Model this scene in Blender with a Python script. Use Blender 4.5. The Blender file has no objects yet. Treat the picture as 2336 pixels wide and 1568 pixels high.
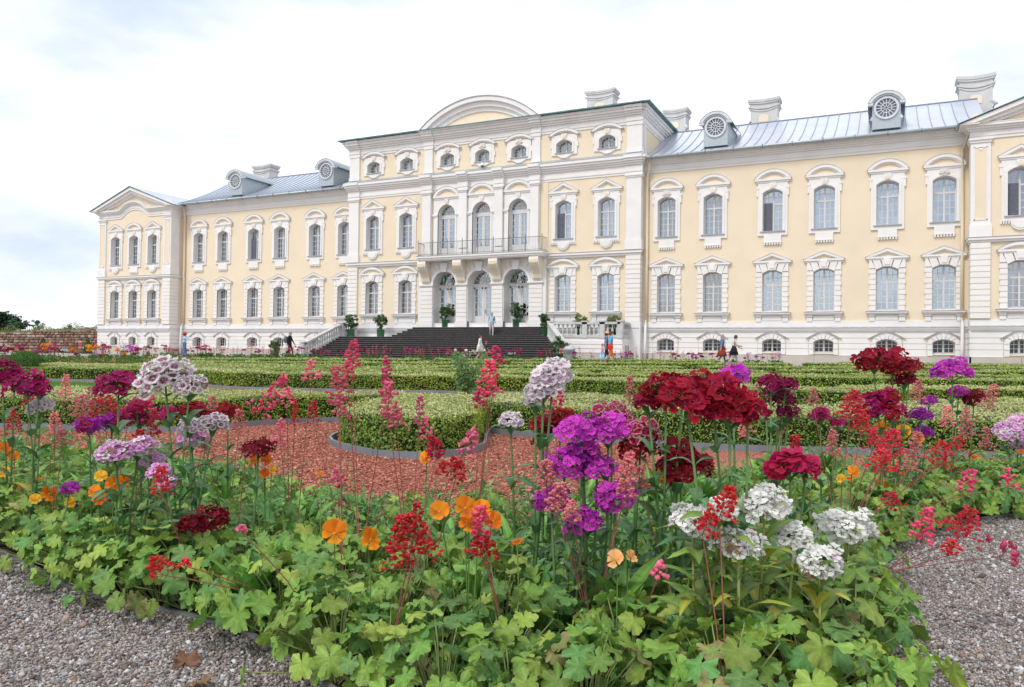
import bpy, bmesh, math, random
import numpy as np
from mathutils import Vector, Matrix, geometry
random.seed(7); rng = np.random.default_rng(7)
SC = bpy.context.scene
COL = SC.collection
PI = math.pi

# ------------------------------------------------------------------ camera
FPX = 2200.12 / 2896 * 2336            # focal length in pixels of a 2336 x 1568 picture
YAW, PITCH, ROLL = math.radians(25.658), math.radians(0.7805), math.radians(0.7478)
CAM = Vector((0, 0, 0.8))
R0 = Vector((math.cos(YAW), math.sin(YAW), 0)); F0 = Vector((-math.sin(YAW), math.cos(YAW), 0)); Z1 = Vector((0, 0, 1))
FW = F0 * math.cos(PITCH) + Z1 * math.sin(PITCH)
UP = -F0 * math.sin(PITCH) + Z1 * math.cos(PITCH)
RT = R0 * math.cos(ROLL) + UP * math.sin(ROLL)
UP = -R0 * math.sin(ROLL) + UP * math.cos(ROLL)
cd = bpy.data.cameras.new('camera'); cam = bpy.data.objects.new('camera', cd); COL.objects.link(cam)
cd.sensor_width = 36; cd.sensor_fit = 'HORIZONTAL'; cd.lens = 36 * FPX / 2336
cd.clip_start = 0.05; cd.clip_end = 6000
M = Matrix((RT, UP, -FW)).transposed().to_4x4(); M.translation = CAM
cam.matrix_world = M
SC.camera = cam

# ------------------------------------------------------------------ sky, sun, exposure
SUN_EL, SUN_AZ = math.radians(52), math.radians(198)      # azimuth clockwise from +Y
wd = bpy.data.worlds.new('World'); SC.world = wd; wd.use_nodes = True
nt = wd.node_tree; nt.nodes.clear()
def N(t, **k):
    n = nt.nodes.new(t)
    for a, b in k.items(): setattr(n, a, b)
    return n
out = N('ShaderNodeOutputWorld'); bg = N('ShaderNodeBackground'); bg.inputs[1].default_value = 0.1
sky = N('ShaderNodeTexSky', sky_type='NISHITA'); sky.sun_disc = False
sky.sun_elevation = SUN_EL; sky.sun_rotation = SUN_AZ; sky.air_density = 1.0; sky.dust_density = 2.0
tc = N('ShaderNodeTexCoord')
mp = N('ShaderNodeMapping'); mp.inputs['Scale'].default_value = (1.0, 1.0, 2.6); mp.inputs['Location'].default_value = (1.4, 5.2, 0.9)
n1 = N('ShaderNodeTexNoise'); n1.inputs['Scale'].default_value = 1.9; n1.inputs['Detail'].default_value = 7; n1.inputs['Roughness'].default_value = 0.55
r1 = N('ShaderNodeValToRGB')
r1.color_ramp.elements[0].position = 0.34; r1.color_ramp.elements[0].color = (0, 0, 0, 1)
r1.color_ramp.elements[1].position = 0.57; r1.color_ramp.elements[1].color = (1, 1, 1, 1)
n2 = N('ShaderNodeTexNoise'); n2.inputs['Scale'].default_value = 4.5; n2.inputs['Detail'].default_value = 6
cr = N('ShaderNodeMix', data_type='RGBA')
cr.inputs['A'].default_value = (5.9, 6.7, 7.7, 1); cr.inputs['B'].default_value = (10.6, 10.7, 10.9, 1)
mx = N('ShaderNodeMix', data_type='RGBA'); mx.inputs['Factor'].default_value = 0.94
L = nt.links.new
L(tc.outputs['Generated'], mp.inputs[0]); L(mp.outputs[0], n1.inputs['Vector']); L(mp.outputs[0], n2.inputs['Vector'])
L(n1.outputs['Fac'], r1.inputs[0]); L(r1.outputs[0], cr.inputs['Factor'])
L(sky.outputs[0], mx.inputs['A']); L(cr.outputs['Result'], mx.inputs['B'])
L(mx.outputs['Result'], bg.inputs[0]); L(bg.outputs[0], out.inputs[0])
sd = bpy.data.lights.new('sun', 'SUN'); sd.energy = 1.5; sd.angle = math.radians(14); sd.color = (1.0, 0.965, 0.91)
sun = bpy.data.objects.new('sun', sd); COL.objects.link(sun)
sdir = Vector((math.sin(SUN_AZ) * math.cos(SUN_EL), math.cos(SUN_AZ) * math.cos(SUN_EL), math.sin(SUN_EL)))
sun.rotation_euler = sdir.to_track_quat('Z', 'Y').to_euler(); sun.location = (0, -20, 40)
SC.view_settings.view_transform = 'Standard'; SC.view_settings.look = 'None'
SC.view_settings.exposure = 0.40; SC.view_settings.gamma = 1.0; SC.view_settings.use_curve_mapping = False
SC.render.engine = 'CYCLES'; SC.cycles.max_bounces = 8; SC.cycles.transparent_max_bounces = 12
SC.cycles.use_denoising = True

# ------------------------------------------------------------------ helpers
def A(x, y, d):
    """point at picture position (x, y) of the 2336 x 1568 picture, d metres along the view axis"""
    return CAM + (FW + RT * ((x - 1168) / FPX) - UP * ((y - 784) / FPX)) * d
def gu(u, d, z=0.0):
    """ground point u metres to the right and d metres ahead of the camera"""
    p = R0 * u + F0 * d
    return Vector((p.x, p.y, z))
def smooth(t):
    t = min(1, max(0, t)); return t * t * (3 - 2 * t)
def gz(x, y):
    return 0.34 * smooth((y - 22) / 20)
def gp(u, d, dz=0.0):
    p = gu(u, d); p.z = gz(p.x, p.y) + dz
    return p
def tag(o, label=None, cat=None, group=None, kind=None):
    if label: o['label'] = label
    if cat: o['category'] = cat
    if group: o['group'] = group
    if kind: o['kind'] = kind
    return o
def empty(name, loc=(0, 0, 0), parent=None):
    o = bpy.data.objects.new(name, None); COL.objects.link(o); o.location = loc
    o.empty_display_size = 0.1
    if parent: o.parent = parent
    return o
def link(name, me, parent=None, loc=None, rot=None, scale=None):
    o = bpy.data.objects.new(name, me); COL.objects.link(o)
    if parent: o.parent = parent
    if loc is not None: o.location = loc
    if rot is not None: o.rotation_euler = rot
    if scale is not None: o.scale = (scale,) * 3 if isinstance(scale, (int, float)) else scale
    return o
def npmesh(name, V, F, mats, col=None, smooth_=False, extra=None):
    V = np.asarray(V, np.float32); F = np.asarray(F, np.int32)
    me = bpy.data.meshes.new(name)
    k = F.shape[1]
    me.vertices.add(len(V)); me.vertices.foreach_set('co', V.ravel())
    me.loops.add(F.size); me.loops.foreach_set('vertex_index', F.ravel())
    me.polygons.add(len(F)); me.polygons.foreach_set('loop_start', np.arange(0, F.size, k, dtype=np.int32))
    if smooth_: me.polygons.foreach_set('use_smooth', np.ones(len(F), bool))
    for m in (mats if isinstance(mats, (list, tuple)) else [mats]): me.materials.append(m)
    if col is not None:
        a = me.color_attributes.new('Col', 'FLOAT_COLOR', 'POINT')
        c = np.ones((len(V), 4), np.float32); c[:, :3] = col
        a.data.foreach_set('color', c.ravel())
    me.update(calc_edges=True)
    return me
class MB:
    """collects boxes, prisms and tubes into one mesh with several materials"""
    def __init__(s, ox=0.0): s.v = []; s.f = []; s.m = []; s.ox = ox; s.sm = []
    def face(s, pts, m=0, sm=False):
        b = len(s.v); s.v += [(p[0] - s.ox, p[1], p[2]) for p in pts]; s.f.append(tuple(range(b, b + len(pts)))); s.m.append(m); s.sm.append(sm)
    def quads(s, pts, faces, m=0, sm=False):
        b = len(s.v); s.v += [(p[0] - s.ox, p[1], p[2]) for p in pts]
        for f in faces: s.f.append(tuple(b + i for i in f)); s.m.append(m); s.sm.append(sm)
    def box(s, x0, x1, y0, y1, z0, z1, m=0):
        p = [(x0, y0, z0), (x1, y0, z0), (x1, y1, z0), (x0, y1, z0), (x0, y0, z1), (x1, y0, z1), (x1, y1, z1), (x0, y1, z1)]
        s.quads(p, [(0, 3, 2, 1), (4, 5, 6, 7), (0, 1, 5, 4), (1, 2, 6, 5), (2, 3, 7, 6), (3, 0, 4, 7)], m)
    def prism(s, pts, y0, y1, m=0, ends=(True, False)):
        """pts (x, z) outline extruded from y0 (front) to y1"""
        n = len(pts); q = [(x, y0, z) for x, z in pts] + [(x, y1, z) for x, z in pts]
        fs = [(i, (i + 1) % n, n + (i + 1) % n, n + i) for i in range(n)]
        if ends[0]: fs.append(tuple(range(n - 1, -1, -1)))
        if ends[1]: fs.append(tuple(range(n, 2 * n)))
        s.quads(q, fs, m)
    def band(s, a, b, y0, y1, m=0):
        """strip between two (x, z) polylines a and b of the same length, extruded y0..y1"""
        n = len(a)
        for i in range(n - 1):
            s.prism([a[i], a[i + 1], b[i + 1], b[i]], y0, y1, m)
    def tube(s, pts, r, m=0, k=8, cap=True):
        pts = [Vector(p) for p in pts]; n = len(pts); ring = []; b = len(s.v)
        rr = r if isinstance(r, (list, tuple)) else [r] * n
        for i, p in enumerate(pts):
            t = (pts[min(i + 1, n - 1)] - pts[max(i - 1, 0)]).normalized()
            a = t.cross(Vector((0, 0, 1)) if abs(t.z) < 0.9 else Vector((1, 0, 0))).normalized(); c = t.cross(a)
            for j in range(k):
                w = 2 * PI * j / k; q = p + (a * math.cos(w) + c * math.sin(w)) * rr[i]
                s.v.append((q.x - s.ox, q.y, q.z))
        for i in range(n - 1):
            for j in range(k):
                s.f.append((b + i * k + j, b + i * k + (j + 1) % k, b + (i + 1) * k + (j + 1) % k, b + (i + 1) * k + j)); s.m.append(m); s.sm.append(True)
        if cap:
            s.f.append(tuple(b + j for j in range(k))); s.m.append(m); s.sm.append(False)
            s.f.append(tuple(b + (n - 1) * k + j for j in range(k))); s.m.append(m); s.sm.append(False)
    def lathe(s, prof, c=(0, 0, 0), k=14, m=0):
        b = len(s.v)
        for r, z in prof:
            for j in range(k):
                w = 2 * PI * j / k; s.v.append((c[0] + r * math.cos(w) - s.ox, c[1] + r * math.sin(w), c[2] + z))
        for i in range(len(prof) - 1):
            for j in range(k):
                s.f.append((b + i * k + j, b + i * k + (j + 1) % k, b + (i + 1) * k + (j + 1) % k, b + (i + 1) * k + j)); s.m.append(m); s.sm.append(True)
        for e in (0, len(prof) - 1):
            s.f.append(tuple(b + e * k + j for j in range(k))); s.m.append(m); s.sm.append(False)
    def mesh(s, name, mats):
        me = bpy.data.meshes.new(name); me.from_pydata(s.v, [], s.f)
        for m in (mats if isinstance(mats, (list, tuple)) else [mats]): me.materials.append(m)
        me.polygons.foreach_set('material_index', s.m); me.polygons.foreach_set('use_smooth', s.sm)
        me.update(); return me
    def build(s, name, mats, parent=None, loc=None):
        return link(name, s.mesh(name, mats), parent, loc)

# ------------------------------------------------------------------ materials
def mat(name):
    m = bpy.data.materials.new(name); m.use_nodes = True; t = m.node_tree; t.nodes.clear()
    o = t.nodes.new('ShaderNodeOutputMaterial')
    return m, t, o
def tn(t, ty, **k):
    n = t.nodes.new(ty)
    for a, b in k.items(): setattr(n, a, b)
    return n
def surf(name, color, rough=0.8, var=0.12, scale=6.0, bump=0.0, bscale=40.0, metal=0.0, spec=0.3, stain=None, detail=5):
    """plain surface with noise in colour and relief; stain = (colour, amount, scale) adds patches of wear"""
    m, t, o = mat(name)
    p = tn(t, 'ShaderNodeBsdfPrincipled'); p.inputs['Roughness'].default_value = rough; p.inputs['Metallic'].default_value = metal
    p.inputs['Specular IOR Level'].default_value = spec
    co = tn(t, 'ShaderNodeTexCoord'); n = tn(t, 'ShaderNodeTexNoise'); n.inputs['Scale'].default_value = scale; n.inputs['Detail'].default_value = detail
    geo = tn(t, 'ShaderNodeNewGeometry')
    t.links.new(geo.outputs['Position'], n.inputs['Vector'])
    r = tn(t, 'ShaderNodeValToRGB'); r.color_ramp.elements[0].position = 0.3; r.color_ramp.elements[1].position = 0.7
    c = np.array(color); r.color_ramp.elements[0].color = (*np.clip(c * (1 - var), 0, 1), 1); r.color_ramp.elements[1].color = (*np.clip(c * (1 + var), 0, 1), 1)
    t.links.new(n.outputs['Fac'], r.inputs[0]); last = r.outputs[0]
    if stain:
        n3 = tn(t, 'ShaderNodeTexNoise'); n3.inputs['Scale'].default_value = stain[2]; n3.inputs['Detail'].default_value = 7
        t.links.new(geo.outputs['Position'], n3.inputs['Vector'])
        r3 = tn(t, 'ShaderNodeValToRGB'); r3.color_ramp.elements[0].position = 0.55; r3.color_ramp.elements[1].position = 0.78
        r3.color_ramp.elements[0].color = (0, 0, 0, 1); r3.color_ramp.elements[1].color = (stain[1],) * 3 + (1,)
        t.links.new(n3.outputs['Fac'], r3.inputs[0])
        mxx = tn(t, 'ShaderNodeMix', data_type='RGBA'); mxx.inputs['B'].default_value = (*stain[0], 1)
        t.links.new(r3.outputs[0], mxx.inputs['Factor']); t.links.new(last, mxx.inputs['A']); last = mxx.outputs['Result']
    t.links.new(last, p.inputs['Base Color'])
    if bump:
        n2 = tn(t, 'ShaderNodeTexNoise'); n2.inputs['Scale'].default_value = bscale; n2.inputs['Detail'].default_value = 4
        t.links.new(geo.outputs['Position'], n2.inputs['Vector'])
        b = tn(t, 'ShaderNodeBump'); b.inputs['Strength'].default_value = bump; b.inputs['Distance'].default_value = 0.05
        t.links.new(n2.outputs['Fac'], b.inputs['Height']); t.links.new(b.outputs[0], p.inputs['Normal'])
    t.links.new(p.outputs[0], o.inputs[0])
    return m
def foliage(name, trans=0.3, rough=0.5, spec=0.35, hv=0.03, vv=0.35, tint=None, noise=0.0, nscale=60, bump=0.0):
    """leaf or petal: colour from the 'Col' attribute, varied from object to object"""
    m, t, o = mat(name)
    at = tn(t, 'ShaderNodeAttribute', attribute_name='Col'); oi = tn(t, 'ShaderNodeObjectInfo')
    hs = tn(t, 'ShaderNodeHueSaturation')
    mr = tn(t, 'ShaderNodeMapRange'); mr.inputs['To Min'].default_value = 0.5 - hv; mr.inputs['To Max'].default_value = 0.5 + hv
    t.links.new(oi.outputs['Random'], mr.inputs['Value']); t.links.new(mr.outputs[0], hs.inputs['Hue'])
    wn = tn(t, 'ShaderNodeTexWhiteNoise', noise_dimensions='1D'); t.links.new(oi.outputs['Random'], wn.inputs['W'])
    m2 = tn(t, 'ShaderNodeMapRange'); m2.inputs['To Min'].default_value = 1 - vv; m2.inputs['To Max'].default_value = 1 + vv * 0.6
    t.links.new(wn.outputs['Value'], m2.inputs['Value']); t.links.new(m2.outputs[0], hs.inputs['Value'])
    t.links.new(at.outputs['Color'], hs.inputs['Color']); c = hs.outputs[0]
    if noise:
        co = tn(t, 'ShaderNodeTexCoord'); nn = tn(t, 'ShaderNodeTexNoise'); nn.inputs['Scale'].default_value = nscale; nn.inputs['Detail'].default_value = 3
        t.links.new(co.outputs['Object'], nn.inputs['Vector'])
        h2 = tn(t, 'ShaderNodeHueSaturation'); m3 = tn(t, 'ShaderNodeMapRange'); m3.inputs['From Min'].default_value = 0.3; m3.inputs['From Max'].default_value = 0.7
        m3.inputs['To Min'].default_value = 1 - noise; m3.inputs['To Max'].default_value = 1 + noise
        t.links.new(nn.outputs['Fac'], m3.inputs['Value']); t.links.new(m3.outputs[0], h2.inputs['Value']); t.links.new(c, h2.inputs['Color']); c = h2.outputs[0]
    p = tn(t, 'ShaderNodeBsdfPrincipled'); p.inputs['Roughness'].default_value = rough; p.inputs['Specular IOR Level'].default_value = spec
    tr = tn(t, 'ShaderNodeBsdfTranslucent'); mxs = tn(t, 'ShaderNodeMixShader'); mxs.inputs[0].default_value = trans
    t.links.new(c, p.inputs['Base Color']); t.links.new(c, tr.inputs['Color'])
    if bump:
        nb = tn(t, 'ShaderNodeTexNoise'); nb.inputs['Scale'].default_value = nscale * 2; co2 = tn(t, 'ShaderNodeTexCoord'); t.links.new(co2.outputs['Object'], nb.inputs['Vector'])
        bb = tn(t, 'ShaderNodeBump'); bb.inputs['Strength'].default_value = bump; bb.inputs['Distance'].default_value = 0.01
        t.links.new(nb.outputs['Fac'], bb.inputs['Height']); t.links.new(bb.outputs[0], p.inputs['Normal'])
    t.links.new(p.outputs[0], mxs.inputs[1]); t.links.new(tr.outputs[0], mxs.inputs[2]); t.links.new(mxs.outputs[0], o.inputs[0])
    return m
YEL = surf('ochre_stucco', (0.78, 0.665, 0.505), 0.9, 0.03, 0.7, 0.05, 30, stain=((0.70, 0.61, 0.48), 0.5, 0.5))
WHI = surf('white_stucco', (0.785, 0.765, 0.755), 0.85, 0.03, 1.3, 0.04, 30, stain=((0.64, 0.62, 0.60), 0.45, 0.8))
GRV = surf('groove_stucco', (0.76, 0.63, 0.45), 0.9, 0.05)
CHIM = surf('shaded_chimney_stucco', (0.56, 0.555, 0.55), 0.9, 0.06, 2.0, stain=((0.40, 0.39, 0.38), 0.6, 1.2))  # white trim colour darkened to stand for the chimneys' shade, with random stain patches
DORM = surf('dormer_zinc', (0.58, 0.60, 0.63), 0.5, 0.08, 3, metal=.3)
FLASH = surf('lead_flashing', (0.40, 0.41, 0.44), 0.5, 0.2, 3, spec=0.4)
PLN = surf('plinth_stone', (0.50, 0.46, 0.42), 0.9, 0.08, 1.5, 0.1, 25, stain=((0.38, 0.34, 0.31), 0.5, 0.9))
ROOF = surf('roof_metal', (0.60, 0.645, 0.73), 0.36, 0.06, 0.9, 0.0, metal=0.6, spec=0.5, stain=((0.47, 0.52, 0.62), 0.5, 0.5))
SEAM = surf('roof_seam', (0.30, 0.34, 0.41), 0.45, 0.05, metal=0.5)
COPPER = surf('copper_gutter', (0.13, 0.24, 0.25), 0.55, 0.3, 2.5, metal=0.2)
GUT = surf('zinc_gutter', (0.40, 0.45, 0.48), 0.45, 0.1, metal=0.4)
FRAME = surf('window_paint', (0.64, 0.63, 0.62), 0.5, 0.03)
CURT = surf('sky_tinted_curtain', (0.44, 0.54, 0.67), 0.9, 0.08, 5)  # blue of the sky mirrored in the panes is put into the cloth colour
DARK = surf('dark_interior', (0.025, 0.025, 0.03), 0.9, 0.1)  # near-black colour stands for the darkness of the unlit rooms
BLIND = surf('grey_shutter', (0.14, 0.15, 0.19), 0.6, 0.1)
STEP = surf('dark_stone_step', (0.022, 0.020, 0.021), 0.75, 0.25, 3, 0.1, 40, spec=0.25)
NOSE = surf('worn_step_edge', (0.16, 0.15, 0.15), 0.8, 0.3, 6)
STN = surf('grey_stone', (0.52, 0.52, 0.52), 0.85, 0.12, 3, 0.15, 30, stain=((0.24, 0.24, 0.24), 0.6, 1.4))
IRON = surf('wrought_iron', (0.16, 0.16, 0.17), 0.5, 0.1)
GREENP = surf('green_paint', (0.035, 0.12, 0.05), 0.45, 0.1)
def glassmat(name, tint, refl):
    m, t, o = mat(name)
    fr = tn(t, 'ShaderNodeFresnel'); fr.inputs[0].default_value = 1.5
    ma = tn(t, 'ShaderNodeMath', operation='MULTIPLY_ADD'); ma.inputs[1].default_value = 1.0; ma.inputs[2].default_value = refl
    tr = tn(t, 'ShaderNodeBsdfTransparent'); tr.inputs[0].default_value = (*tint, 1)
    gl = tn(t, 'ShaderNodeBsdfGlossy'); gl.inputs['Roughness'].default_value = 0.03
    gl.inputs['Color'].default_value = (0.9, 0.95, 1, 1)
    mxs = tn(t, 'ShaderNodeMixShader')
    t.links.new(fr.outputs[0], ma.inputs[0]); t.links.new(ma.outputs[0], mxs.inputs[0]); t.links.new(tr.outputs[0], mxs.inputs[1]); t.links.new(gl.outputs[0], mxs.inputs[2]); t.links.new(mxs.outputs[0], o.inputs[0])
    return m
GLASS = glassmat('window_glass', (0.80, 0.88, 0.96), 0.26)
GLASSD = glassmat('basement_glass', (0.6, 0.65, 0.7), 0.02)
# ------------------------------------------------------------------ the palace
XC, YB, Z0 = -25.85, 49.159, 0.34
palace = empty('palace', (XC, YB, Z0))
tag(palace, 'long pale yellow baroque palace with white trim and grey metal roof', 'palace')
def PB(): return MB(XC)
def arc(half, zs, rise, n=10, xc=0.0):
    R = (half * half + rise * rise) / (2 * rise); cz = zs + rise - R; a = math.asin(min(1, half / R))
    if rise > half * 0.999: a = PI / 2
    return [(xc + R * math.sin(-a + 2 * a * i / n), cz + R * math.cos(-a + 2 * a * i / n)) for i in range(n + 1)]
def wall(mb, x0, x1, z0, z1, y, ops, m=0):
    def q(a, b, c, d):
        if b - a > 1e-4 and d - c > 1e-4: mb.face([(a, y, c), (b, y, c), (b, y, d), (a, y, d)], m)
    g = {}
    for o in ops: g.setdefault(round(o[0], 3), []).append(o)
    cur = x0
    for xc in sorted(g):
        ol = sorted(g[xc], key=lambda o: o[2]); hw = max(o[1] for o in ol)
        q(cur, xc - hw, z0, z1); zc = z0
        for (_, h, zb, zs, ri) in ol:
            q(xc - hw, xc + hw, zc, zb); zt = zs + ri
            q(xc - hw, xc - h, zb, zt); q(xc + h, xc + hw, zb, zt)
            ar = arc(h, zs, ri, 10, xc)
            for i in range(10):
                mb.face([(ar[i][0], y, ar[i][1]), (ar[i + 1][0], y, ar[i + 1][1]), (ar[i + 1][0], y, zt), (ar[i][0], y, zt)], m)
            zc = zt
        q(xc - hw, xc + hw, zc, z1); cur = xc + hw
    q(cur, x1, z0, z1)
def reveal(mb, h, zb, zs, ri, y0, y1, m=0):
    pts = [(-h, zb)] + arc(h, zs, ri, 10) + [(h, zb)]
    for i in range(len(pts) - 1):
        a, b = pts[i], pts[i + 1]; mb.face([(a[0], y0, a[1]), (b[0], y0, b[1]), (b[0], y1, b[1]), (a[0], y1, a[1])], m)
    mb.face([(-h, y0, zb), (h, y0, zb), (h, y1, zb), (-h, y1, zb)], m)
def topz(x, h, zs, ri):
    R = (h * h + ri * ri) / (2 * ri); cz = zs + ri - R
    return cz + math.sqrt(max(0, R * R - x * x))
def sash(h, zb, zs, ri, y, tr, nl, nu, cols=2, mull=0.05, fr=0.06, mu=0.016):
    """frame with mullion, transom and muntins, and the panes between them as (x, z) outlines"""
    mb = MB(); o = [(-h, zb)] + arc(h, zs, ri, 10) + [(h, zb)]; k = (h - fr) / h
    i_ = [(-h + fr, zb + fr)] + [(x * k, z - fr) for x, z in arc(h, zs, ri, 10)] + [(h - fr, zb + fr)]
    mb.band(o, i_, y, y + 0.07); mb.box(-h, h, y, y + 0.07, zb, zb + fr + 0.02)
    if mull: mb.box(-mull, mull, y - 0.015, y + 0.06, zb + fr, zs + ri - fr)
    if tr: mb.box(-h + fr, h - fr, y - 0.01, y + 0.065, tr - 0.05, tr + 0.05)
    hx = h - fr; xs = []
    for s in (-1, 1):
        a, b = (mull, hx) if s > 0 else (-hx, -mull); xs.append([a + (b - a) * i / cols for i in range(cols + 1)])
    lo = (zb + fr + 0.02, (tr - 0.05) if tr else zs + ri - fr); up = (tr + 0.05, zs + ri - fr) if tr else None
    rows = [(lo, nl)] + ([(up, nu)] if up else [])
    panes = []
    for X in xs:
        for (z0, z1), n in rows:
            zz = [z0 + (z1 - z0) * i / n for i in range(n + 1)]
            for x in X[1:-1]:
                mb.box(x - mu, x + mu, y + 0.015, y + 0.05, z0, min(z1, topz(x / k, h, zs, ri) - fr))
            for z in zz[1:-1]: mb.box(X[0], X[-1], y + 0.017, y + 0.048, z - mu, z + mu)
            for c in range(cols):
                for r in range(n):
                    a, b = X[c], X[c + 1]; t0 = min(zz[r + 1], topz(min(abs(a), h * .98) / k, h, zs, ri) - fr); t1 = min(zz[r + 1], topz(min(abs(b), h * .98) / k, h, zs, ri) - fr)
                    if min(t0, t1) > zz[r] + 0.03: panes.append([(a, zz[r]), (b, zz[r]), (b, t1), (a, t0)])
    return mb, panes
def fan(mb, h, zc, y, n=7, rings=(0.45,)):
    """fanlight bars of a half-round window head"""
    for i in range(1, n):
        w = PI * i / n; x, z = math.cos(w), math.sin(w); px_, pz = -z * 0.018, x * 0.018
        mb.prism([(x * 0.16 + px_, zc + z * 0.16 + pz), (x * h + px_, zc + z * h + pz), (x * h - px_, zc + z * h - pz), (x * 0.16 - px_, zc + z * 0.16 - pz)], y + 0.01, y + 0.05)
    for r in rings:
        a = arc(h * r + 0.02, zc, h * r + 0.02, 12); b = arc(h * r - 0.02, zc, h * r - 0.02, 12); mb.band(a, b, y + 0.012, y + 0.05)
def curtain(h, zb, zt, y, seed=0, gap=0.0):
    """pleated cloth hanging behind the glass; gap opens it towards the middle"""
    r = random.Random(seed); n = 44; V = []; F = []
    rows = 7
    for s in (-1, 1):
        b = len(V)
        for j in range(rows):
            t = j / (rows - 1); z = zt + (zb - zt) * t
            g = gap * h * math.sin(min(1, t * 1.35) * PI * 0.5) * (1.0 if t < .75 else 1 - (t - .75) * 1.2)
            for i in range(n):
                u = i / (n - 1); x = s * (h * 0.99 + (g - h * 0.99) * u)
                V.append((x, y + 0.025 * math.sin(u * 34 + r.random() * .6 + s) * (0.6 + 0.4 * t), z))
        for j in range(rows - 1):
            for i in range(n - 1):
                F.append((b + j * n + i, b + j * n + i + 1, b + (j + 1) * n + i + 1, b + (j + 1) * n + i))
    return npmesh('curtain', V, F, CURT, smooth_=True)
def hood(half, z0, z1, style, apex, yel=True, ent=True):
    """window head: entablature from z0 to z1 and a triangular or segmental pediment up to apex"""
    mb = MB(); zb = z1 - 0.0
    if ent:
        mb.box(-half * .90, half * .90, -0.13, 0, z0, z0 + (z1 - z0) * .45); mb.box(-half * .97, half * .97, -0.19, 0, z0 + (z1 - z0) * .45, z1)
    ri = apex - zb; th = 0.17
    if style == 't':
        o = [(-half, zb), (0, apex), (half, zb)]; i_ = [(-half + th * 2.0, zb), (0, apex - th), (half - th * 2.0, zb)]
        f = [(-half - .02, zb - .006), (0, apex + 0.018), (half + .02, zb - .006)]; f0 = [(-half, zb + .0), (0, apex + .001), (half, zb + .0)]
    else:
        o = arc(half, zb, ri, 12); i_ = arc(half - th * 1.4, zb, ri - th, 12)
        f = arc(half + .02, zb - .008, ri + .026, 12); f0 = arc(half + .001, zb, ri + .001, 12)
    mb.band(o, i_, -0.20, 0, 0); mb.band(f, f0, -0.22, 0, 2)
    th2 = 0.07
    if style == 't': i2 = [(-half + th * 2 + th2 * 2, zb), (0, apex - th - th2), (half - th * 2 - th2 * 2, zb)]
    else: i2 = arc(half - th * 1.4 - th2 * 1.4, zb, ri - th - th2, 12)
    mb.band(i_, i2, -0.14, 0, 0)
    if ent:
        if style == 't': mb.face([(i2[0][0], -0.04, zb), (i2[1][0], -0.04, i2[1][1]), (i2[2][0], -0.04, zb)][::-1], 1 if yel else 0)
        else: mb.face([(x, -0.04, z) for x, z in i2][::-1], 1 if yel else 0)
    return mb.mesh('pediment', [WHI, YEL, FLASH])
def keystone(z0, z1, w=0.2, shell=False):
    mb = MB(); mb.prism([(-w * .75, z0), (-w, z1), (w, z1), (w * .75, z0)], -0.17, -0.09)
    if shell:
        for i in range(7):
            a = PI * (0.1 + 0.8 * i / 6); x, z = math.cos(a), math.sin(a); zc = z0 + .05
            mb.prism([(x * .06 - .022 * z, zc + z * .06 + .022 * x), (x * .27 - .04 * z, zc + z * .3 + .04 * x), (x * .27 + .04 * z, zc + z * .3 - .04 * x), (x * .06 + .022 * z, zc + z * .06 - .022 * x)], -0.21, -0.1, 0)
            mb.prism([(x * .1 - .012 * z, zc + z * .1 + .012 * x), (x * .24 - .014 * z, zc + z * .27 + .014 * x), (x * .24 + .014 * z, zc + z * .27 - .014 * x), (x * .1 + .012 * z, zc + z * .1 - .012 * x)], -0.215, -0.2, 1)
    else:
        c = [(math.cos(2 * PI * i / 14) * w * .5, (z0 + z1) / 2 + math.sin(2 * PI * i / 14) * (z1 - z0) * .36) for i in range(14)]
        c2 = [(x * 1.25, (z0 + z1) / 2 + (z - (z0 + z1) / 2) * 1.2) for x, z in c]
        mb.prism(c2, -0.2, -0.15); mb.prism(c, -0.205, -0.19, 1)
    return mb.mesh('keystone', [WHI, YEL])
REC = 0.32
KIND = {}
def kind(name, h, zb, zs, ri, tr, nl, nu, surround, head, key, sill, apron=None, rec=REC, dark=False, cgap=0.0, cbot=None):
    fr, panes = sash(h, zb, zs, ri, rec, tr, nl, nu)
    k = dict(h=h, zb=zb, zs=zs, ri=ri, rec=rec, dark=dark)
    k['frame'] = fr.mesh('window', FRAME)
    rv = MB(); reveal(rv, h, zb, zs, ri, 0.0, rec + .02); k['reveal'] = rv.mesh('reveal', WHI)
    gm = MB()
    for p in panes: gm.face([(x, rec + .03, z) for x, z in p])
    k['glazing'] = gm.mesh('glazing', GLASSD if dark else GLASS)
    k['panes'] = []
    for p in panes:
        cx = sum(q[0] for q in p) / 4; cz = sum(q[1] for q in p) / 4; g1 = MB(); g1.prism([(x - cx, z - cz) for x, z in p], 0, 0.004, 0, (True, True))
        k['panes'].append((g1.mesh('pane', GLASSD if dark else GLASS), (cx, rec + .03, cz)))
    k['surround'] = surround.mesh('surround', [WHI, YEL, FLASH, GRV]) if surround else None
    k['head'] = head; k['key'] = key
    k['sill'] = sill.mesh('sill', [WHI, FLASH]) if sill else None
    k['apron'] = apron.mesh('apron', [WHI, YEL, FLASH]) if apron else None
    k['curtain'] = None if dark else [curtain(h - .04, (cbot or zb + .05), zs + ri - .06, rec + .16, s, g) for s, g in ((1, cgap), (2, cgap * 1.5), (3, cgap * .6))]
    KIND[name] = k
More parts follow.
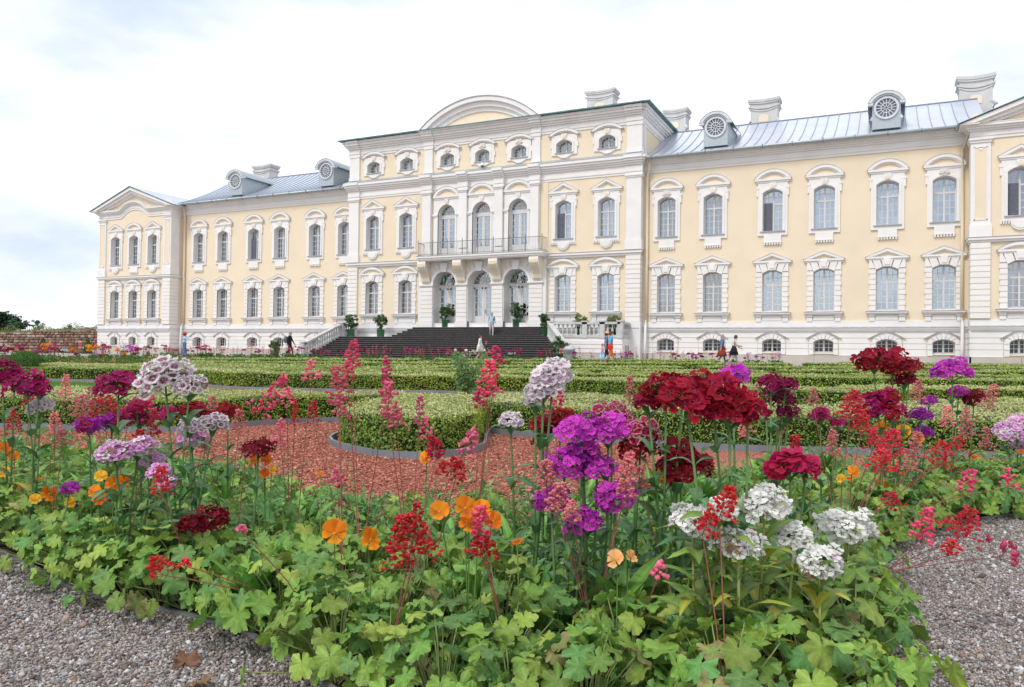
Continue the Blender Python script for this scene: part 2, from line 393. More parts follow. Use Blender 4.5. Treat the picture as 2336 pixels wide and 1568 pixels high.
# upper windows (wings, centre, pavilions)
def plate(h, zb, zs, ri, half, z0, z1, y=-0.09):
    mb = MB(); mb.box(-half, -h, y, 0, z0, z1); mb.box(h, half, y, 0, z0, z1); mb.box(-h, h, y, 0, z0, zb - .005)
    ar = arc(h, zs, ri, 10)
    for i in range(10): mb.prism([ar[i], ar[i + 1], (ar[i + 1][0], z1), (ar[i][0], z1)], y, 0)
    b = 0.13; a0 = [(-h - .0, zb)] + arc(h, zs, ri, 10) + [(h, zb)]; a1 = [(-h - b, zb)] + [(x * (h + b) / h, z + b * .8) for x, z in arc(h, zs, ri, 10)] + [(h + b, zb)]
    mb.band(a1, a0, y - .045, y + .01)
    return mb
def upper(dz, apron):
    h, zb, zs, ri = 0.58, 8.1 + dz, 10.42 + dz, 0.23
    mb = plate(h, zb, zs, ri, 0.86, 7.84 + dz, 11.06 + dz)
    for s in (-1, 1): mb.box(*sorted((s * .82, s * .935)), -0.11, 0, 10.24 + dz, 10.84 + dz); mb.box(*sorted((s * .80, s * .96)), -0.13, 0, 10.68 + dz, 10.76 + dz)
    si = MB(); si.box(-.73, .73, -.17, REC, 8.06 + dz, 8.11 + dz, 1)
    ap = MB()
    if apron == 'dentil':
        ap.box(-.50, .50, -.10, 0, 7.42 + dz, 7.84 + dz); ap.box(-.53, .53, -.13, 0, 7.40 + dz, 7.46 + dz)
        for i in range(7): x = -.45 + .15 * i; ap.box(x - .045, x + .045, -.12, 0, 7.27 + dz, 7.40 + dz)
    else:
        for s in (-1, 1):
            for i in range(4): x = s * (.52 + .115 * i); ap.box(x - .035, x + .035, -.11, 0, 7.70 + dz, 7.835 + dz)
        c = [(math.cos(-PI * i / 12) * .46, 7.84 + dz + math.sin(-PI * i / 12) * .50) for i in range(13)]
        ap.prism(c, -.12, 0); ap.prism([(x * .8, 7.84 + dz + (z - 7.84 - dz) * .8) for x, z in c], -.15, -.1)
    return (h, zb, zs, ri, 9.78 + dz, 4, 2), mb, si, ap
def lower(dz, w=0.58):
    h, zb, zs, ri = w, 3.25 + dz, 5.56 + dz, 0.19
    mb = MB(); z0, z1 = 3.2 + dz, 5.62 + dz; n = 8; st = (z1 - z0) / n
    for s in (-1, 1):
        for i in range(n):
            o = .95 if i % 2 else .91
            mb.box(*sorted((s * h, s * o)), -.09, 0, z0 + i * st + .026, z0 + (i + 1) * st - .026)
        mb.box(*sorted((s * h, s * .89)), -.065, 0, z0, z1, 3)
        ar = lambda x: topz(x, h, zs, ri)
        mb.prism([(s * .60, z1 + .02), (s * .93, z1 + .02), (s * .93, 6.1 + dz), (s * .80, 6.1 + dz)], -.12, 0)
        mb.prism([(s * .24, ar(.24)), (s * .57, ar(.57)), (s * .75, 6.1 + dz), (s * .36, 6.1 + dz)], -.12, 0)
    ks = MB(); ks.prism([(-.2, ar(.2)), (-.31, 6.12 + dz), (.31, 6.12 + dz), (.2, ar(.2))], -.19, 0)
    ks.prism([(-.13, ar(.2) + .1), (-.19, 6.2 + dz), (.19, 6.2 + dz), (.13, ar(.2) + .1)], -.23, -.1)
    si = MB(); si.box(-1.0, 1.0, -.2, 0, 3.0 + dz, 3.08 + dz); si.box(-1.06, 1.06, -.28, 0, 3.08 + dz, 3.16 + dz); si.box(-1.09, 1.09, -.31, REC, 3.162 + dz, 3.19 + dz, 1)
    si.box(-.62, .62, -.06, REC, 3.19 + dz, 3.25 + dz)
    ap = MB()
    for s in (-1, 1):
        ap.box(*sorted((s * .62, s * .92)), -.1, 0, 2.62, 2.86 + dz); ap.box(*sorted((s * .60, s * .94)), -.14, 0, 2.88 + dz, 3.0 + dz)
    ap.box(-.6, .6, -.04, 0, 2.62, 3.0 + dz); ap.box(-.56, .56, -.075, 0, 2.69, 2.95 + dz)
    return (h, zb, zs, ri, 4.86 + dz, 4, 2), mb, si, ap, ks.mesh('keystone', WHI)
p, s_, si, ap = upper(0, 'dentil'); kind('U', *p, s_, hood(1.07, 11.06, 11.28, 's', 11.85), keystone(10.68, 11.02), si, ap, cgap=0.02)
p, s_, si, ap = upper(0, 'dentil'); kind('Us', *p, s_, hood(1.07, 11.06, 11.28, 's', 11.85), keystone(10.70, 11.02, .2, True), si, ap, cgap=0.02)
p, s_, si, ap = upper(.18, 'round'); kind('Uc', *p, s_, hood(1.09, 11.24, 11.48, 't', 12.06), keystone(10.86, 11.2), si, ap, cgap=0.0)
p, s_, si, ap = upper(-.06, 'round'); kind('Up', *p, s_, hood(1.03, 11.0, 11.22, 't', 11.74), keystone(10.62, 10.96), si, ap, cgap=0.0)
p, s_, si, ap = upper(-.06, 'dentil'); kind('Uq', *p, s_, hood(1.03, 11.0, 11.22, 's', 11.74), keystone(10.62, 10.96), si, ap, cgap=0.0)
p, s_, si, ap, k_ = lower(0); kind('L', *p, s_, hood(1.13, 6.1, 6.3, 't', 6.76), k_, si, ap, cgap=0.25, cbot=3.9)
p, s_, si, ap, k_ = lower(.12); kind('Lc', *p, s_, hood(1.16, 6.22, 6.44, 's', 6.92), k_, si, ap, cgap=0.1, cbot=4.3)
p, s_, si, ap, k_ = lower(-.03, .56); kind('Lp', *p, s_, hood(1.05, 6.07, 6.27, 's', 6.66), k_, si, ap, cgap=0.2)
# attic windows of the centre
h, zb, zs, ri = .57, 14.1, 14.70, .25
mb = plate(h, zb, zs, ri, .92, 13.95, 15.3)
dr = [(-.92, 13.95), (-.55, 13.93), (-.4, 13.86), (-.2, 13.75), (0, 13.72), (.2, 13.75), (.4, 13.86), (.55, 13.93), (.92, 13.95)]
mb.prism(dr[::-1], -.09, 0)
for s in (-1, 1): mb.box(*sorted((s * .9, s * 1.0)), -.1, 0, 14.45, 14.8)
si = MB(); si.box(-.66, .66, -.16, REC, 14.05, 14.10, 1)
kind('M', h, zb, zs, ri, None, 3, 0, mb, hood(1.14, 15.1, 15.27, 's', 15.72, ent=False), keystone(15.0, 15.36), si, None, dark=False, cgap=.5)
mb = plate(h, zb, zs, ri, .92, 13.95, 15.3); mb.prism(dr[::-1], -.09, 0)
for s in (-1, 1): mb.box(*sorted((s * .9, s * 1.0)), -.1, 0, 14.45, 14.8)
si = MB(); si.box(-.66, .66, -.16, REC, 14.05, 14.10, 1)
kind('Ms', h, zb, zs, ri, None, 3, 0, mb, hood(1.14, 15.1, 15.27, 's', 15.72, ent=False), keystone(15.0, 15.36, .2, True), si, None, cgap=.5)
# basement windows
def basement(h):
    zb, zs, ri = .78, 1.42, .17; mb = MB()
    for s in (-1, 1):
        for a, b in ((.66, .98), (1.01, 1.30), (1.33, 1.45)): mb.box(*sorted((s * h, s * (h + .25))), -.09, 0, a, b)
    n = 7; x0 = [topz(0, h, zs, ri)]
    ai = arc(h, zs, ri, n); ao = arc(h + .27, zs + .04, ri + .23, n)
    for i in range(n):
        e = .06; L_ = lambda a, b, t: (a[0] + (b[0] - a[0]) * t, a[1] + (b[1] - a[1]) * t)
        w = -.13 if i == n // 2 else -.09
        mb.prism([L_(ai[i], ai[i + 1], e), L_(ai[i], ai[i + 1], 1 - e), L_(ao[i], ao[i + 1], 1 - e), L_(ao[i], ao[i + 1], e)], w, 0)
    hd = MB(); hw = h + .42
    o = [(-hw, 1.60), (-hw + .12, 1.645), (-.2, 1.985), (0, 2.01), (.2, 1.985), (hw - .12, 1.645), (hw, 1.60)]
    hd.band([(x, z + .03) for x, z in o], o, -.14, 0)
    hd.band([(x * 1.01, z + .05) for x, z in o], [(x, z + .031) for x, z in o], -.17, 0, 2)
    si = MB(); si.box(-h - .05, h + .05, -.1, REC, .72, .78)
    return h, zb, zs, ri, mb, hd.mesh('pediment', [WHI, YEL, FLASH]), si
h, zb, zs, ri, mb, hd, si = basement(.55); kind('B', h, zb, zs, ri, None, 3, 0, mb, hd, None, si, dark=True)
h, zb, zs, ri, mb, hd, si = basement(.46); kind('Bp', h, zb, zs, ri, None, 3, 0, mb, hd, None, si, dark=True)
NP = [0]
def window(kn, xc, y, single=False, shut=False, seed=0):
    k = KIND[kn]
    w = link('window', k['frame'], palace, (xc - XC, y, 0))
    for n in ('reveal', 'surround', 'sill', 'apron'):
        if k[n]: link(n, k[n], w)
    if k['head']: link('pediment', k['head'], w)
    if k['key']: link('keystone', k['key'], w)
    r = random.Random(seed * 7 + int(xc * 10))
    if single and NP[0] + len(k['panes']) <= 300:
        NP[0] += len(k['panes'])
        for me, lo in k['panes']: link('pane', me, w, lo, (r.uniform(-.012, .012), 0, r.uniform(-.014, .014)))
    else:
        link('glazing', k['glazing'], w, (0, 0, 0), (r.uniform(-.0006, .0006), 0, 0))
    if k['curtain'] and not (kn[0] in 'LM' and r.random() < .3): link('curtain', k['curtain'][r.randrange(3)], w)
    if shut:
        b = MB(); hh = k['h'] - .06; zt = k['zs'] - .55
        b.box(-hh, -.05, k['rec'] - .07, k['rec'] - .03, k['zb'] + .08, zt)
        for i in range(16): z = k['zb'] + .12 + i * (zt - k['zb'] - .12) / 16; b.box(-hh + .03, -.08, k['rec'] - .085, k['rec'] - .07, z, z + .05)
        b.build('shutter', BLIND, w)
    return (xc, k['h'], k['zb'], k['zs'], k['ri'])
RW = [-12.70, -9.77, -6.21, -3.30, .05, 2.89]
LW = [-53.94, -51.10, -47.64, -44.80, -41.16, -38.26]
CW = [-35.20, -32.20, -19.62, -16.58]
DX = [-28.71, -25.85, -22.99]
def courses(x0, x1, y, gaps):
    """the white banded courses of the basement, one block between two openings"""
    zs = [(.625, .995), (1.025, 1.315), (1.345, 1.63), (1.66, 2.04)]
    for zi, (a, b) in enumerate(zs):
        cur = x0
        for xc, hw in sorted(gaps) + [(x1 + 9, 9)]:
            w = hw + (.28 if zi < 3 else .0)
            e = xc - w if zi < 3 else (xc - hw - .0)
            if zi == 3 and xc <= x1: continue
            if xc > x1: e = x1
            if e - cur > .05:
                m = PB(); m.box(cur, e, y - .035, y, a, b); m.build('stone_course', WHI, palace)
            cur = xc + w
def plinth(x0, x1, y):
    n = max(1, round((x1 - x0) / 2.5)); st = (x1 - x0) / n
    for i in range(n):
        m = PB(); m.box(x0 + i * st + .008, x0 + (i + 1) * st - .008, y - .14 - .004 * (i % 3), y, -.1, .6); m.build('plinth_slab', PLN, palace)
def ledge(x0, x1, y, y1=None):
    y1 = y if y1 is None else y1
    m = PB(); m.box(x0, x1, y - .12, y1, 2.04, 2.14); m.box(x0 - .03, x1 + .03, y - .18, y1, 2.14, 2.25)
    p = [(x0 - .05, y - .22, 2.25), (x1 + .05, y - .22, 2.25), (x1 + .05, y, 2.33), (x0 - .05, y, 2.33)]
    m.face(p, 1); m.box(x0 - .05, x1 + .05, y - .22, y - .2, 2.232, 2.25, 1)
    m.box(x0, x1, y - .055, y1, 2.30, 2.63)
    m.build('base_ledge', [WHI, FLASH], palace)
CORN = [(12.28, 12.43, .06), (12.43, 12.57, .10), (12.57, 12.76, .08), (12.76, 12.86, .16), (12.86, 12.95, .25), (12.95, 13.06, .34), (13.06, 13.12, .42), (13.12, 13.19, .48)]
def cornice(x0, x1, y, y1, lev=CORN, dz=0.0, wrap=0.0, name='cornice'):
    m = PB()
    for a, b, e in lev: m.box(x0 - e * wrap, x1 + e * wrap, y - e, y1, a + dz, b + dz)
    return m.build(name, WHI, palace)
# ---- wings
for side, X, x0, x1 in (('r', RW, -14.35, 4.1), ('l', LW, -56.0, -37.35)):
    ops = []
    for i, xc in enumerate(X):
        ops.append(window('Us' if i in (0, 5) else 'U', xc, 0, side == 'r' and i > 1, shut=(side == 'r' and i == 2) or (side == 'l' and i == 2), seed=i))
        ops.append(window('L', xc, 0, side == 'r' and i > 1, seed=i + 20))
    m = PB(); wall(m, x0, x1, 2.3, 12.6, 0, ops); m.build('wall', YEL, palace)
    ops = [window('B', xc, 0, seed=i) for i, xc in enumerate(X)]
    m = PB(); wall(m, x0, x1, 0, 2.3, 0, ops); m.build('basement_wall', GRV, palace)
    courses(x0, x1, 0, [(xc, .55) for xc in X]); plinth(x0, x1, 0); ledge(x0, x1, 0)
    cornice(x0, x1, 0, .6)
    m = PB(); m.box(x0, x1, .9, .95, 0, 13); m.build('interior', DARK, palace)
    # roof
    prof = [(-.66 + 6.7 * t, 13.22 + 3.3 * (.72 * t + .28 * t * t)) for t in [i / 8 for i in range(9)]]
    m = PB(); a, b = (x0, x1 + .9) if side == 'r' else (x0 - .9, x1)
    for i in range(8): m.face([(a, prof[i][0], prof[i][1]), (b, prof[i][0], prof[i][1]), (b, prof[i + 1][0], prof[i + 1][1]), (a, prof[i + 1][0], prof[i + 1][1])], 0, True)
    m.face([(a, 6.04, 16.52), (b, 6.04, 16.52), (b, 12.6, 13.2), (a, 12.6, 13.2)]); m.box(a, b, -.66, -.5, 13.16, 13.21, 1)
    roof = m.build('roof', [ROOF, COPPER], palace)
    sm = MB()
    for i in range(8):
        (ya, za), (yb, zb_) = prof[i], prof[i + 1]
        sm.quads([(-.02, ya, za), (.02, ya, za), (.02, yb, zb_), (-.02, yb, zb_), (-.02, ya, za + .045), (.02, ya, za + .045), (.02, yb, zb_ + .045), (-.02, yb, zb_ + .045)], [(4, 5, 6, 7), (0, 1, 5, 4), (1, 2, 6, 5), (3, 0, 4, 7)])
    sme = sm.mesh('roof_seam', SEAM); n = int((b - a) / .64)
    for i in range(1, n): link('roof_seam', sme, roof, (a + i * .64 - XC, 0, 0))
    m = PB(); m.box(a, b, 5.95, 6.15, 16.50, 16.56); m.build('ridge_cap', SEAM, roof)
    g = PB(); yy = -.70
    pts = [(x, yy, 13.17) for x in np.linspace(x0 - (.3 if side == 'l' else 0), x1, 3)]
    g.tube(pts, .085, 0, 10); 
    for x in np.arange(x0 + .8, x1, 1.7): g.box(x - .02, x + .02, yy - .1, yy + .1, 13.06, 13.28, 1)
    g.build('gutter', [GUT, COPPER], palace)
# dormers
def dormer(xc):
    y0 = .35; zc = 14.93; R = .93; base = 13.75
    f = PB(); f.prism([(xc - .74, base), (xc + .74, base), (xc + .74, zc + .35)] + [(xc + x, z) for x, z in arc(.74, zc + .35, .5, 10)[::-1]][1:], y0, y0 + 4, 0, (True, False))
    d = f.build('dormer', GUT, palace)
    o = [(x + xc, z) for x, z in arc(.98, zc + .30, .66, 14)]; i_ = [(x + xc, z) for x, z in arc(.80, zc + .28, .52, 14)]
    m = PB(); m.band(o, i_, y0 - .2, y0 + .25, 0)
    i2 = [(x + xc, z) for x, z in arc(.70, zc + .30, .40, 14)]; m.band(i_, i2, y0 - .1, y0 + .1, 0)
    for s in (-1, 1): m.box(*sorted((xc + s * .7, xc + s * 1.0)), y0 - .2, y0 + .1, zc + .18, zc + .31, 0)
    m.build('dormer_hood', DORM, d)
    o2 = [(x + xc, z) for x, z in arc(1.0, zc + .31, .68, 14)]; m = PB(); m.band(o2, o, y0 - .22, y0 + 3.6, 0); m.build('dormer_roof', GUT, d)
    ci = lambda r, n=24: [(xc + r * math.cos(2 * PI * i / n), zc + r * math.sin(2 * PI * i / n)) for i in range(n + 1)]
    m = PB(); m.band(ci(.66), ci(.54), y0 - .08, y0 + .02); m.band(ci(.30), ci(.26), y0 - .05, y0 + .0)
    for i in range(16):
        w = 2 * PI * i / 16; x, z = math.cos(w), math.sin(w); r0 = .06 if i % 2 == 0 else .29
        m.prism([(xc + x * r0 - z * .02, zc + z * r0 + x * .02), (xc + x * .55 - z * .02, zc + z * .55 + x * .02), (xc + x * .55 + z * .02, zc + z * .55 - x * .02), (xc + x * r0 + z * .02, zc + z * r0 - x * .02)], y0 - .045, y0)
    m.build('dormer_window', DORM, d)
    m = PB(); m.prism(ci(.56)[:-1], y0 - .012, y0 - .004); m.build('pane', BLIND, d)
for x in (-9.74, -.04, -40.5, -50.2): dormer(x)
# chimneys
def chimney(x0, x1, y, z0, z1, dy=1.2):
    b = PB(); w = x1 - x0; h = z1 - z0; c = (x0 + x1) / 2
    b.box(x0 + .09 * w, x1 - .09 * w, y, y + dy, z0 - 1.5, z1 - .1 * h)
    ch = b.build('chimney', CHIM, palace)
    def sag(zc, s, ov, th, yo):
        m_ = []; n = 12
        up = [(c + (i / n - .5) * w * ov, zc + s * (2 * abs(i / n - .5)) ** 2) for i in range(n + 1)]; dn = [(x, z - th) for x, z in up]
        cap.band(up, dn, y - yo, y + dy + yo)
    cap = PB()
    sag(z1 - .05 * h, .05 * h, .98, .09 * h, .12); sag(z1 - .14 * h, .05 * h, .92, .06 * h, .08); sag(z1 - .33 * h, .09 * h, .95, .05 * h, .09); sag(z1 - .42 * h, .11 * h, .86, .045 * h, .05)
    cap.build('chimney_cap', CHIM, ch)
    m = PB(); r = .15 * w; m.prism([(c - r, z0 + .18 * h), (c + r, z0 + .18 * h), (c + r, z0 + .36 * h), (c + r * .6, z0 + .42 * h), (c - r * .6, z0 + .42 * h), (c - r, z0 + .36 * h)], y - .04, y + .02); m.build('panel', YEL, ch)
    for s in (-1, 1):
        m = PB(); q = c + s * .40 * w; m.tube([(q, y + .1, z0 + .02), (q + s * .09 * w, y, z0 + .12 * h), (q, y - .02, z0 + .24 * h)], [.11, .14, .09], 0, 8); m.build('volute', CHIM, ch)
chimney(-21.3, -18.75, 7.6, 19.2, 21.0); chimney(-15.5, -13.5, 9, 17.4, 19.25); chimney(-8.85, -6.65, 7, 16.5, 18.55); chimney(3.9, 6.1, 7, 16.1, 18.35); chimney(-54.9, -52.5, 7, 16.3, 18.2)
m = PB(); m.tube([(-4.48, 7, 16.4), (-4.48, 7, 17.65)], [.03, .012], 0, 6); m.build('lightning_rod', IRON, palace)
# ---- centre block
CX0, CX1, CY = -37.4, -14.32, -.5
ops = []
for i, xc in enumerate(CW):
    ops.append(window('Uc', xc, CY, i > 1, shut=(i == 2), seed=i + 3)); ops.append(window('Lc', xc, CY, i > 1, seed=i + 9))
m = PB(); wall(m, CX0, -30.95, 2.3, 12.5, CY, [o for o in ops if o[0] < -30]); m.build('wall', YEL, palace); m = PB(); wall(m, -20.75, CX1, 2.3, 12.5, CY, [o for o in ops if o[0] > -21])
m.face([(CX1, CY, 0), (CX1, 13, 0), (CX1, 13, 16), (CX1, CY, 16)]); m.build('wall', YEL, palace); m = PB(); m.face([(CX0, CY, 0), (CX0, 13, 0), (CX0, 13, 16), (CX0, CY, 16)])
m.build('wall', YEL, palace)
m = PB(); wall(m, CX0, CX1, 0, 2.31, CY, []); m.build('basement_wall', WHI, palace)
aops = [window('Ms' if abs(xc + 25.85) < 4 else 'M', xc, CY, False, seed=i) for i, xc in enumerate([CW[0], CW[1]] + DX + [CW[2], CW[3]])]
m = PB(); wall(m, CX0, CX1, 13.3, 16.2, CY, aops); m.build('attic_wall', YEL, palace)
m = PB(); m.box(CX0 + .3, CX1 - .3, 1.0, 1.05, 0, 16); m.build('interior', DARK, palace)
# rear block and low hipped roof
m = PB(); e = .75; zt = 16.72
m.quads([(CX0 - e, CY - e, zt), (CX1 + e, CY - e, zt), (CX1 + e, 13 + e, zt), (CX0 - e, 13 + e, zt), (-31, 6, 18.3), (-20.5, 6, 18.3)], [(0, 1, 5, 4), (1, 2, 5), (2, 3, 4, 5), (3, 0, 4)])
m.box(CX0 - e, CX1 + e, CY - e, 13 + e, zt - .07, zt - .005, 1); r_ = m.build('roof', [ROOF, COPPER], palace)
mid = [(12.22, 12.36, .05), (12.36, 12.5, .09), (12.5, 12.80, .07), (12.80, 12.92, .16), (12.92, 13.05, .25), (13.05, 13.2, .35), (13.2, 13.40, .44)]
top = [(15.5, 15.66, .05), (15.66, 15.82, .09), (15.82, 16.03, .07), (16.03, 16.15, .18), (16.15, 16.28, .28), (16.28, 16.45, .40), (16.45, 16.62, .5)]
cornice(CX0, CX1, CY, 13, top, wrap=1.0)
cornice(CX0, CX1, CY, -.02, mid, wrap=1.0)
m = PB()
m.face([(CX0 - .46, CY - .46, 13.42), (CX1 + .46, CY - .46, 13.42), (CX1 + .1, CY, 13.66), (CX0 - .1, CY, 13.66)]); m.box(CX0 - .46, CX1 + .46, CY - .46, CY - .445, 13.395, 13.418)
m.build('ledge_flashing', GUT, palace)
PIL = [(-37.36, -36.52), (-30.66, -29.96), (-21.98, -21.38), (-15.22, -14.30)]
for i, (a, b) in enumerate(PIL):
    wr = .07 if i in (0, 3) else 0; d = .14 if i in (0, 3) else .32
    a2, b2 = (a - wr, b) if i == 0 else ((a, b + wr) if i == 3 else (a, b)); yb = CY + (.9 if wr else 0)
    m = PB(); m.box(a2, b2, CY - .12, yb, 13.66, 15.45); m.box(a2 - .04, b2 + .04, CY - .16, yb, 13.62, 13.86); m.box(a2 - .04, b2 + .04, CY - .16, yb, 15.4, 15.52)
    for z0_, z1_, ee in top: m.box(a2 - .05 - ee * .15, b2 + .05 + ee * .15, CY - ee - .1, CY, z0_ + .004, z1_ - .004 if z1_ < 16.6 else z1_ - .01)
    m.build('attic_pilaster', WHI, palace)
    m = PB(); m.box(a2, b2, CY - d, yb, 8.0, 12.12); m.box(a2 - .07, b2 + .07, CY - d - .07, yb, 7.33, 7.92); m.box(a2 - .03, b2 + .03, CY - d - .03, yb, 7.92, 8.02)
    m.box(a2 - .05, b2 + .05, CY - d - .05, yb, 12.0, 12.10); m.box(a2 - .1, b2 + .1, CY - d - .1, yb, 12.10, 12.22)
    for z0_, z1_, ee in mid: m.box(a2 - .08 - ee * .1, b2 + .08 + ee * .1, CY - ee - d * .8, CY, z0_ + .004, z1_ - .004)
    m.build('pilaster', WHI, palace)
for a, b in ((-27.62, -26.98), (-24.74, -24.12)):
    d = .30; m = PB(); m.box(a, b, CY - d, CY, 8.0, 12.12); m.box(a - .07, b + .07, CY - d - .07, CY, 7.33, 7.92); m.box(a - .05, b + .05, CY - d - .05, CY, 12.0, 12.1); m.box(a - .1, b + .1, CY - d - .1, CY, 12.1, 12.22)
    for z0_, z1_, ee in mid: m.box(a - .08, b + .08, CY - ee - .26, CY, z0_ + .004, z1_ - .004)
    m.build('pilaster', WHI, palace)
def rusticated(a, b, y, yb, z0, z1, n, pr=.15):
    """pier of banded blocks, each block its own piece"""
    m = PB(); m.box(a + .02, b - .02, y - pr + .028, yb, z0, z1); c = m.build('banded_pier', GRV, palace); st = (z1 - z0) / n
    bl = MB(); w = b - a; e = .022
    bl.box(-w / 2, w / 2, -pr, yb - y, e, st - e); me = bl.mesh('stone_block', WHI)
    for i in range(n): link('stone_block', me, c, ((a + b) / 2 - XC, y, z0 + i * st))
for a, b in ((-37.44, -36.56), (-15.22, -14.24)):
    rusticated(a, b, CY, CY + .9, 2.66, 6.96, 14)
    m = PB(); m.box(a - .05, b + .05, CY - .2, CY + .6, 0, 2.66); m.build('pier_base', WHI, palace)
m = PB()
for a, b in ((CX0, -30.7), (-21.0, CX1)):
    m.box(a - .1, b + .1, CY - .14, CY + .02, 6.97, 7.12); m.box(a - .18, b + .18, CY - .24, CY + .02, 7.12, 7.27); m.box(a - .2, b + .2, CY - .27, CY + .02, 7.272, 7.30, 1)
m.build('string_course', [WHI, FLASH], palace)
ledge(CX0, CX1, CY - .01)
# the three middle bays
MY = -.75
eo = [(x, .95, 2.33, 5.4, .95) for x in DX]
m = PB(); wall(m, -30.95, -20.75, 2.3, 7.1, MY, eo); m.box(-30.95, -30.94, MY, CY, 2.3, 7.1); m.box(-20.76, -20.75, MY, CY, 2.3, 7.1); m.build('portal_wall', WHI, palace)
do = [(x, .72, 7.42, 10.5, .72) for x in DX]
m = PB(); wall(m, -30.95, -20.75, 7.05, 12.5, CY - .03, do); m.build('wall', YEL, palace)
for i, (a, b) in enumerate(((-30.72, -29.70), (-27.70, -26.86), (-24.86, -24.0), (-22.0, -21.02))):
    rusticated(a, b, MY, MY + .3, 2.75, 5.25, 8, .08)
    m = PB(); m.box(a - .06, b + .06, MY - .14, MY + .2, 2.32, 2.75); m.build('pier_base', WHI, palace)
    m = PB(); m.box(a - .05, b + .05, MY - .12, MY + .9, 5.27, 5.34); m.box(a - .1, b + .1, MY - .17, MY + .9, 5.34, 5.44); m.build('impost', WHI, palace)
for x in DX:
    # portal: deep arched opening with a glazed double door
    mb = MB(); y = .72; h = .95
    o = [(-h, 2.33)] + arc(h, 5.4, h, 14) + [(h, 2.33)]; i_ = [(-h + .1, 2.33)] + arc(h - .1, 5.4, h - .1, 14) + [(h - .1, 2.33)]
    mb.band(o, i_, y, y + .1); mb.box(-h, h, y - .03, y + .1, 5.2, 5.44); mb.box(-.06, .06, y - .03, y + .1, 2.33, 5.2)
    for s in (-1, 1):
        a, b = sorted((s * .06, s * .85)); mb.box(a, b, y, y + .08, 2.33, 3.15); mb.box(a + .1, b - .1, y - .015, y + .01, 2.5, 3.02)
        mb.box(a, a + .13, y, y + .08, 3.15, 5.2); mb.box(b - .13, b, y, y + .08, 3.15, 5.2); mb.box(a, b, y, y + .08, 5.08, 5.2)
        mb.box((a + b) / 2 - .02, (a + b) / 2 + .02, y + .02, y + .06, 3.15, 5.1)
        for j in range(1, 4): mb.box(a + .1, b - .1, y + .02, y + .06, 3.15 + j * .48 - .02, 3.15 + j * .48 + .02)
    fan(mb, .86, 5.46, y, 8, (.5, .25))
    d = mb.build('door', FRAME, palace, (x - XC, MY, 0))
    rv = MB(); reveal(rv, .95, 2.33, 5.4, .95, 0, .74); rv.build('reveal', WHI, d)
    g = MB(); g.box(-.8, .8, y + .035, y + .04, 3.12, 5.12); g.face([(a_, y + .04, b_) for a_, b_ in arc(.86, 5.45, .86, 14)][::-1]); g.build('glazing', GLASS, d)
    a0 = arc(.95, 5.42, .95, 16); a1 = arc(1.13, 5.42, 1.13, 16); g = MB(); g.band(a1, a0, -.09, 0); g.build('archivolt', WHI, d)
    g = MB()
    for s, w in ((-1, .5), (1, .5)):
        for k_ in range(3):
            an = PI / 2 + s * (.35 + .28 * k_); c_, s2 = math.cos(an), math.sin(an); g.prism([(c_ * 1.2 - s2 * .02, 5.42 + s2 * 1.2 + c_ * .02), (c_ * 1.62 - s2 * .02, 5.42 + s2 * 1.62 + c_ * .02), (c_ * 1.62 + s2 * .02, 5.42 + s2 * 1.62 - c_ * .02), (c_ * 1.2 + s2 * .02, 5.42 + s2 * 1.2 - c_ * .02)], -.03, 0)
    g.build('groove_moulding', GRV, d)
    g = MB(); g.prism([(-.2, 6.3), (-.3, 6.95), (.3, 6.95), (.2, 6.3)], -.2, 0); g.build('keystone', WHI, d)
    m = MB(); m.tube([(.13, y - .05, 3.35), (.13, y - .08, 3.4), (.13, y - .05, 3.62)], .02); m.build('handle', IRON, d)
    # balcony doors
    mb = MB(); y = .3; h = .72
    o = [(-h, 7.42)] + arc(h, 10.5, h, 14) + [(h, 7.42)]; i_ = [(-h + .07, 7.42)] + arc(h - .07, 10.5, h - .07, 14) + [(h - .07, 7.42)]
    mb.band(o, i_, y, y + .08); mb.box(-h, h, y - .03, y + .08, 10.24, 10.52); mb.box(-.05, .05, y - .02, y + .08, 7.42, 10.24)
    for s in (-1, 1):
        a, b = sorted((s * .05, s * .65)); mb.box(a, b, y, y + .07, 7.42, 8.12); mb.box(a, a + .07, y, y + .07, 8.12, 10.24); mb.box(b - .07, b, y, y + .07, 8.12, 10.24)
        mb.box((a + b) / 2 - .017, (a + b) / 2 + .017, y + .01, y + .05, 8.12, 10.24)
        for j in range(1, 5): mb.box(a, b, y + .01, y + .05, 8.12 + j * .42 - .017, 8.12 + j * .42 + .017)
    fan(mb, .66, 10.54, y, 8, (.5,))
    d = mb.build('balcony_door', FRAME, palace, (x - XC, CY - .03, 0))
    rv = MB(); reveal(rv, .72, 7.42, 10.5, .72, -.09, .32); rv.build('reveal', WHI, d)
    g = MB(); g.box(-.66, .66, y + .03, y + .034, 8.1, 10.25); g.face([(a_, y + .033, b_) for a_, b_ in arc(.66, 10.52, .66, 14)][::-1]); g.build('glazing', GLASS, d)
    link('curtain', curtain(.66, 7.6, 10.5, y + .2, 8, .22), d)
    pl = plate(.72, 7.42, 10.5, .72, 1.08, 7.42, 11.62, -.08)
    for s in (-1, 1): pl.box(*sorted((s * .72, s * 1.12)), -.14, 0, 10.36, 10.44); pl.box(*sorted((s * .72, s * 1.15)), -.18, 0, 10.44, 10.54)
    pl.build('surround', [WHI, YEL, FLASH, GRV], d)
    link('pediment', hood(1.13, 11.62, 11.86, 's', 12.52), d); link('keystone', keystone(11.22, 11.6, .17), d)
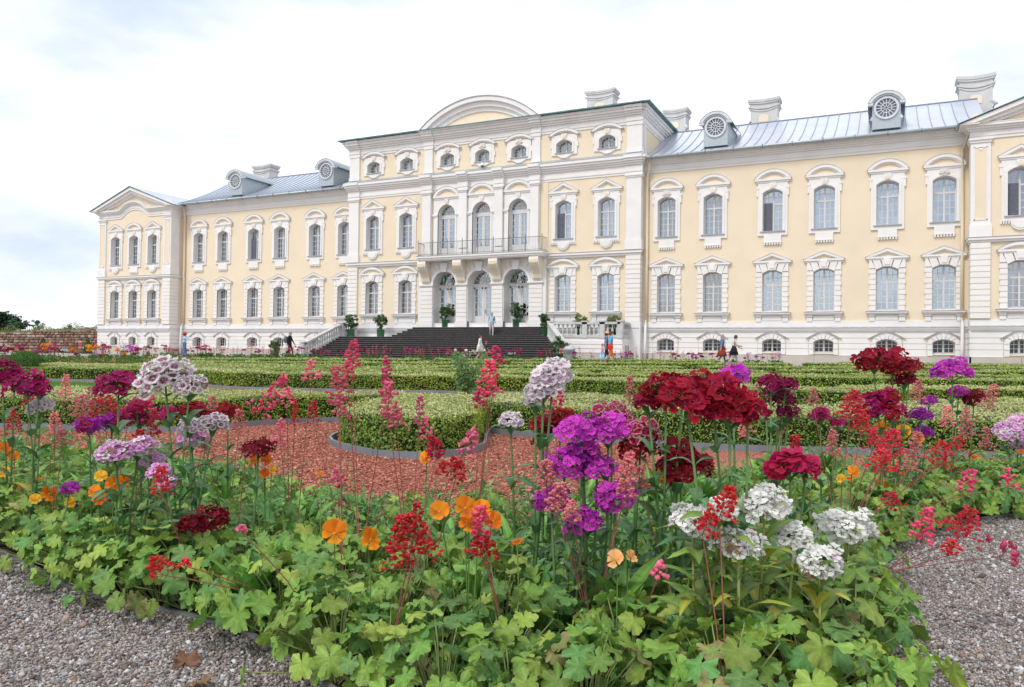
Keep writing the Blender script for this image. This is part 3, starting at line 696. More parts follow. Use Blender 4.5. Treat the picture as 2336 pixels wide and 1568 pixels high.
# segmental gable over the middle
c0, c1 = (-30.8, -21.25); hw = (c1 - c0) / 2; cx = (c0 + c1) / 2
O = [(cx + x, z) for x, z in arc(hw, 16.63, 1.92, 24)]; I1 = [(cx + x, z) for x, z in arc(hw - .5, 16.63, 1.62, 24)]; I2 = [(cx + x, z) for x, z in arc(hw - .95, 16.63, 1.28, 24)]; I3 = [(cx + x, z) for x, z in arc(hw - 1.5, 16.63, .98, 24)]
F_ = [(cx + x, z) for x, z in arc(hw + .05, 16.63, 1.99, 24)]
m = PB(); m.band(O, I1, CY - .72, CY + .6); m.band(I1, I2, CY - .5, CY + .3); m.band(I2, I3, CY - .3, CY + .3); m.band(F_, O, CY - .78, CY + 7, 2)
m.face([(x, CY - .2, z) for x, z in I3], 1); m.box(c0 - .1, c1 + .1, CY - .7, CY + .2, 16.6, 16.66, 0)
m.build('gable', [WHI, YEL, GUT], palace)
# balcony
bx0, bx1, by = -30.55, -20.62, -1.72
m = PB(); m.box(bx0, bx1, by, MY, 7.26, 7.40); m.box(bx0 + .06, bx1 - .06, by + .07, MY, 7.14, 7.26); m.box(bx0 + .12, bx1 - .12, by + .14, MY, 7.06, 7.14); m.box(bx0 - .03, bx1 + .03, by - .03, MY, 7.402, 7.425, 1)
bal = m.build('balcony', [WHI, FLASH], palace)
m = PB()
def rail(p, q, n):
    p, q = Vector(p), Vector(q)
    for z in (7.52, 8.36): m.tube([p + Vector((0, 0, z)), q + Vector((0, 0, z))], .013 if z < 8 else .018, 0, 5)
    for i in range(n + 1):
        t = p + (q - p) * (i / n); m.tube([t + Vector((0, 0, 7.43)), t + Vector((0, 0, 8.36))], .007, 0, 4, False)
rail((bx0 + .1, by + .1, 0), (bx1 - .1, by + .1, 0), 84); rail((bx0 + .1, by + .1, 0), (bx0 + .1, MY, 0), 8); rail((bx1 - .1, by + .1, 0), (bx1 - .1, MY, 0), 8)
m.build('railing', IRON, bal)
for x in np.linspace(bx0 + .1, bx1 - .1, 9):
    m = PB(); m.tube([(x, by + .1, 7.42), (x, by + .1, 8.55)], .026, 0, 6); m.build('rail_post', IRON, bal)
prof = [(0, 0), (-.80, 0), (-.86, -.16), (-.84, -.38), (-.68, -.62), (-.46, -.88), (-.30, -1.15), (-.22, -1.42), (-.10, -1.58), (0, -1.62)]
for x in (-30.2, -27.28, -24.43, -21.35):
    m = MB()
    def ext(pr, x0, x1, mi):
        n = len(pr); q = [(x0, a, b) for a, b in pr] + [(x1, a, b) for a, b in pr]
        m.quads(q, [(i, (i + 1) % n, n + (i + 1) % n, n + i) for i in range(n)] + [tuple(range(n)), tuple(range(2 * n - 1, n - 1, -1))], mi)
    ext(prof, -.34, .34, 0); ext([(a * 1.02 - .012 if a else 0, b * .96 - .06) for a, b in prof], -.2, .2, 1); ext([(a * .8 - .03 if a else 0, b * .86 - .10) for a, b in prof], -.348, .348, 1)
    m.build('console', [WHI, YEL], palace, (x - XC, MY, 7.06))
# lanterns in two portals
for x in (DX[0], DX[2]):
    m = MB(); m.tube([(0, 0, .75), (0, 0, .42)], .015, 0, 5); m.lathe([(.03, .46), (.1, .40), (.2, .30), (.22, .26)], k=8); m.lathe([(.09, -.2), (.05, -.26)], k=8)
    for i in range(6):
        a = 2 * PI * i / 6; m.tube([(.2 * math.cos(a), .2 * math.sin(a), .27), (.1 * math.cos(a), .1 * math.sin(a), -.2)], .012, 0, 4)
    ln = m.build('lantern', GREENP, palace, (x - .1 - XC, MY + .1, 5.62)); m = MB(); m.lathe([(.185, .25), (.09, -.18)], k=6); m.build('pane', GLASS, ln)
# camera dome
m = PB(); m.lathe([(.02, .3), (.1, .28), (.16, .15), (.16, .08)], (DX[1] + .15, CY - .35, 13.62), 10); m.lathe([(.11, .08), (.09, .0), (.03, -.05)], (DX[1] + .15, CY - .35, 13.62), 10, 1); m.build('ceiling_camera', [WHI, IRON], palace)
# ---- pavilions
def pavilion(xc, near):
    x0, x1, y = xc - 4.6, xc + 4.6, -1.2; wx = [xc - 2.4, xc, xc + 2.4]
    ops = []
    for i, x in enumerate(wx):
        ops.append(window('Uq' if i == 1 else 'Up', x, y, near and i == 0, shut=(near and i == 0), seed=i)); ops.append(window('Lp', x, y, near and i == 0, seed=i + 5))
    m = PB(); wall(m, x0, x1, 2.3, 13.6, y, ops)
    for x in (x0, x1): m.face([(x, y, 2.3), (x, 2, 2.3), (x, 2, 13.2), (x, y, 13.2)])
    m.build('wall', YEL, palace)
    ops = [window('Bp', x, y, seed=i) for i, x in enumerate(wx)]
    m = PB(); wall(m, x0, x1, 0, 2.3, y, ops)
    for x in (x0, x1): m.face([(x, y, 0), (x, 2, 0), (x, 2, 2.3), (x, y, 2.3)])
    m.build('basement_wall', GRV, palace)
    courses(x0, x1, y, [(x, .46) for x in wx]); plinth(x0 - .1, x1 + .1, y); ledge(x0 - .05, x1 + .05, y, .02)
    for x, s in ((x0, -1), (x1, 1)):
        m = PB()
        for a, b in ((.625, .995), (1.025, 1.315), (1.345, 1.63), (1.66, 2.04)): m.box(*sorted((x, x + s * .07)), y - .069, 0, a, b)
        m.build('stone_course', WHI, palace)
        m = PB(); m.box(*sorted((x, x + s * .14)), y - .14, 0, -.1, .6); m.build('plinth_slab', PLN, palace)
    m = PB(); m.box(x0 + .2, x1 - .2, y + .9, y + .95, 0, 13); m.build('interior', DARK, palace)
    for a, b in ((x0 - .06, x0 + .86), (x1 - .86, x1 + .06)):
        rusticated(a, b, y, y + .8, 2.66, 6.70, 13, .14)
        m = PB(); m.box(a, b, y - .10, y + .8, 7.7, 12.05); m.box(a - .06, b + .06, y - .17, y + .8, 7.0, 7.62); m.box(a - .03, b + .03, y - .13, y + .8, 7.62, 7.72)
        m.box(a + .2, b - .2, y - .104, y - .09, 7.95, 11.75, 1)
        for q in ((a + .15, a + .2), (b - .2, b - .15)): m.box(*q, y - .13, y - .1, 7.9, 11.8)
        m.box(a + .15, b - .15, y - .13, y - .1, 7.9, 7.95); m.box(a + .15, b - .15, y - .13, y - .1, 11.75, 11.8); c_ = (a + b) / 2; m.prism([(c_ - .12, 11.78), (c_ - .09, 11.66), (c_, 11.6), (c_ + .09, 11.66), (c_ + .12, 11.78)], y - .13, y - .1)
        m.box(a - .05, b + .05, y - .16, y + .8, 12.03, 12.16); m.box(a - .1, b + .1, y - .22, y + .8, 12.16, 12.26)
        m.build('pilaster', [WHI, YEL], palace)
    m = PB(); m.box(x0 - .1, x1 + .1, y - .13, .02, 6.72, 6.84); m.box(x0 - .18, x1 + .18, y - .22, .02, 6.84, 6.97); m.box(x0 - .2, x1 + .2, y - .25, .02, 6.972, 7.0, 1); m.build('string_course', [WHI, FLASH], palace)
    # cornice that swings up over the middle window
    def path(z, ov):
        pts = [(-4.6 - ov, 0), (-1.95, 0), (-1.8, .02), (-1.55, .12), (-1.3, .32), (-1.0, .5), (-.6, .64), (-.3, .69), (0, .71)]
        pts = pts + [(-a, b) for a, b in pts[-2::-1]]
        return [(xc + a, z + b) for a, b in pts]
    m = PB(); lev = [(12.22, 12.38, .06), (12.38, 12.52, .10), (12.52, 12.66, .08), (12.66, 12.75, .18), (12.75, 12.86, .28), (12.86, 12.98, .38)]
    for a, b, e in lev:
        m.band(path(b, 0), path(a, 0), y - e, y + .1)
        for s in (-1, 1): m.box(*sorted((xc + s * 4.6, xc + s * (4.6 + e))), y - e, .3, a, b)
    m.band(path(13.02, 0), path(12.982, 0), y - .4, y + .1, 0)
    m.build('cornice', [WHI, GUT], palace)
    m = PB()
    for s in (-1, 1): m.box(*sorted((xc + s * 4.3, xc + s * 5.2)), y - .6, 5.4, 12.93, 12.984)
    m.build('soffit', WHI, palace)
    rk = lambda o, ap_: [(xc - o, 12.99), (xc, ap_), (xc + o, 12.99)]
    m = PB(); m.band(rk(5.15, 14.86), rk(4.55, 14.6), y - .62, y + .1); m.band(rk(4.55, 14.6), rk(4.0, 14.36), y - .45, y + .1); m.band(rk(4.0, 14.36), rk(3.6, 14.2), y - .25, y + .1)
    m.face([(xc - 4, y - .03, 12.9), (xc + 4, y - .03, 12.9), (xc, y - .03, 14.4)], 1)
    m.build('gable', [WHI, YEL], palace)
    m = PB(); o = rk(5.35, 14.95); n_ = rk(5.3, 14.88)
    m.band(o, n_, y - .66, 5.5, 0); m.band(rk(5.36, 14.955), rk(5.29, 14.87), y - .70, y - .66, 1); m.build('roof', [ROOF, COPPER], palace)
pavilion(-60.6, False); pavilion(8.7, True)
# downpipes
def pipe(x, y, zt, zb_=0.1, m_=YEL):
    m = PB(); m.tube([(x + .25, -.66, zt), (x + .2, -.5, zt - .35), (x, y, zt - 1.15), (x, y, 7.5), (x, y - .05, 7.1), (x, y, 6.6), (x, y, 2.75)], .085, 0, 8); d = m.build('downpipe', m_, palace)
    m = PB(); m.tube([(x, y, 2.76), (x, y - .2, 2.45), (x, y - .26, 1.2), (x, y - .26, zb_)], .088, 0, 8); m.build('lower_pipe', WHI, d)
pipe(-13.95, -.14, 13.1); pipe(3.75, -.14, 13.1); pipe(-55.6, -.14, 13.1)
m = PB(); m.tube([(CX1 + .5, -1.0, 16.6), (CX1 + .1, -.7, 16.0), (CX1 + .12, -.2, 15.4), (CX1 + .12, -.2, 13.6)], .07, 0, 8); m.build('downpipe', WHI, palace)
# ---- terrace and stairs
TX0, TX1, TY = -36.8, -14.9, -2.3
m = PB(); m.box(TX0, TX1, TY + .02, CY, -.1, 1.58); m.build('terrace', WHI, palace)
m = PB(); m.box(TX0, TX1, TY, CY - .02, 1.582, 1.6); m.build('terrace_floor', STN, palace)
for i, (a, b) in enumerate(((.62, .85), (.88, 1.13), (1.16, 1.40))):
    m = PB(); m.box(-19.9, TX1 + .06, TY - .05, TY + .02, a, b); m.build('stone_course', WHI, palace)
m = PB(); m.box(-19.9, TX1 + .1, TY - .09, TY + .02, -.1, .58); m.build('plinth_slab', PLN, palace)
ns = 11
def stair(i, xa, xb, ya, yb_, z0, z1, xa2=None, xb2=None):
    m = PB(); p = [(xa, yb_, z0), (xb, yb_, z0), (xb2 if xb2 is not None else xb, ya, z0), (xa2 if xa2 is not None else xa, ya, z0)]
    p += [(x, y_, z1) for x, y_, _ in p]
    m.quads(p, [(0, 3, 2, 1), (4, 5, 6, 7), (0, 1, 5, 4), (1, 2, 6, 5), (2, 3, 7, 6), (3, 0, 4, 7)])
    q = [(p[4][0], p[4][1] - .03, z1 - .028), (p[5][0], p[5][1] - .03, z1 - .028), (p[5][0], p[5][1] + .02, z1 - .028), (p[4][0], p[4][1] + .02, z1 - .028)]
    q += [(a_, b_, z1 + .004) for a_, b_, _ in q]; m.quads(q, [(0, 3, 2, 1), (4, 5, 6, 7), (0, 1, 5, 4), (1, 2, 6, 5), (2, 3, 7, 6), (3, 0, 4, 7)], 1)
    return m
stc = empty('staircase', (0, 0, 0), palace)
for i in range(ns):
    t = (i + 1) / ns; z1 = 1.6 - i * 1.6 / ns; yb_ = TY - .02 - (i + 1) * .365
    xr = -20.0 + 2.9 * t; m = stair(i, TX0 + .15, xr, TY, yb_, -.1, z1 - .003, None, -20.0); m.build('step', [STEP, NOSE], stc)
for i in range(5):
    z1 = 2.32 - i * .145; yb_ = MY - .25 - (i + 1) * .27; ex = .26 * (i + 1)
    m = stair(i, -30.8 - ex, -20.9 + ex * .6, MY, yb_, 1.55, z1); m.build('step', [STEP, NOSE], stc)
# balustrades: bottom rail, top rail and turned balusters
bp = MB(); bp.lathe([(.075, 0), (.08, .05), (.045, .08), (.06, .16), (.088, .26), (.07, .38), (.038, .46), (.05, .52), (.042, .56), (.07, .62), (.075, .68)], k=10); bme = bp.mesh('baluster', STN)
def balustrade(p, q, n, posts=(0, 1), rise=0.0):
    p, q = Vector(p), Vector(q); b = empty('balustrade', (0, 0, 0), palace); dr_ = (q - p); side = Vector((-dr_.y, dr_.x, 0)).normalized()
    def slab(o0, o1, w, h0, h1, nm):
        m = PB(); vs = []
        for c in (p + dr_.normalized() * o0, q - dr_.normalized() * o1):
            for s in (-1, 1):
                for z in (h0, h1): e_ = c + side * s * w; vs.append((e_.x, e_.y, c.z + z))
        m.quads(vs, [(0, 1, 3, 2), (4, 6, 7, 5), (0, 2, 6, 4), (1, 5, 7, 3), (0, 4, 5, 1), (2, 3, 7, 6)]); m.build(nm, STN, b)
    slab(0, 0, .16, -.02, .14, 'bottom_rail'); slab(0, 0, .17, .83, .98, 'top_rail')
    for i in range(n):
        c = p + dr_ * ((i + .8) / (n + .6)); link('baluster', bme, b, (c.x - XC, c.y, c.z + .14), None, (1, 1, 1.02))
    for t in posts:
        c = p + dr_ * t; m = PB(); m.box(c.x - .17, c.x + .17, c.y - .17, c.y + .17, c.z - .05, c.z + .96); m.box(c.x - .22, c.x + .22, c.y - .22, c.y + .22, c.z + .985, c.z + 1.06); m.build('newel', STN, b)
zb_ = 1.6
balustrade((-19.75, TY + .12, zb_), (TX1 - .1, TY + .12, zb_), 15, (0, .5, .75, 1)); balustrade((TX1 - .1, TY + .3, zb_), (TX1 - .1, CY - .2, zb_), 5, ())
balustrade((TX0 + .12, TY + .1, zb_), (TX0 + .12, CY - .2, zb_), 5, (0,))
balustrade((TX0 + .05, TY, zb_), (TX0 + .05, TY - 4.1, .08), 15, (1,)); balustrade((-19.8, TY, zb_), (-17.0, TY - 4.1, .08), 15, (1,))
for xa, ya, xb, yb_ in ((TX0 + .05, TY, TX0 + .05, TY - 4.2), (-19.8, TY, -16.95, TY - 4.2)):
    m = PB(); vs = []
    for s in (-.15, .15): vs += [(xa + s, ya, -.1), (xb + s, yb_, -.1), (xb + s, yb_, .1), (xa + s, ya, 1.62)]
    m.quads(vs, [(0, 1, 2, 3), (4, 7, 6, 5), (3, 2, 6, 7), (1, 5, 6, 2), (0, 3, 7, 4)]); m.build('string_wall', STN, palace)
# ------------------------------------------------------------------ ground and garden sheets
GRAVEL_C = (0.33, 0.29, 0.265)
def gravelmat():
    m, t, o = mat('gravel')
    geo = tn(t, 'ShaderNodeNewGeometry'); v = tn(t, 'ShaderNodeTexVoronoi'); v.inputs['Scale'].default_value = 75
    t.links.new(geo.outputs['Position'], v.inputs['Vector'])
    r = tn(t, 'ShaderNodeValToRGB'); e = r.color_ramp.elements
    e[0].position = 0; e[0].color = (.10, .075, .06, 1); e[1].position = 1; e[1].color = (.52, .49, .46, 1)
    for p_, c_ in ((.3, (.22, .17, .14, 1)), (.55, (.36, .31, .28, 1)), (.8, (.40, .37, .36, 1))):
        q = e.new(p_); q.color = c_
    sx = tn(t, 'ShaderNodeSeparateColor'); t.links.new(v.outputs['Color'], sx.inputs[0]); t.links.new(sx.outputs[0], r.inputs[0])
    n = tn(t, 'ShaderNodeTexNoise'); n.inputs['Scale'].default_value = 1.3; n.inputs['Detail'].default_value = 5; t.links.new(geo.outputs['Position'], n.inputs['Vector'])
    mx_ = tn(t, 'ShaderNodeMix', data_type='RGBA', blend_type='MIX'); mx_.inputs['B'].default_value = (.40, .36, .335, 1)
    rr = tn(t, 'ShaderNodeMapRange'); rr.inputs['From Min'].default_value = .35; rr.inputs['From Max'].default_value = .7; rr.inputs['To Max'].default_value = .75
    t.links.new(n.outputs['Fac'], rr.inputs['Value']); t.links.new(rr.outputs[0], mx_.inputs['Factor']); t.links.new(r.outputs[0], mx_.inputs['A'])
    p = tn(t, 'ShaderNodeBsdfPrincipled'); p.inputs['Roughness'].default_value = .9; p.inputs['Specular IOR Level'].default_value = .2
    b = tn(t, 'ShaderNodeBump'); b.inputs['Strength'].default_value = .8; b.inputs['Distance'].default_value = .012; b.invert = True
    t.links.new(v.outputs['Distance'], b.inputs['Height']); t.links.new(b.outputs[0], p.inputs['Normal'])
    t.links.new(mx_.outputs['Result'], p.inputs['Base Color']); t.links.new(p.outputs[0], o.inputs[0])
    return m
GRAVEL = gravelmat()
xs = np.unique(np.concatenate([np.linspace(-900, 900, 25), np.linspace(-90, 40, 27)]))
ys = np.unique(np.concatenate([np.linspace(-400, 1500, 20), np.linspace(20, 44, 25)]))
V = [(x, y, gz(x, y)) for y in ys for x in xs]; nx = len(xs)
F = [(j * nx + i, j * nx + i + 1, (j + 1) * nx + i + 1, (j + 1) * nx + i) for j in range(len(ys) - 1) for i in range(nx - 1)]
g = link('ground', npmesh('ground', V, F, GRAVEL, smooth_=True)); tag(g, 'grey brown gravel ground of paths and walks around the palace garden', kind='structure')
MULCH = surf('crushed_brick', (0.44, 0.15, 0.105), 0.9, 0.45, 55, 0.9, 60, detail=3)
LAWNM = surf('lawn_soil', (0.075, 0.17, 0.035), 0.9, 0.3, 3.0, 0.6, 90)
SOIL = surf('garden_soil', (0.035, 0.026, 0.02), 0.95, 0.4, 30, 1.0, 50)
def sheet(name, pts, m, dz, label):
    """flat sheet lying on the terrain: (u, d) outline, gridded so that it follows the slope"""
    P = [gp(u, d, dz) for u, d in pts]
    bm = bmesh.new(); bm.faces.new([bm.verts.new(p) for p in P]); bmesh.ops.triangulate(bm, faces=bm.faces[:])
    for _ in range(4):
        ed = [e for e in bm.edges if e.calc_length() > 4]
        if not ed: break
        bmesh.ops.subdivide_edges(bm, edges=ed, cuts=1); bmesh.ops.triangulate(bm, faces=bm.faces[:])
    for v in bm.verts: v.co.z = gz(v.co.x, v.co.y) + dz
    me = bpy.data.meshes.new(name); bm.to_mesh(me); bm.free(); me.materials.append(m)
    return tag(link(name, me), label, kind='structure')
BED = [(-4.6, 4.6), (-3.2, 3.75), (-2.4, 3.35), (-1.74, 2.84), (-1.38, 2.54), (-1.0, 2.36), (-.76, 2.22), (-.54, 2.0), (-.32, 1.74), (.0, 1.55), (.45, 1.52), (.68, 1.62), (.88, 1.9), (1.08, 2.4), (1.34, 3.05), (1.80, 3.52), (2.45, 3.95), (3.4, 4.25), (5.2, 4.5),
       (5.2, 5.6), (3, 5.2), (1.7, 4.85), (.75, 4.15), (.25, 3.62), (-.6, 3.55), (-1.2, 3.9), (-1.9, 4.6), (-3, 5.5), (-5, 6.2)]
NFRONT = 19
sheet('mulch_path', [(-9, 5.6), (-5, 5.0), (-2, 4), (-.6, 3.3), (.4, 3.3), (1.5, 4.4), (3, 5), (7, 5.3), (11, 11), (9, 17), (-2, 18.5), (-9, 23), (-16, 25.5), (-19, 22), (-14, 12)], MULCH, .004, 'red crushed brick path between the flower bed and the hedges')
bed = sheet('bed_soil', BED, SOIL, .010, 'dark soil of the curved flower bed')
sheet('lawn', [(-7.2, 12.6), (-4.7, 12.7), (-4.9, 14.6), (-7.4, 16.6), (-11, 18.2), (-14, 18.0), (-11, 14.5)], LAWNM, .009, 'short green lawn between red paths and low hedges')
sheet('far_lawn', [(-17.5, 24), (-13.6, 23.2), (-14.5, 32), (-18, 34), (-27, 36), (-27, 30)], LAWNM, .012, 'strip of lawn beneath the domed shrub')
EDGEM = surf('zinc_edging', (0.22, 0.245, 0.28), 0.5, 0.12, 4, metal=.35)
CONC = surf('concrete_edging', (0.20, 0.20, 0.205), 0.85, 0.15, 8)
def strip(name, pts, h, th, m, z=0.0, closed=False):
    P = [gp(u, d, z) for u, d in pts]; n = len(P); mb = MB()
    for i in range(n if closed else n - 1):
        a, b = P[i], P[(i + 1) % n]; t = (b - a).normalized(); s = Vector((-t.y, t.x, 0)) * th; H = Vector((0, 0, h)); D = Vector((0, 0, -.03))
        q = [a - s + D, b - s + D, b + s + D, a + s + D, a - s + H, b - s + H, b + s + H, a + s + H]
        mb.quads(q, [(4, 5, 6, 7), (0, 1, 5, 4), (1, 2, 6, 5), (2, 3, 7, 6), (3, 0, 4, 7)])
    return mb.build(name, m)
def dense(pts, st, closed=False):
    """resample a (u, d) outline with a smooth curve through the points"""
    P = [np.array(p, float) for p in pts]; n = len(P); o = []
    for i in range(n if closed else n - 1):
        g_ = lambda k: P[k % n] if closed else P[min(max(k, 0), n - 1)]
        p0, p1, p2, p3 = g_(i - 1), g_(i), g_(i + 1), g_(i + 2); k = max(1, int(np.linalg.norm(p2 - p1) / st))
        for j in range(k):
            t = j / k; o.append(tuple(.5 * ((2 * p1) + (-p0 + p2) * t + (2 * p0 - 5 * p1 + 4 * p2 - p3) * t * t + (-p0 + 3 * p1 - 3 * p2 + p3) * t ** 3)))
    if not closed: o.append(tuple(P[-1]))
    return o
tag(strip('bed_edging', dense(BED[:NFRONT], .12), .014, .006, CONC), 'low grey edging strip along the front of the flower bed', 'edging')
# ------------------------------------------------------------------ clipped box hedges
HEDGE_CORE = surf('hedge_inner_shade', (0.018, 0.03, 0.008), 0.9, 0.4, 12)  # dark green puts the shade inside the foliage into the colour
BOXLEAF = foliage('box_leaf', trans=.22, rough=.5, spec=.3, hv=.0, vv=.0)
def inpoly(P, x, y):
    n = len(P); c = np.zeros(len(x), bool); j = n - 1
    for i in range(n):
        xi, yi = P[i]; xj, yj = P[j]
        k = ((yi > y) != (yj > y)) & (x < (xj - xi) * (y - yi) / (yj - yi + 1e-12) + xi); c ^= k; j = i
    return c
def leafquads(C, Nrm, size, col, fold=0.25, narrow=.55):
    """one four-cornered leaf at each centre C, roughly facing Nrm"""
    n = len(C); a = rng.normal(size=(n, 3)); Nn = Nrm + rng.normal(size=(n, 3)) * .75; Nn /= np.linalg.norm(Nn, axis=1)[:, None] + 1e-9
    t = np.cross(Nn, a); t /= np.linalg.norm(t, axis=1)[:, None] + 1e-9; b = np.cross(Nn, t)
    s = (size * rng.uniform(.6, 1.3, n))[:, None] if np.ndim(size) == 0 else (size * rng.uniform(.6, 1.3, n))[:, None]
    V = np.stack([C - t * s, C - b * s * narrow + Nn * s * fold, C + t * s, C + b * s * narrow + Nn * s * fold], 1).reshape(-1, 3)
    return V, np.arange(4 * n).reshape(n, 4), np.repeat(col, 4, 0)
def inset(pts, k):
    n = len(pts); o = []
    for i in range(n):
        a, b, c = np.array(pts[i - 1]), np.array(pts[i]), np.array(pts[(i + 1) % n]); t = c - a; t = t / (np.linalg.norm(t) + 1e-9); o.append(tuple(b + np.array([-t[1], t[0]]) * k))
    return o
def hedge(pts, h, side_n, top_n, leaf, label, name='box_hedge', group='clipped box hedges of the parterre', edging=True, st=.25, pale=.72, wob=.02, closed=True):
    pts = dense(pts, st, True) if st else pts
    P3 = [gp(u, d) for u, d in pts]; P = [(p.x, p.y) for p in P3]; n = len(P)
    ar = sum(P[i][0] * P[(i + 1) % n][1] - P[(i + 1) % n][0] * P[i][1] for i in range(n)) / 2
    if ar < 0: P = P[::-1]; P3 = P3[::-1]; pts = pts[::-1]
    z = np.array([p.z for p in P3]); P_ = np.array(P)
    root = empty(name, (float(P_[:, 0].mean()), float(P_[:, 1].mean()), float(z.min())))
    tag(root, label, 'hedge', group); off = np.array(root.location)
    e = .03; tri = geometry.tessellate_polygon([[Vector((x, y, 0)) for x, y in P]])
    K = [gu(u, d) for u, d in inset(pts, wob + .022)]; V = [(k_.x, k_.y, zz - .02) for k_, zz in zip(K, z)] + [(k_.x, k_.y, zz + h - e) for k_, zz in zip(K, z)]
    mb = MB(); mb.v = [tuple(np.array(v) - off) for v in V]
    for i in range(n): mb.f.append((i, (i + 1) % n, n + (i + 1) % n, n + i)); mb.m.append(0); mb.sm.append(False)
    for t in tri: mb.f.append(tuple(n + k for k in t)); mb.m.append(0); mb.sm.append(False)
    mb.build('shade_core', HEDGE_CORE, root)  # solid core, coloured as the shade seen between the leaves
    # leaves: sides
    L_ = np.array([math.dist(P[i], P[(i + 1) % n]) for i in range(n)]); w = L_ / L_.sum()
    mid_ = (P_ + np.roll(P_, -1, 0)) / 2; tg = np.roll(P_, -1, 0) - P_; nr = np.stack([tg[:, 1], -tg[:, 0]], 1) / (L_[:, None] + 1e-9)
    face = ((-mid_ * nr).sum(1) / (np.linalg.norm(mid_, axis=1) + 1e-9) > -.15); w = w * np.where(face, 1.0, .25); w /= w.sum()
    ns_ = int(side_n * h * L_[face].sum()); k = rng.choice(n, ns_, p=w); t = rng.random(ns_)
    xy = P_[k] + (np.roll(P_, -1, 0) - P_)[k] * t[:, None]; zz = z[k] + (np.roll(z, -1) - z)[k] * t; hh = rng.random(ns_)
    bulge = wob * (np.sin(xy[:, 0] * 5.1 + xy[:, 1] * 3.7) + .6 * np.sin(xy[:, 0] * 11 - xy[:, 1] * 9 + hh * 9)) + rng.normal(0, .008 + leaf * .25, ns_)
    C1 = np.stack([xy[:, 0] + nr[k][:, 0] * bulge, xy[:, 1] + nr[k][:, 1] * bulge, zz + .015 + hh * (h - .01)], 1)
    N1 = np.stack([nr[k][:, 0], nr[k][:, 1], np.full(ns_, .35)], 1)
    pat = .5 + .5 * np.sin(xy[:, 0] * 1.9 + 1.3 * np.sin(xy[:, 1] * 2.3)); g_ = rng.random(ns_)
    base = np.stack([.13 + .08 * g_ + .07 * pat, .225 + .12 * g_ + .06 * pat, .032 + .02 * g_], 1) * (.75 + .5 * rng.random(ns_))[:, None]
    young = rng.random(ns_) < .10 + .12 * pat; base[young] = base[young] * np.array([1.6, 1.5, 1.4]); tan_ = rng.random(ns_) < .05; base[tan_] = np.array([.36, .25, .10])
    # top: pale clipped tips
    lo, hi = P_.min(0), P_.max(0); A_ = abs(ar); nt_ = int(top_n * A_); k2 = int(nt_ * (hi - lo).prod() / max(A_, .01) * 1.02)
    q = rng.random((k2, 2)) * (hi - lo) + lo; q = q[inpoly(P, q[:, 0], q[:, 1])]
    gzv = np.array([.34 * smooth((y - 22) / 20) for y in q[:, 1]])
    C2 = np.stack([q[:, 0], q[:, 1], gzv + h + rng.normal(0, .006 + leaf * .2, len(q)) + .014 * np.sin(q[:, 0] * 4 + q[:, 1] * 3) + .010 * np.sin(q[:, 0] * 9 - q[:, 1] * 7)], 1); N2 = np.tile([0, 0, 1.0], (len(q), 1))
    g2 = rng.random(len(q)); p2 = .5 + .5 * np.sin(q[:, 0] * 1.1 + 2 * np.sin(q[:, 1] * .8)); pl = (g2 < pale * (.75 + .5 * p2))
    c2 = np.stack([.26 + .08 * g2, .34 + .1 * g2, .075 + .03 * g2], 1); c2[pl] = np.stack([.47 + .14 * g2[pl], .485 + .12 * g2[pl], .21 + .09 * g2[pl]], 1)
    C = np.concatenate([C1, C2]) - off; Nn = np.concatenate([N1, N2]); col = np.concatenate([base, c2])
    V, F, cc = leafquads(C, Nn, leaf, col, .15); me = npmesh('leaves', V, F, BOXLEAF, cc)
    tag(link('leaves', me, root), kind='stuff')
    if edging:
        ed = strip('edging', [(u, d) for u, d in inset(pts, -.07)], .06, .012, EDGEM, 0, True); ed.parent = root; ed.location = -root.location
    return root
hedge([(-7.5, 8.1), (-4.62, 7.65), (-3.57, 7.5), (-3.05, 7.78), (-2.75, 8.3), (-2.3, 8.75), (-1.75, 8.95), (-1.2, 9.0), (-1.2, 9.55), (-2.3, 9.6), (-3.5, 9.75), (-4.5, 9.6), (-7.5, 9.9)], .31, 6000, 2300, .0125, 'wide clipped hedge with wavy front edge beyond the left half of the flower bed')
hedge([(-1.52, 6.85), (-1.30, 6.35), (-1.0, 6.0), (-.66, 5.87), (-.44, 6.1), (-.29, 6.5), (-.30, 7.2), (-.30, 8.2), (-.6, 9.5), (-1.1, 9.5), (-1.3, 8.5), (-1.5, 7.6)], .31, 6500, 2600, .0135, 'rounded bushy hedge end jutting onto the red path', wob=.035, pale=.62)
hedge([(-.2, 7.9), (.31, 7.43), (.55, 7.28), (1.4, 6.85), (2.23, 6.6), (2.96, 6.55), (3.9, 6.4), (6.2, 6.2), (6.6, 9.8), (4.6, 9.0), (3.4, 8.3), (2.5, 8.1), (1.7, 8.7), (.9, 9.7), (0, 9.8), (-.2, 9.0)], .31, 6000, 2100, .0125, 'wide pale-topped hedge behind the tall dark red flowers')
hedge([(-13.6, 22.5), (-12.9, 21.6), (-11.6, 20.8), (-9.3, 20), (-7.1, 17.6), (-5.5, 16.1), (-2.2, 15.6), (.4, 15.6), (.6, 16.6), (-2.2, 16.8), (-5.2, 17.3), (-7.0, 19.0), (-9.2, 21.4), (-11.8, 22.5), (-13, 23.4)], .35, 2600, 750, .021, 'long curving hedge with corner beside the lawn', st=.5)
hedge([(.9, 15.6), (2.2, 14.6), (3.1, 12.6), (3.9, 11.5), (5.0, 11.2), (6.7, 12.6), (9.5, 12.9), (9.7, 13.9), (6.4, 13.8), (5.1, 12.6), (4.2, 12.9), (3.4, 14.6), (2.6, 15.9), (1.1, 16.6)], .33, 3000, 900, .02, 'curved hedge bulging forward behind the dark red flowers on the tall stem', st=.5)
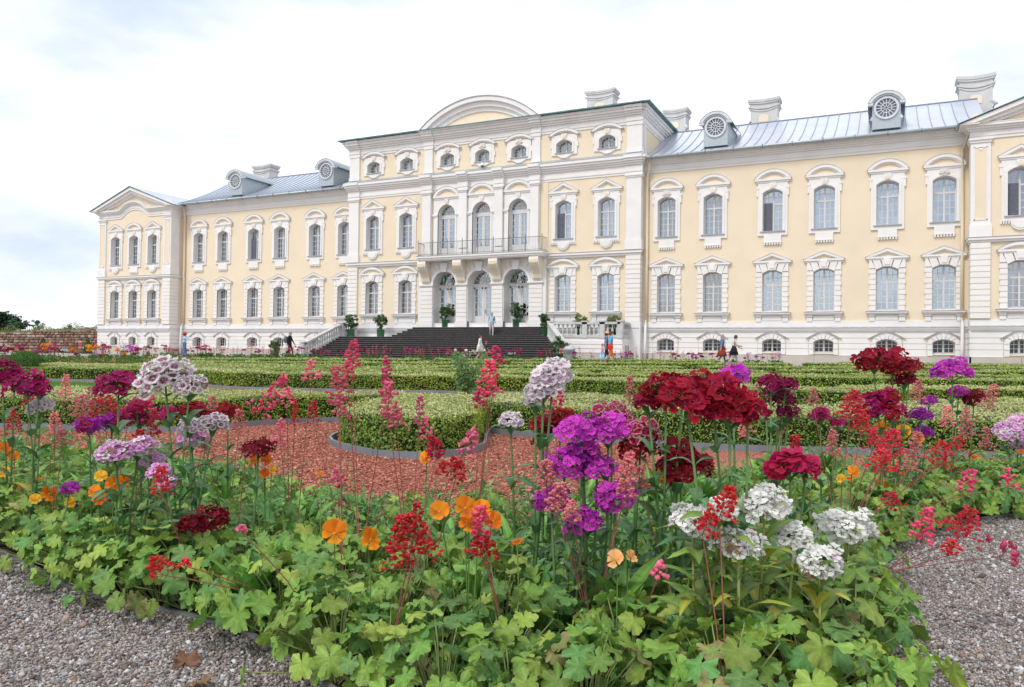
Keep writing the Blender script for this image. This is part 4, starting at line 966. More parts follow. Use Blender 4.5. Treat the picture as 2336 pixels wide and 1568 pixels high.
rows = [(19.2, 1.0, [(-.60, -.06), (-.03, .25), (.28, .75)]), (22.6, 1.0, [(-.56, -.25), (-.22, .1), (.12, .42), (.45, .8)]), (26.0, 1.1, [(-.52, -.1), (-.08, .33), (.36, .8)]), (30.0, 1.2, [(-.46, -.2), (-.17, .22), (.25, .5), (.53, .8)]), (34.5, 1.3, [(-.44, -.02), (.0, .36), (.39, .8)]), (39.5, 1.4, [(-.43, -.12), (-.1, .27), (.44, .8)])]
rn = ['second', 'third', 'fourth', 'fifth', 'sixth', 'farthest']
for i, (d, w, segs) in enumerate(rows):
    for j, (a, b) in enumerate(segs):
        fr, bk = [], []; r_ = random.Random(i * 10 + j); n = 7
        for k in range(n):
            u = (a + (b - a) * k / (n - 1)) * d; wv = .55 * math.sin(u * .8 + i * 2 + j) * (1 if i < 3 else .6); fr.append((u, d + wv)); bk.append((u, d + w + wv))
        place = ['left stretch', 'middle stretch', 'right stretch', 'rightmost stretch'][j] if len(segs) > 2 or j < 2 else 'right'
        hedge(fr + bk[::-1], .33 - .02 * i if i < 4 else .26, 1500 / (1 + i * .5), 520 / (1 + i * .4), .026 + .005 * i, 'low clipped hedge, %s of the %s row towards the palace' % (place, rn[i]), edging=i < 1, st=1.0, pale=.42)
# crushed brick chips lying on the path, nearest part only
def chips(n, poly_u, test, size, cols, m, name, label, z=.006, flat=.5, parent=None):
    P = [(p.x, p.y) for p in (gu(u, d) for u, d in poly_u)]; lo = np.min(P, 0); hi = np.max(P, 0)
    q = rng.random((n, 2)) * (hi - lo) + lo; q = q[inpoly(P, q[:, 0], q[:, 1])]
    if test is not None: q = q[test(q)]
    k = len(q); base = np.array([(1, 0, 0), (0, 1, 0), (-1, 0, 0), (0, -1, 0), (0, 0, 1), (0, 0, -1)], float)
    fa = np.array([(0, 1, 4), (1, 2, 4), (2, 3, 4), (3, 0, 4), (1, 0, 5), (2, 1, 5), (3, 2, 5), (0, 3, 5)])
    # rounder pebble: octahedron with its edges split once
    ed = {}; vs = [tuple(b) for b in base]; nf = []
    def mid_(i, j):
        k_ = (min(i, j), max(i, j))
        if k_ not in ed: v = (np.array(vs[i]) + np.array(vs[j])); v = v / np.linalg.norm(v); ed[k_] = len(vs); vs.append(tuple(v))
        return ed[k_]
    for a, b, c in fa: x, y, w = mid_(a, b), mid_(b, c), mid_(c, a); nf += [(a, x, w), (x, b, y), (w, y, c), (x, y, w)]
    B, Fb = base, fa
    s = size * np.exp(rng.normal(0, .35, k)); an = rng.random(k) * 2 * PI
    sc = np.stack([s * rng.uniform(.7, 1.3, k), s * rng.uniform(.5, 1.0, k), s * flat * rng.uniform(.6, 1.2, k)], 1)
    V = B[None] * sc[:, None, :]; V = V + rng.normal(0, .1, V.shape) * s[:, None, None]
    ti = rng.normal(0, .3, k); V[:, :, 2] += V[:, :, 0] * ti[:, None]
    c, s_ = np.cos(an)[:, None], np.sin(an)[:, None]; X = V[:, :, 0] * c - V[:, :, 1] * s_; Y = V[:, :, 0] * s_ + V[:, :, 1] * c
    V = np.stack([X + q[:, 0:1], Y + q[:, 1:2], V[:, :, 2] + z + sc[:, 2:3] * .5], 2)
    F = (Fb[None] + np.arange(k)[:, None, None] * len(B)).reshape(-1, 3); cols = np.array(cols)
    ci = cols[rng.integers(0, len(cols), k)] * rng.uniform(.7, 1.25, (k, 1))
    me = npmesh(name, V.reshape(-1, 3), F, m, np.repeat(ci, len(B), 0), smooth_=flat > .35)
    return tag(link(name, me), label, kind='stuff')
STONEC = foliage('loose_stone', trans=0, rough=.75, spec=.25, hv=0, vv=0)
BEDXY = [(p.x, p.y) for p in (gu(u, d) for u, d in BED)]
notbed = lambda q: ~inpoly(BEDXY, q[:, 0], q[:, 1])
chips(115000, [(-2.6, 4.6), (-1.0, 3.4), (.6, 3.4), (1.2, 5), (1, 7.4), (-.2, 8), (-1.5, 8.8), (-2.6, 8.8), (-3.1, 7.8), (-5, 7.7), (-5, 5.6)], notbed, .0095, [(.46, .150, .095), (.40, .125, .08), (.50, .19, .13), (.34, .105, .07), (.53, .27, .20), (.26, .085, .06)], STONEC, 'brick_chips', 'loose red brick chips on the path by the flower bed', .006, .3)
GC = [(.33, .30, .28), (.22, .20, .19), (.43, .42, .42), (.15, .11, .095), (.27, .22, .20), (.50, .49, .50), (.22, .22, .24), (.36, .34, .34), (.12, .10, .09), (.31, .22, .18), (.30, .26, .24), (.22, .17, .145)]
chips(125000, [(-.1, 1.35), (-1.3, 1.35), (-2.4, 2.4), (-2.6, 3.7), (-1.0, 2.7), (-.3, 2.1)], notbed, .0050, GC, STONEC, 'gravel_pebbles', 'loose pebbles on the path left of the flower bed', .0, .6)
chips(190000, [(.5, 1.5), (1.8, 1.5), (2.8, 2.6), (3.4, 4.4), (1.3, 3.6)], notbed, .0050, GC, STONEC, 'gravel_pebbles', 'loose pebbles on the path to the right of the flower bed', .0, .6)
# ------------------------------------------------------------------ flower bed: leaf and petal meshes
LEAFM = foliage('scalloped_leaf', trans=.32, rough=.5, spec=.34, hv=.016, vv=.34, noise=.14, nscale=3.2, bump=.12)
STRAPM = foliage('strap_leaf', trans=.25, rough=.42, spec=.4, hv=.012, vv=.30, noise=.10, nscale=20)
PETALM = foliage('petal', trans=.38, rough=.6, spec=.2, hv=.008, vv=.26)
STEMM = foliage('stem', trans=.0, rough=.6, spec=.3, hv=.01, vv=.2)
def scalloped(seed, tone):
    """round leaf with shallow toothed lobes, petiole at the origin, blade towards +x, radius about 1"""
    r = random.Random(seed * 5 + 1); nl = 6 + seed % 2; ns = 85; rings = [0, .18, .40, .62, .82, .94, 1.0]; V = []; C = []; F = []
    sinus = .22; cup = r.uniform(-.25, .30); ph = [r.random() * 6.3 for _ in range(4)]; base = np.array(tone[0]) * np.array([1.06, 1.08, 1.02]); edge = np.array(tone[1]) * 1.08; spot = tone[2]
    lob = [r.uniform(.90, 1.10) for _ in range(nl)]; sk = r.uniform(-.14, .14); ruf = r.uniform(.07, .17); fold = r.uniform(-.10, .22)
    for j, t in enumerate(rings):
        for i in range(ns):
            q = i / (ns - 1); a = -PI + sinus + (2 * PI - 2 * sinus) * q; k = q * nl; kk = min(nl - 1, int(k)); f = k - kk
            w0 = 1 - abs(2 * f - 1); body = (.66 + .34 * math.cos(a / 2) ** 1.2) * (1 + (lob[kk] - 1) * w0 * 2)
            notch = .27 * (1 - w0) ** 2.0; tooth = .09 * abs(math.sin(f * PI * 3)) - .045
            rad = body * (1 - notch * (t / 1.0) ** 2.5) * (1 + tooth * max(0, (t - .75) * 4))
            x, y = rad * t * math.cos(a), rad * t * math.sin(a); vein = math.exp(-((f - .5) * 9) ** 2) * (.1 < t < .95)
            z = cup * t * t * .7 + fold * abs(y) * .8 - .028 * t * w0 + .07 * t * t * math.sin(2 * a + ph[0]) + ruf * t ** 2.5 * math.sin(5 * a + ph[1]) + .035 * t ** 3 * math.sin(11 * a + ph[2])
            V.append((x + .12, y + sk * x, z)); c = base * (1 + .07 * math.sin(3 * a + ph[3]) * t) * (1 - .06 * t)
            c = c * (1 + .16 * vein) + np.array([.025, .03, .006]) * vein
            if t > .97: c = c * .5 + edge * .5
            if spot and r.random() < .10 * t ** 2: c = np.array([.28, .085, .04]) * r.uniform(.7, 1.2)
            if spot > 1 and t > .6: c = c * .55 + np.array([.38, .22, .13]) * .45
            C.append(c)
    for j in range(len(rings) - 1):
        for i in range(ns - 1): F.append((j * ns + i, j * ns + i + 1, (j + 1) * ns + i + 1, (j + 1) * ns + i))
    return npmesh('leaf', V, F, LEAFM, np.array(C), smooth_=True)
TONES = [((.165, .30, .06), (.32, .44, .14), 0), ((.205, .345, .065), (.38, .48, .17), 0), ((.24, .37, .07), (.40, .49, .17), 0), ((.13, .26, .075), (.30, .41, .18), 0), ((.30, .41, .08), (.44, .50, .18), 0),
         ((.155, .29, .05), (.36, .34, .12), 1), ((.12, .26, .07), (.28, .40, .15), 0), ((.22, .29, .09), (.42, .30, .16), 2), ((.18, .33, .06), (.36, .40, .12), 1)]
SCAL = [scalloped(i, TONES[i]) for i in range(len(TONES))]; SCW = [3, 4, 3, 3, 2, 1.2, 3, .6, 1]
def strap(seed, tone, w=.16, bend=.35, fold=.25):
    """lance-shaped leaf of length 1 along +x"""
    r = random.Random(seed); n = 9; V = []; C = []; F = []
    for i in range(n):
        t = i / (n - 1); ww = w * (math.sin(PI * min(1, t * .92 + .08)) ** .75) * (1 - .25 * t) + .004; z = bend * (t - t * t * 1.25) ; tw = r.uniform(-.02, .02)
        for s in (-1, -.5, 0, .5, 1): V.append((t, s * ww, z + abs(s) * ww * fold + tw * s)); C.append(np.array(tone) * (1.0 + (.28 if s == 0 else 0) - .12 * abs(s)))
    for i in range(n - 1):
        for j in range(4): F.append((i * 5 + j, i * 5 + j + 1, (i + 1) * 5 + j + 1, (i + 1) * 5 + j))
    return npmesh('leaf', V, F, STRAPM, np.array(C), smooth_=True)
STR_G = [strap(1, (.145, .33, .06), .14, .35), strap(2, (.185, .385, .065), .12, .55), strap(3, (.115, .275, .065), .15, .15)]
STR_B = [strap(4, (.075, .185, .065), .17, .5), strap(5, (.10, .225, .085), .15, .75)]          # blue-green stem leaves
STR_Y = [strap(6, (.36, .37, .05), .13, .6), strap(7, (.19, .31, .055), .15, .45), strap(8, (.22, .33, .07), .16, .6)]
PAL = dict(red=((.40, .05, .09), (.31, .004, .024), (.41, .008, .038)), dark=((.20, .02, .03), (.115, .002, .008), (.20, .003, .015)), darkred=((.32, .04, .07), (.19, .002, .012), (.29, .006, .026)),
           magenta=((.45, .05, .16), (.34, .004, .10), (.44, .015, .17)), maroon=((.30, .02, .07), (.19, .003, .045), (.27, .008, .075)), violet=((.68, .20, .60), (.58, .028, .49), (.70, .075, .62)), crimson=((.50, .05, .12), (.42, .005, .06), (.52, .015, .10)),
           purple=((.45, .06, .42), (.34, .012, .36), (.45, .03, .48)), lilac=((.60, .16, .42), (.72, .34, .66), (.80, .48, .74)), white=((.80, .80, .66), (.90, .895, .88), (.92, .915, .905)), whitepurple=((.50, .18, .30), (.30, .012, .13), (.84, .80, .83)),
           whitepink=((.60, .30, .45), (.74, .58, .70), (.84, .82, .83)), picotee=((.55, .10, .15), (.40, .010, .055), (.80, .55, .66)), wilt=((.30, .20, .12), (.26, .15, .09), (.34, .22, .15)))
ALT = dict(red='darkred', darkred='red', dark='darkred', violet='purple', magenta='maroon', maroon='magenta', white='whitepink', lilac='whitepink', purple='violet', crimson='magenta')
def floret(seed, pal):
    r = random.Random(seed); c0, c1, c2 = [np.array(c) for c in PAL[pal]]; V = []; C = []; F = []
    rings = [.06, .30, .46, .72, .92, 1.0]; ns = 7; V.append((0, 0, 0)); C.append(c0)
    for p in range(5):
        b = len(V); a0 = 2 * PI * p / 5 + r.uniform(-.08, .08); up = r.uniform(-.12, .34); tw = r.uniform(-.22, .22)
        for t in rings:
            for i in range(ns):
                s = (i / (ns - 1) - .5) * 2; half = (.10 + .62 * min(1, t * 1.35) ** 1.2) ; a = a0 + s * half * .98
                rad = t * (1 - .10 * s * s) * (1 - (.07 * (i % 2) if t == 1 else 0)); z = up * t * t + .14 * math.sin(s * 5 + p * 2 + seed) * t * t + tw * s * t + p * .012
                V.append((rad * math.cos(a), rad * math.sin(a), z))
                c = c0 if t < .2 else (c1 * .5 + c0 * .5 if t < .4 else (c1 if t < .6 else (c1 * .4 + c2 * .6 if t < .8 else c2)))
                if pal == 'whitepurple': c = c2 * .6 + c1 * .4 if t < .2 else (c1 if t < .4 else (c1 * .75 + c2 * .25 if t < .5 else c2))
                if pal == 'picotee': c = c0 if t < .2 else (c1 if t < .8 else (c1 * .3 + c2 * .7 if t < .95 else c2))
                C.append(c * (1 - .10 * abs(s)))
        for j in range(len(rings) - 1):
            for i in range(ns - 1): F.append((b + j * ns + i, b + j * ns + i + 1, b + (j + 1) * ns + i + 1, b + (j + 1) * ns + i))
    return np.array(V), np.array(F), np.array(C)
FLO = {}
for pn in PAL:
    FLO[pn] = []
    for s in range(3):
        v, f, c = floret(s * 7 + len(pn), pn); FLO[pn].append((npmesh('floret', v, f, PETALM, c, smooth_=True), v, f, c))
def orient(nrm, roll=0.0, xdir=None):
    z = Vector(nrm).normalized(); x = Vector(xdir) if xdir is not None else Vector((random.uniform(-1, 1), random.uniform(-1, 1), random.uniform(-1, 1)))
    y = z.cross(x).normalized(); x = y.cross(z)
    return Matrix((x, y, z)).transposed()
def tubemesh(name, paths, col, m=STEMM, k=6):
    """round stems along paths [(points, radii)] as one mesh"""
    mb = MB()
    for pts, rad in paths: mb.tube(pts, rad, 0, k)
    me = mb.mesh(name, m); a = me.color_attributes.new('Col', 'FLOAT_COLOR', 'POINT'); c = np.ones((len(me.vertices), 4), np.float32); c[:, :3] = col
    a.data.foreach_set('color', c.ravel()); return me
def fib(n, tmax):
    """n directions spread over a cap of half-angle tmax"""
    o = []
    for i in range(n):
        cz = 1 - (1 - math.cos(tmax)) * (i + .5) / n; s = math.sqrt(max(0, 1 - cz * cz)); a = i * 2.39996; o.append((s * math.cos(a), s * math.sin(a), cz))
    return o
CORE = {}
def headcore(pal):
    """green calyx mass inside a flower head, radius 1"""
    if 'c' not in CORE:
        V = []; F = []; C = []
        for x, y, z in fib(60, 2.0):
            b = len(V); p = np.array((x, y, z * .8)); t = np.cross(p, (0.3, .9, .1)); t /= np.linalg.norm(t); q = np.cross(p, t)
            V += [p * .35 + t * .09, p * .35 - t * .09, p * random.uniform(.75, .98) + q * .02]; F.append((b, b + 1, b + 2)); C += [(.07, .12, .04)] * 2 + [(.14, .20, .07)]
        CORE['c'] = npmesh('calyx', V, F, PETALM, np.array(C))
    return CORE['c']
def flower_head(parent, loc, R, pal, single, aim, big=1.0, flat=.8, mixp=None):
    """domed head of florets; each floret an object when it is large enough to pick out"""
    Q = orient(aim, xdir=(1, .2, .1)); n = max(10, int(44 / big ** 1.6)); fr = R * .335 * big
    h = link('flower_head', headcore(pal), parent, loc, Q.to_euler(), (R * .9, R * .9, R * .9 * flat))
    V = []; F = []; C = []; nv = 0
    for i, (x, y, z) in enumerate(fib(n, 1.85)):
        if random.random() < .10: continue
        lump = 1 + .20 * math.sin(3.1 * x + R * 900) * math.cos(2.7 * y + 1.3 + R * 500) + .08 * math.sin(5 * y + R * 700); r_ = random.uniform(.78, 1.04) * lump; p = Vector((x, y, z * flat)) * r_; nr = Vector((x, y, z / flat + .25)) + Vector((random.gauss(0, .38), random.gauss(0, .38), random.gauss(0, .3)))
        O = orient(nr); q_ = random.random(); pp = mixp if (mixp and q_ < .45) else (ALT.get(pal, pal) if (not mixp and q_ < (.06 if pal == 'white' else .12 if pal == 'violet' else .2)) else pal); pp = 'wilt' if (q_ > .985 and big < 1.2) else pp; me, v, f, c = random.choice(FLO[pp]); s = fr * random.uniform(.72, 1.22)
        if single:
            o = link('floret', me, h); M4 = O.to_4x4(); M4.translation = p / .9
            o.location = (p.x / .9, p.y / .9, p.z / flat / .9); o.rotation_euler = O.to_euler(); o.scale = (s / R / .9, s / R / .9, s / R / .9)
        else:
            V.append(v @ np.array(O).T * (s / R / .9) + np.array((p.x / .9, p.y / .9, p.z / flat / .9))); F.append(f + nv); C.append(c * random.uniform(.85, 1.1)); nv += len(v)
    if not single: link('florets', npmesh('florets', np.concatenate(V), np.concatenate(F), PETALM, np.concatenate(C), smooth_=True), h)['kind'] = 'stuff'
    return h
def stem_leaves(root, a, b, n, ln, kinds, lo=.15, hi=.92):
    """opposite pairs of lance leaves along the stem from a to b (in root's frame)"""
    a, b = Vector(a), Vector(b); ax = (b - a).normalized(); az = random.random() * 6
    for i in range(n):
        t = lo + (hi - lo) * i / max(1, n - 1); p = a + (b - a) * t; az += PI / 2 + random.uniform(-.3, .3)
        for s in (0, PI):
            d = Vector((math.cos(az + s), math.sin(az + s), random.uniform(.15, .8))).normalized(); nr = ax * .9 - d * .2
            O = orient(nr - d * (nr.dot(d)), xdir=d); link('leaf', random.choice(kinds), root, p, O.to_euler(), ln * random.uniform(.7, 1.15) * (1.1 - .35 * t))
front = dense(BED[:NFRONT], .05)
def fdist(u, d): return min(math.hypot(u - a, d - b) for a, b in front[::2])
def inb(u, d): return bool(inpoly(BED, np.array([u]), np.array([d]))[0])
def inside(x, y, d):
    """move a plant back until its foot stands in the bed soil"""
    for _ in range(60):
        p = A(x, y, d); u_, d_ = p.dot(R0), p.dot(F0)
        if inb(u_, d_) and (fdist(u_, d_) > .07): break
        d += .04
    return d
def sweet_william(label, pal, heads, d, leafy=4, kinds=None, flat=.8, big=1.0, base=None, single=None, low=None, mixp=None, stemcol=(.10, .19, .06), group='sweet williams in the flower bed'):
    d = inside(sum(q[0] for q in heads) / len(heads), heads[0][1], d)
    pts = [A(x, y, d * (1 + .02 * math.sin(i * 2.1 + x))) for i, (x, y, w) in enumerate(heads)]
    c = sum(pts, Vector()) / len(pts); bx = base or (c + F0 * random.uniform(-.02, .05) + R0 * random.uniform(-.04, .04)); g_ = Vector((bx[0], bx[1], .008))
    root = empty('sweet_william', g_); tag(root, label, 'flower', group); paths = []
    for i, ((x, y, w), p) in enumerate(zip(heads, pts)):
        R = w * d / FPX / 2; q = p - g_; b0 = Vector((random.uniform(-.02, .02), random.uniform(-.02, .02), -.02)); aim = Vector((q.x * .25 + random.gauss(0, .12), q.y * .25 - .22 + random.gauss(0, .1), 1))
        m1 = b0.lerp(q, .55) + Vector((random.uniform(-.012, .012), random.uniform(-.012, .012), .0)); top_ = q - Vector((0, 0, R * .35))
        paths.append(([b0, b0.lerp(m1, .5), m1, top_], [.0042, .004, .0036, .003]))
        flower_head(root, q - Vector((0, 0, R * .1)), R * 1.02, pal, (w >= 58) if single is None else single, aim, big, flat, mixp)
        if i < 4: stem_leaves(root, b0, top_, leafy + (3 if kinds is STR_Y else 1) if i < 2 else 3, .15 if kinds is STR_Y else .115, kinds or STR_B, .25 if i else .1, .95)
    link('stems', tubemesh('stems', paths, stemcol), root)
    return root
# ------------------------------------------------------------------ scalloped foliage (coral bells)
LAY = []
for s in range(5):
    r = random.Random(40 + s); n = 42; L_ = []; pet = []
    for i in range(n):
        t = (i + .5) / n; rr = .185 * math.sqrt(t) * r.uniform(.85, 1.15); a = i * 2.39996 + r.uniform(-.3, .3); hgt = .215 * (1 - (rr / .205) ** 2.2 * .78) * r.uniform(.75, 1.12)
        p = Vector((rr * math.cos(a), rr * math.sin(a), hgt)); out_ = Vector((math.cos(a), math.sin(a), 0)); tilt = .2 + 1.0 * (rr / .18) + r.uniform(-.5, .5)
        nr = Vector((0, 0, 1)) * math.cos(tilt) + out_ * math.sin(tilt); nr += Vector((r.uniform(-.42, .42), r.uniform(-.42, .42), 0)); xd = out_ * math.cos(tilt) - Vector((0, 0, 1)) * math.sin(tilt) * .9 + Vector((r.uniform(-.3, .3), r.uniform(-.3, .3), 0))
        O = orient(nr, xdir=xd); sc_ = r.uniform(.027, .046); L_.append((p, O.to_euler(), sc_)); pet.append(([Vector((p.x * .12, p.y * .12, 0)), Vector((p.x * .55, p.y * .55, hgt * .7)), p], [.0022, .0019, .0016]))
    LAY.append((L_, tubemesh('petioles', pet, (.20, .24, .09), k=4)))
PLANTS = []
def coral_bells(u, d, s=1.0, zone='front'):
    root = empty('coral_bells', gu(u, d, .008)); k = random.randrange(5); L_, pm = LAY[k]; root.rotation_euler = (0, 0, random.random() * 6.28); root.scale = (s, s, s)
    for p, e, sc_ in L_:
        i = random.choices(range(len(SCAL)), SCW)[0]; link('leaf', SCAL[i], root, p, e, sc_)
    link('petioles', pm, root); PLANTS.append((root, u, d, zone, []))
    return root
def visible(u, d, mg=.13): return d > 1.35 and -(.664 + mg) * d - .1 < u < (.658 + mg) * d + .1
pos = []
rr_ = random.Random(3)
for _ in range(26000):
    d = rr_.uniform(1.5, 5.3); u = rr_.uniform(-3.6, 3.6)
    if not visible(u, d) or not inb(u, d): continue
    f = fdist(u, d)
    z_ = 'front' if f < (.62 if u < .55 else .50) and f > .015 else ('rear' if f > .9 and rr_.random() < .12 and d > 2.9 else None)
    if not z_: continue
    sp = .175 if d < 2.6 else .21
    if z_ == 'rear': sp = .30
    if any((u - a) ** 2 + (d - b) ** 2 < sp * sp for a, b, _z in pos): continue
    pos.append((u, d, z_))
fe = dense(BED[:NFRONT], .125)
for i in range(1, len(fe) - 1):
    (a0, b0), (a1, b1) = fe[i - 1], fe[i + 1]; tx, ty = a1 - a0, b1 - b0; l_ = math.hypot(tx, ty); off_ = rr_.uniform(.03, .09); u, d = fe[i][0] - ty / l_ * off_, fe[i][1] + tx / l_ * off_
    if visible(u, d) and inb(u, d): pos = [q for q in pos if (q[0] - u) ** 2 + (q[1] - d) ** 2 > .10 ** 2]; pos.append((u, d, 'front'))
for u, d, z_ in pos: coral_bells(u, d, random.uniform(.85, 1.12) * (1.0 if z_ == 'front' else .9), z_)
# ------------------------------------------------------------------ coral bells flower sprays
CB = dict(pink=((.86, .30, .38), (.74, .09, .20)), red=((.78, .09, .12), (.62, .02, .05)), coral=((.86, .40, .38), (.78, .18, .21)), rose=((.82, .17, .29), (.68, .035, .13)), dull=((.62, .24, .20), (.48, .12, .10)))
def bells(n, H, W, pal, axis, seed, open_=False, size=.0052):
    """little nodding bells on short branchlets round the top of a stem that ends at the origin"""
    r = random.Random(seed); c1, c2 = [np.array(c) for c in CB[pal]]; V = []; F = []; C = []; br = []; ax = Vector(axis).normalized(); Q = orient(ax, xdir=(1, .1, .2))
    for i in range(n):
        t = (i + r.random()) / n; a = i * 2.4 + r.uniform(-.6, .6); w = W * .5 * (1.15 - .85 * t) * r.uniform(.35, 1.25); h = -H * (1 - t)
        st = Vector((0, 0, h - w * .5)); p = Vector((w * math.cos(a), w * math.sin(a), h + r.uniform(-.2, .2) * w)); st, p = Q @ st, Q @ p
        if i % 2 == 0: br.append(([st, p], [.0007, .0006]))
        dn = (p - st).normalized() * .7 + Vector((r.uniform(-.5, .5), r.uniform(-.5, .5), -.35)); O = orient(dn); s = size * r.uniform(.75, 1.3); b = len(V); k = 6
        prof = [(.12, -1.3), (.55, -.8), (.82, .0), (.68, .8), (1.05, 1.35)] if (open_ or r.random() < .5) else [(.12, -1.2), (.6, -.7), (.85, .1), (.55, .9), (.12, 1.2)]
        for j, (rad, zz) in enumerate(prof):
            for m in range(k):
                w_ = 2 * PI * m / k; q = O @ Vector((rad * s * math.cos(w_), rad * s * math.sin(w_), zz * s)) + p; V.append(q[:]); C.append((c1 * (1 - j / 5) + c2 * (j / 5)) * (1.0 if m % 2 else .9) * (1.25 if j == 1 else 1))
        for j in range(len(prof) - 1):
            for m in range(k): F.append((b + j * k + m, b + j * k + (m + 1) % k, b + (j + 1) * k + (m + 1) % k, b + (j + 1) * k + m))
    return npmesh('blossoms', V, F, PETALM, np.clip(np.array(C), 0, .9), smooth_=True), br
def spray(x, y, w, h, d, pal, phrase, lean=(0, 0), n=None, open_=False, base=None, size=None):
    """flower stem whose spray is centred on picture position (x, y); it rises from the nearest leaf mound"""
    H = h * d / FPX; W = w * d / FPX; tip = A(x + lean[0] * h * .5, y - h * .5, d); low = A(x - lean[0] * h * .5, y + h * .5, d); ax = tip - low
    if base: bw = A(base[0], base[1], d); bu, bd = bw.dot(R0), bw.dot(F0)
    else: bu, bd = low.dot(R0), low.dot(F0)
    best = min(PLANTS, key=lambda P: (P[1] - bu) ** 2 + (P[2] - bd) ** 2)
    if math.hypot(best[1] - bu, best[2] - bd) > .22 and inb(bu, bd):
        coral_bells(bu, bd, .8, 'stem'); best = PLANTS[-1]
    root = best[0]; best[4].append((phrase, pal)); inv = (Matrix.Translation(root.location) @ root.rotation_euler.to_matrix().to_4x4() @ Matrix.Scale(root.scale[0], 4)).inverted()
    lw = root.location + Vector((0, 0, .06)); g0 = lw + (low - lw) * .0; k1 = lw.lerp(low, .4) + Vector((0, 0, .03)); ax_l = (inv.to_3x3() @ ax).normalized(); sc_ = 1 / root.scale[0]
    P_ = [inv @ p for p in (g0, k1, lw.lerp(low, .75) + Vector((0, 0, .015)), low, tip)]
    red_ = pal in ('red', 'coral'); nn = int((n or max(12, 40 * min(1.6, (w * h) / 2600.0) * (d / 2.2))) * (1.7 if red_ else .75))
    st = link('flower_stem', tubemesh('flower_stem', [(P_, [.0017 * sc_, .0016 * sc_, .0014 * sc_, .0012 * sc_, .0006 * sc_])], (.28, .085, .07) if pal != 'dull' else (.30, .17, .11), k=5), root)
    me, br = bells(nn, H * sc_, W * sc_, pal, ax_l, int(x * 13 + y), open_, (size or (.0040 if red_ else .0060)) * sc_)
    b = link('blossoms', me, st, P_[-1]); b['kind'] = 'stuff'
    if br: link('branchlets', tubemesh('branchlets', br, (.34, .12, .09), k=3), st, P_[-1])
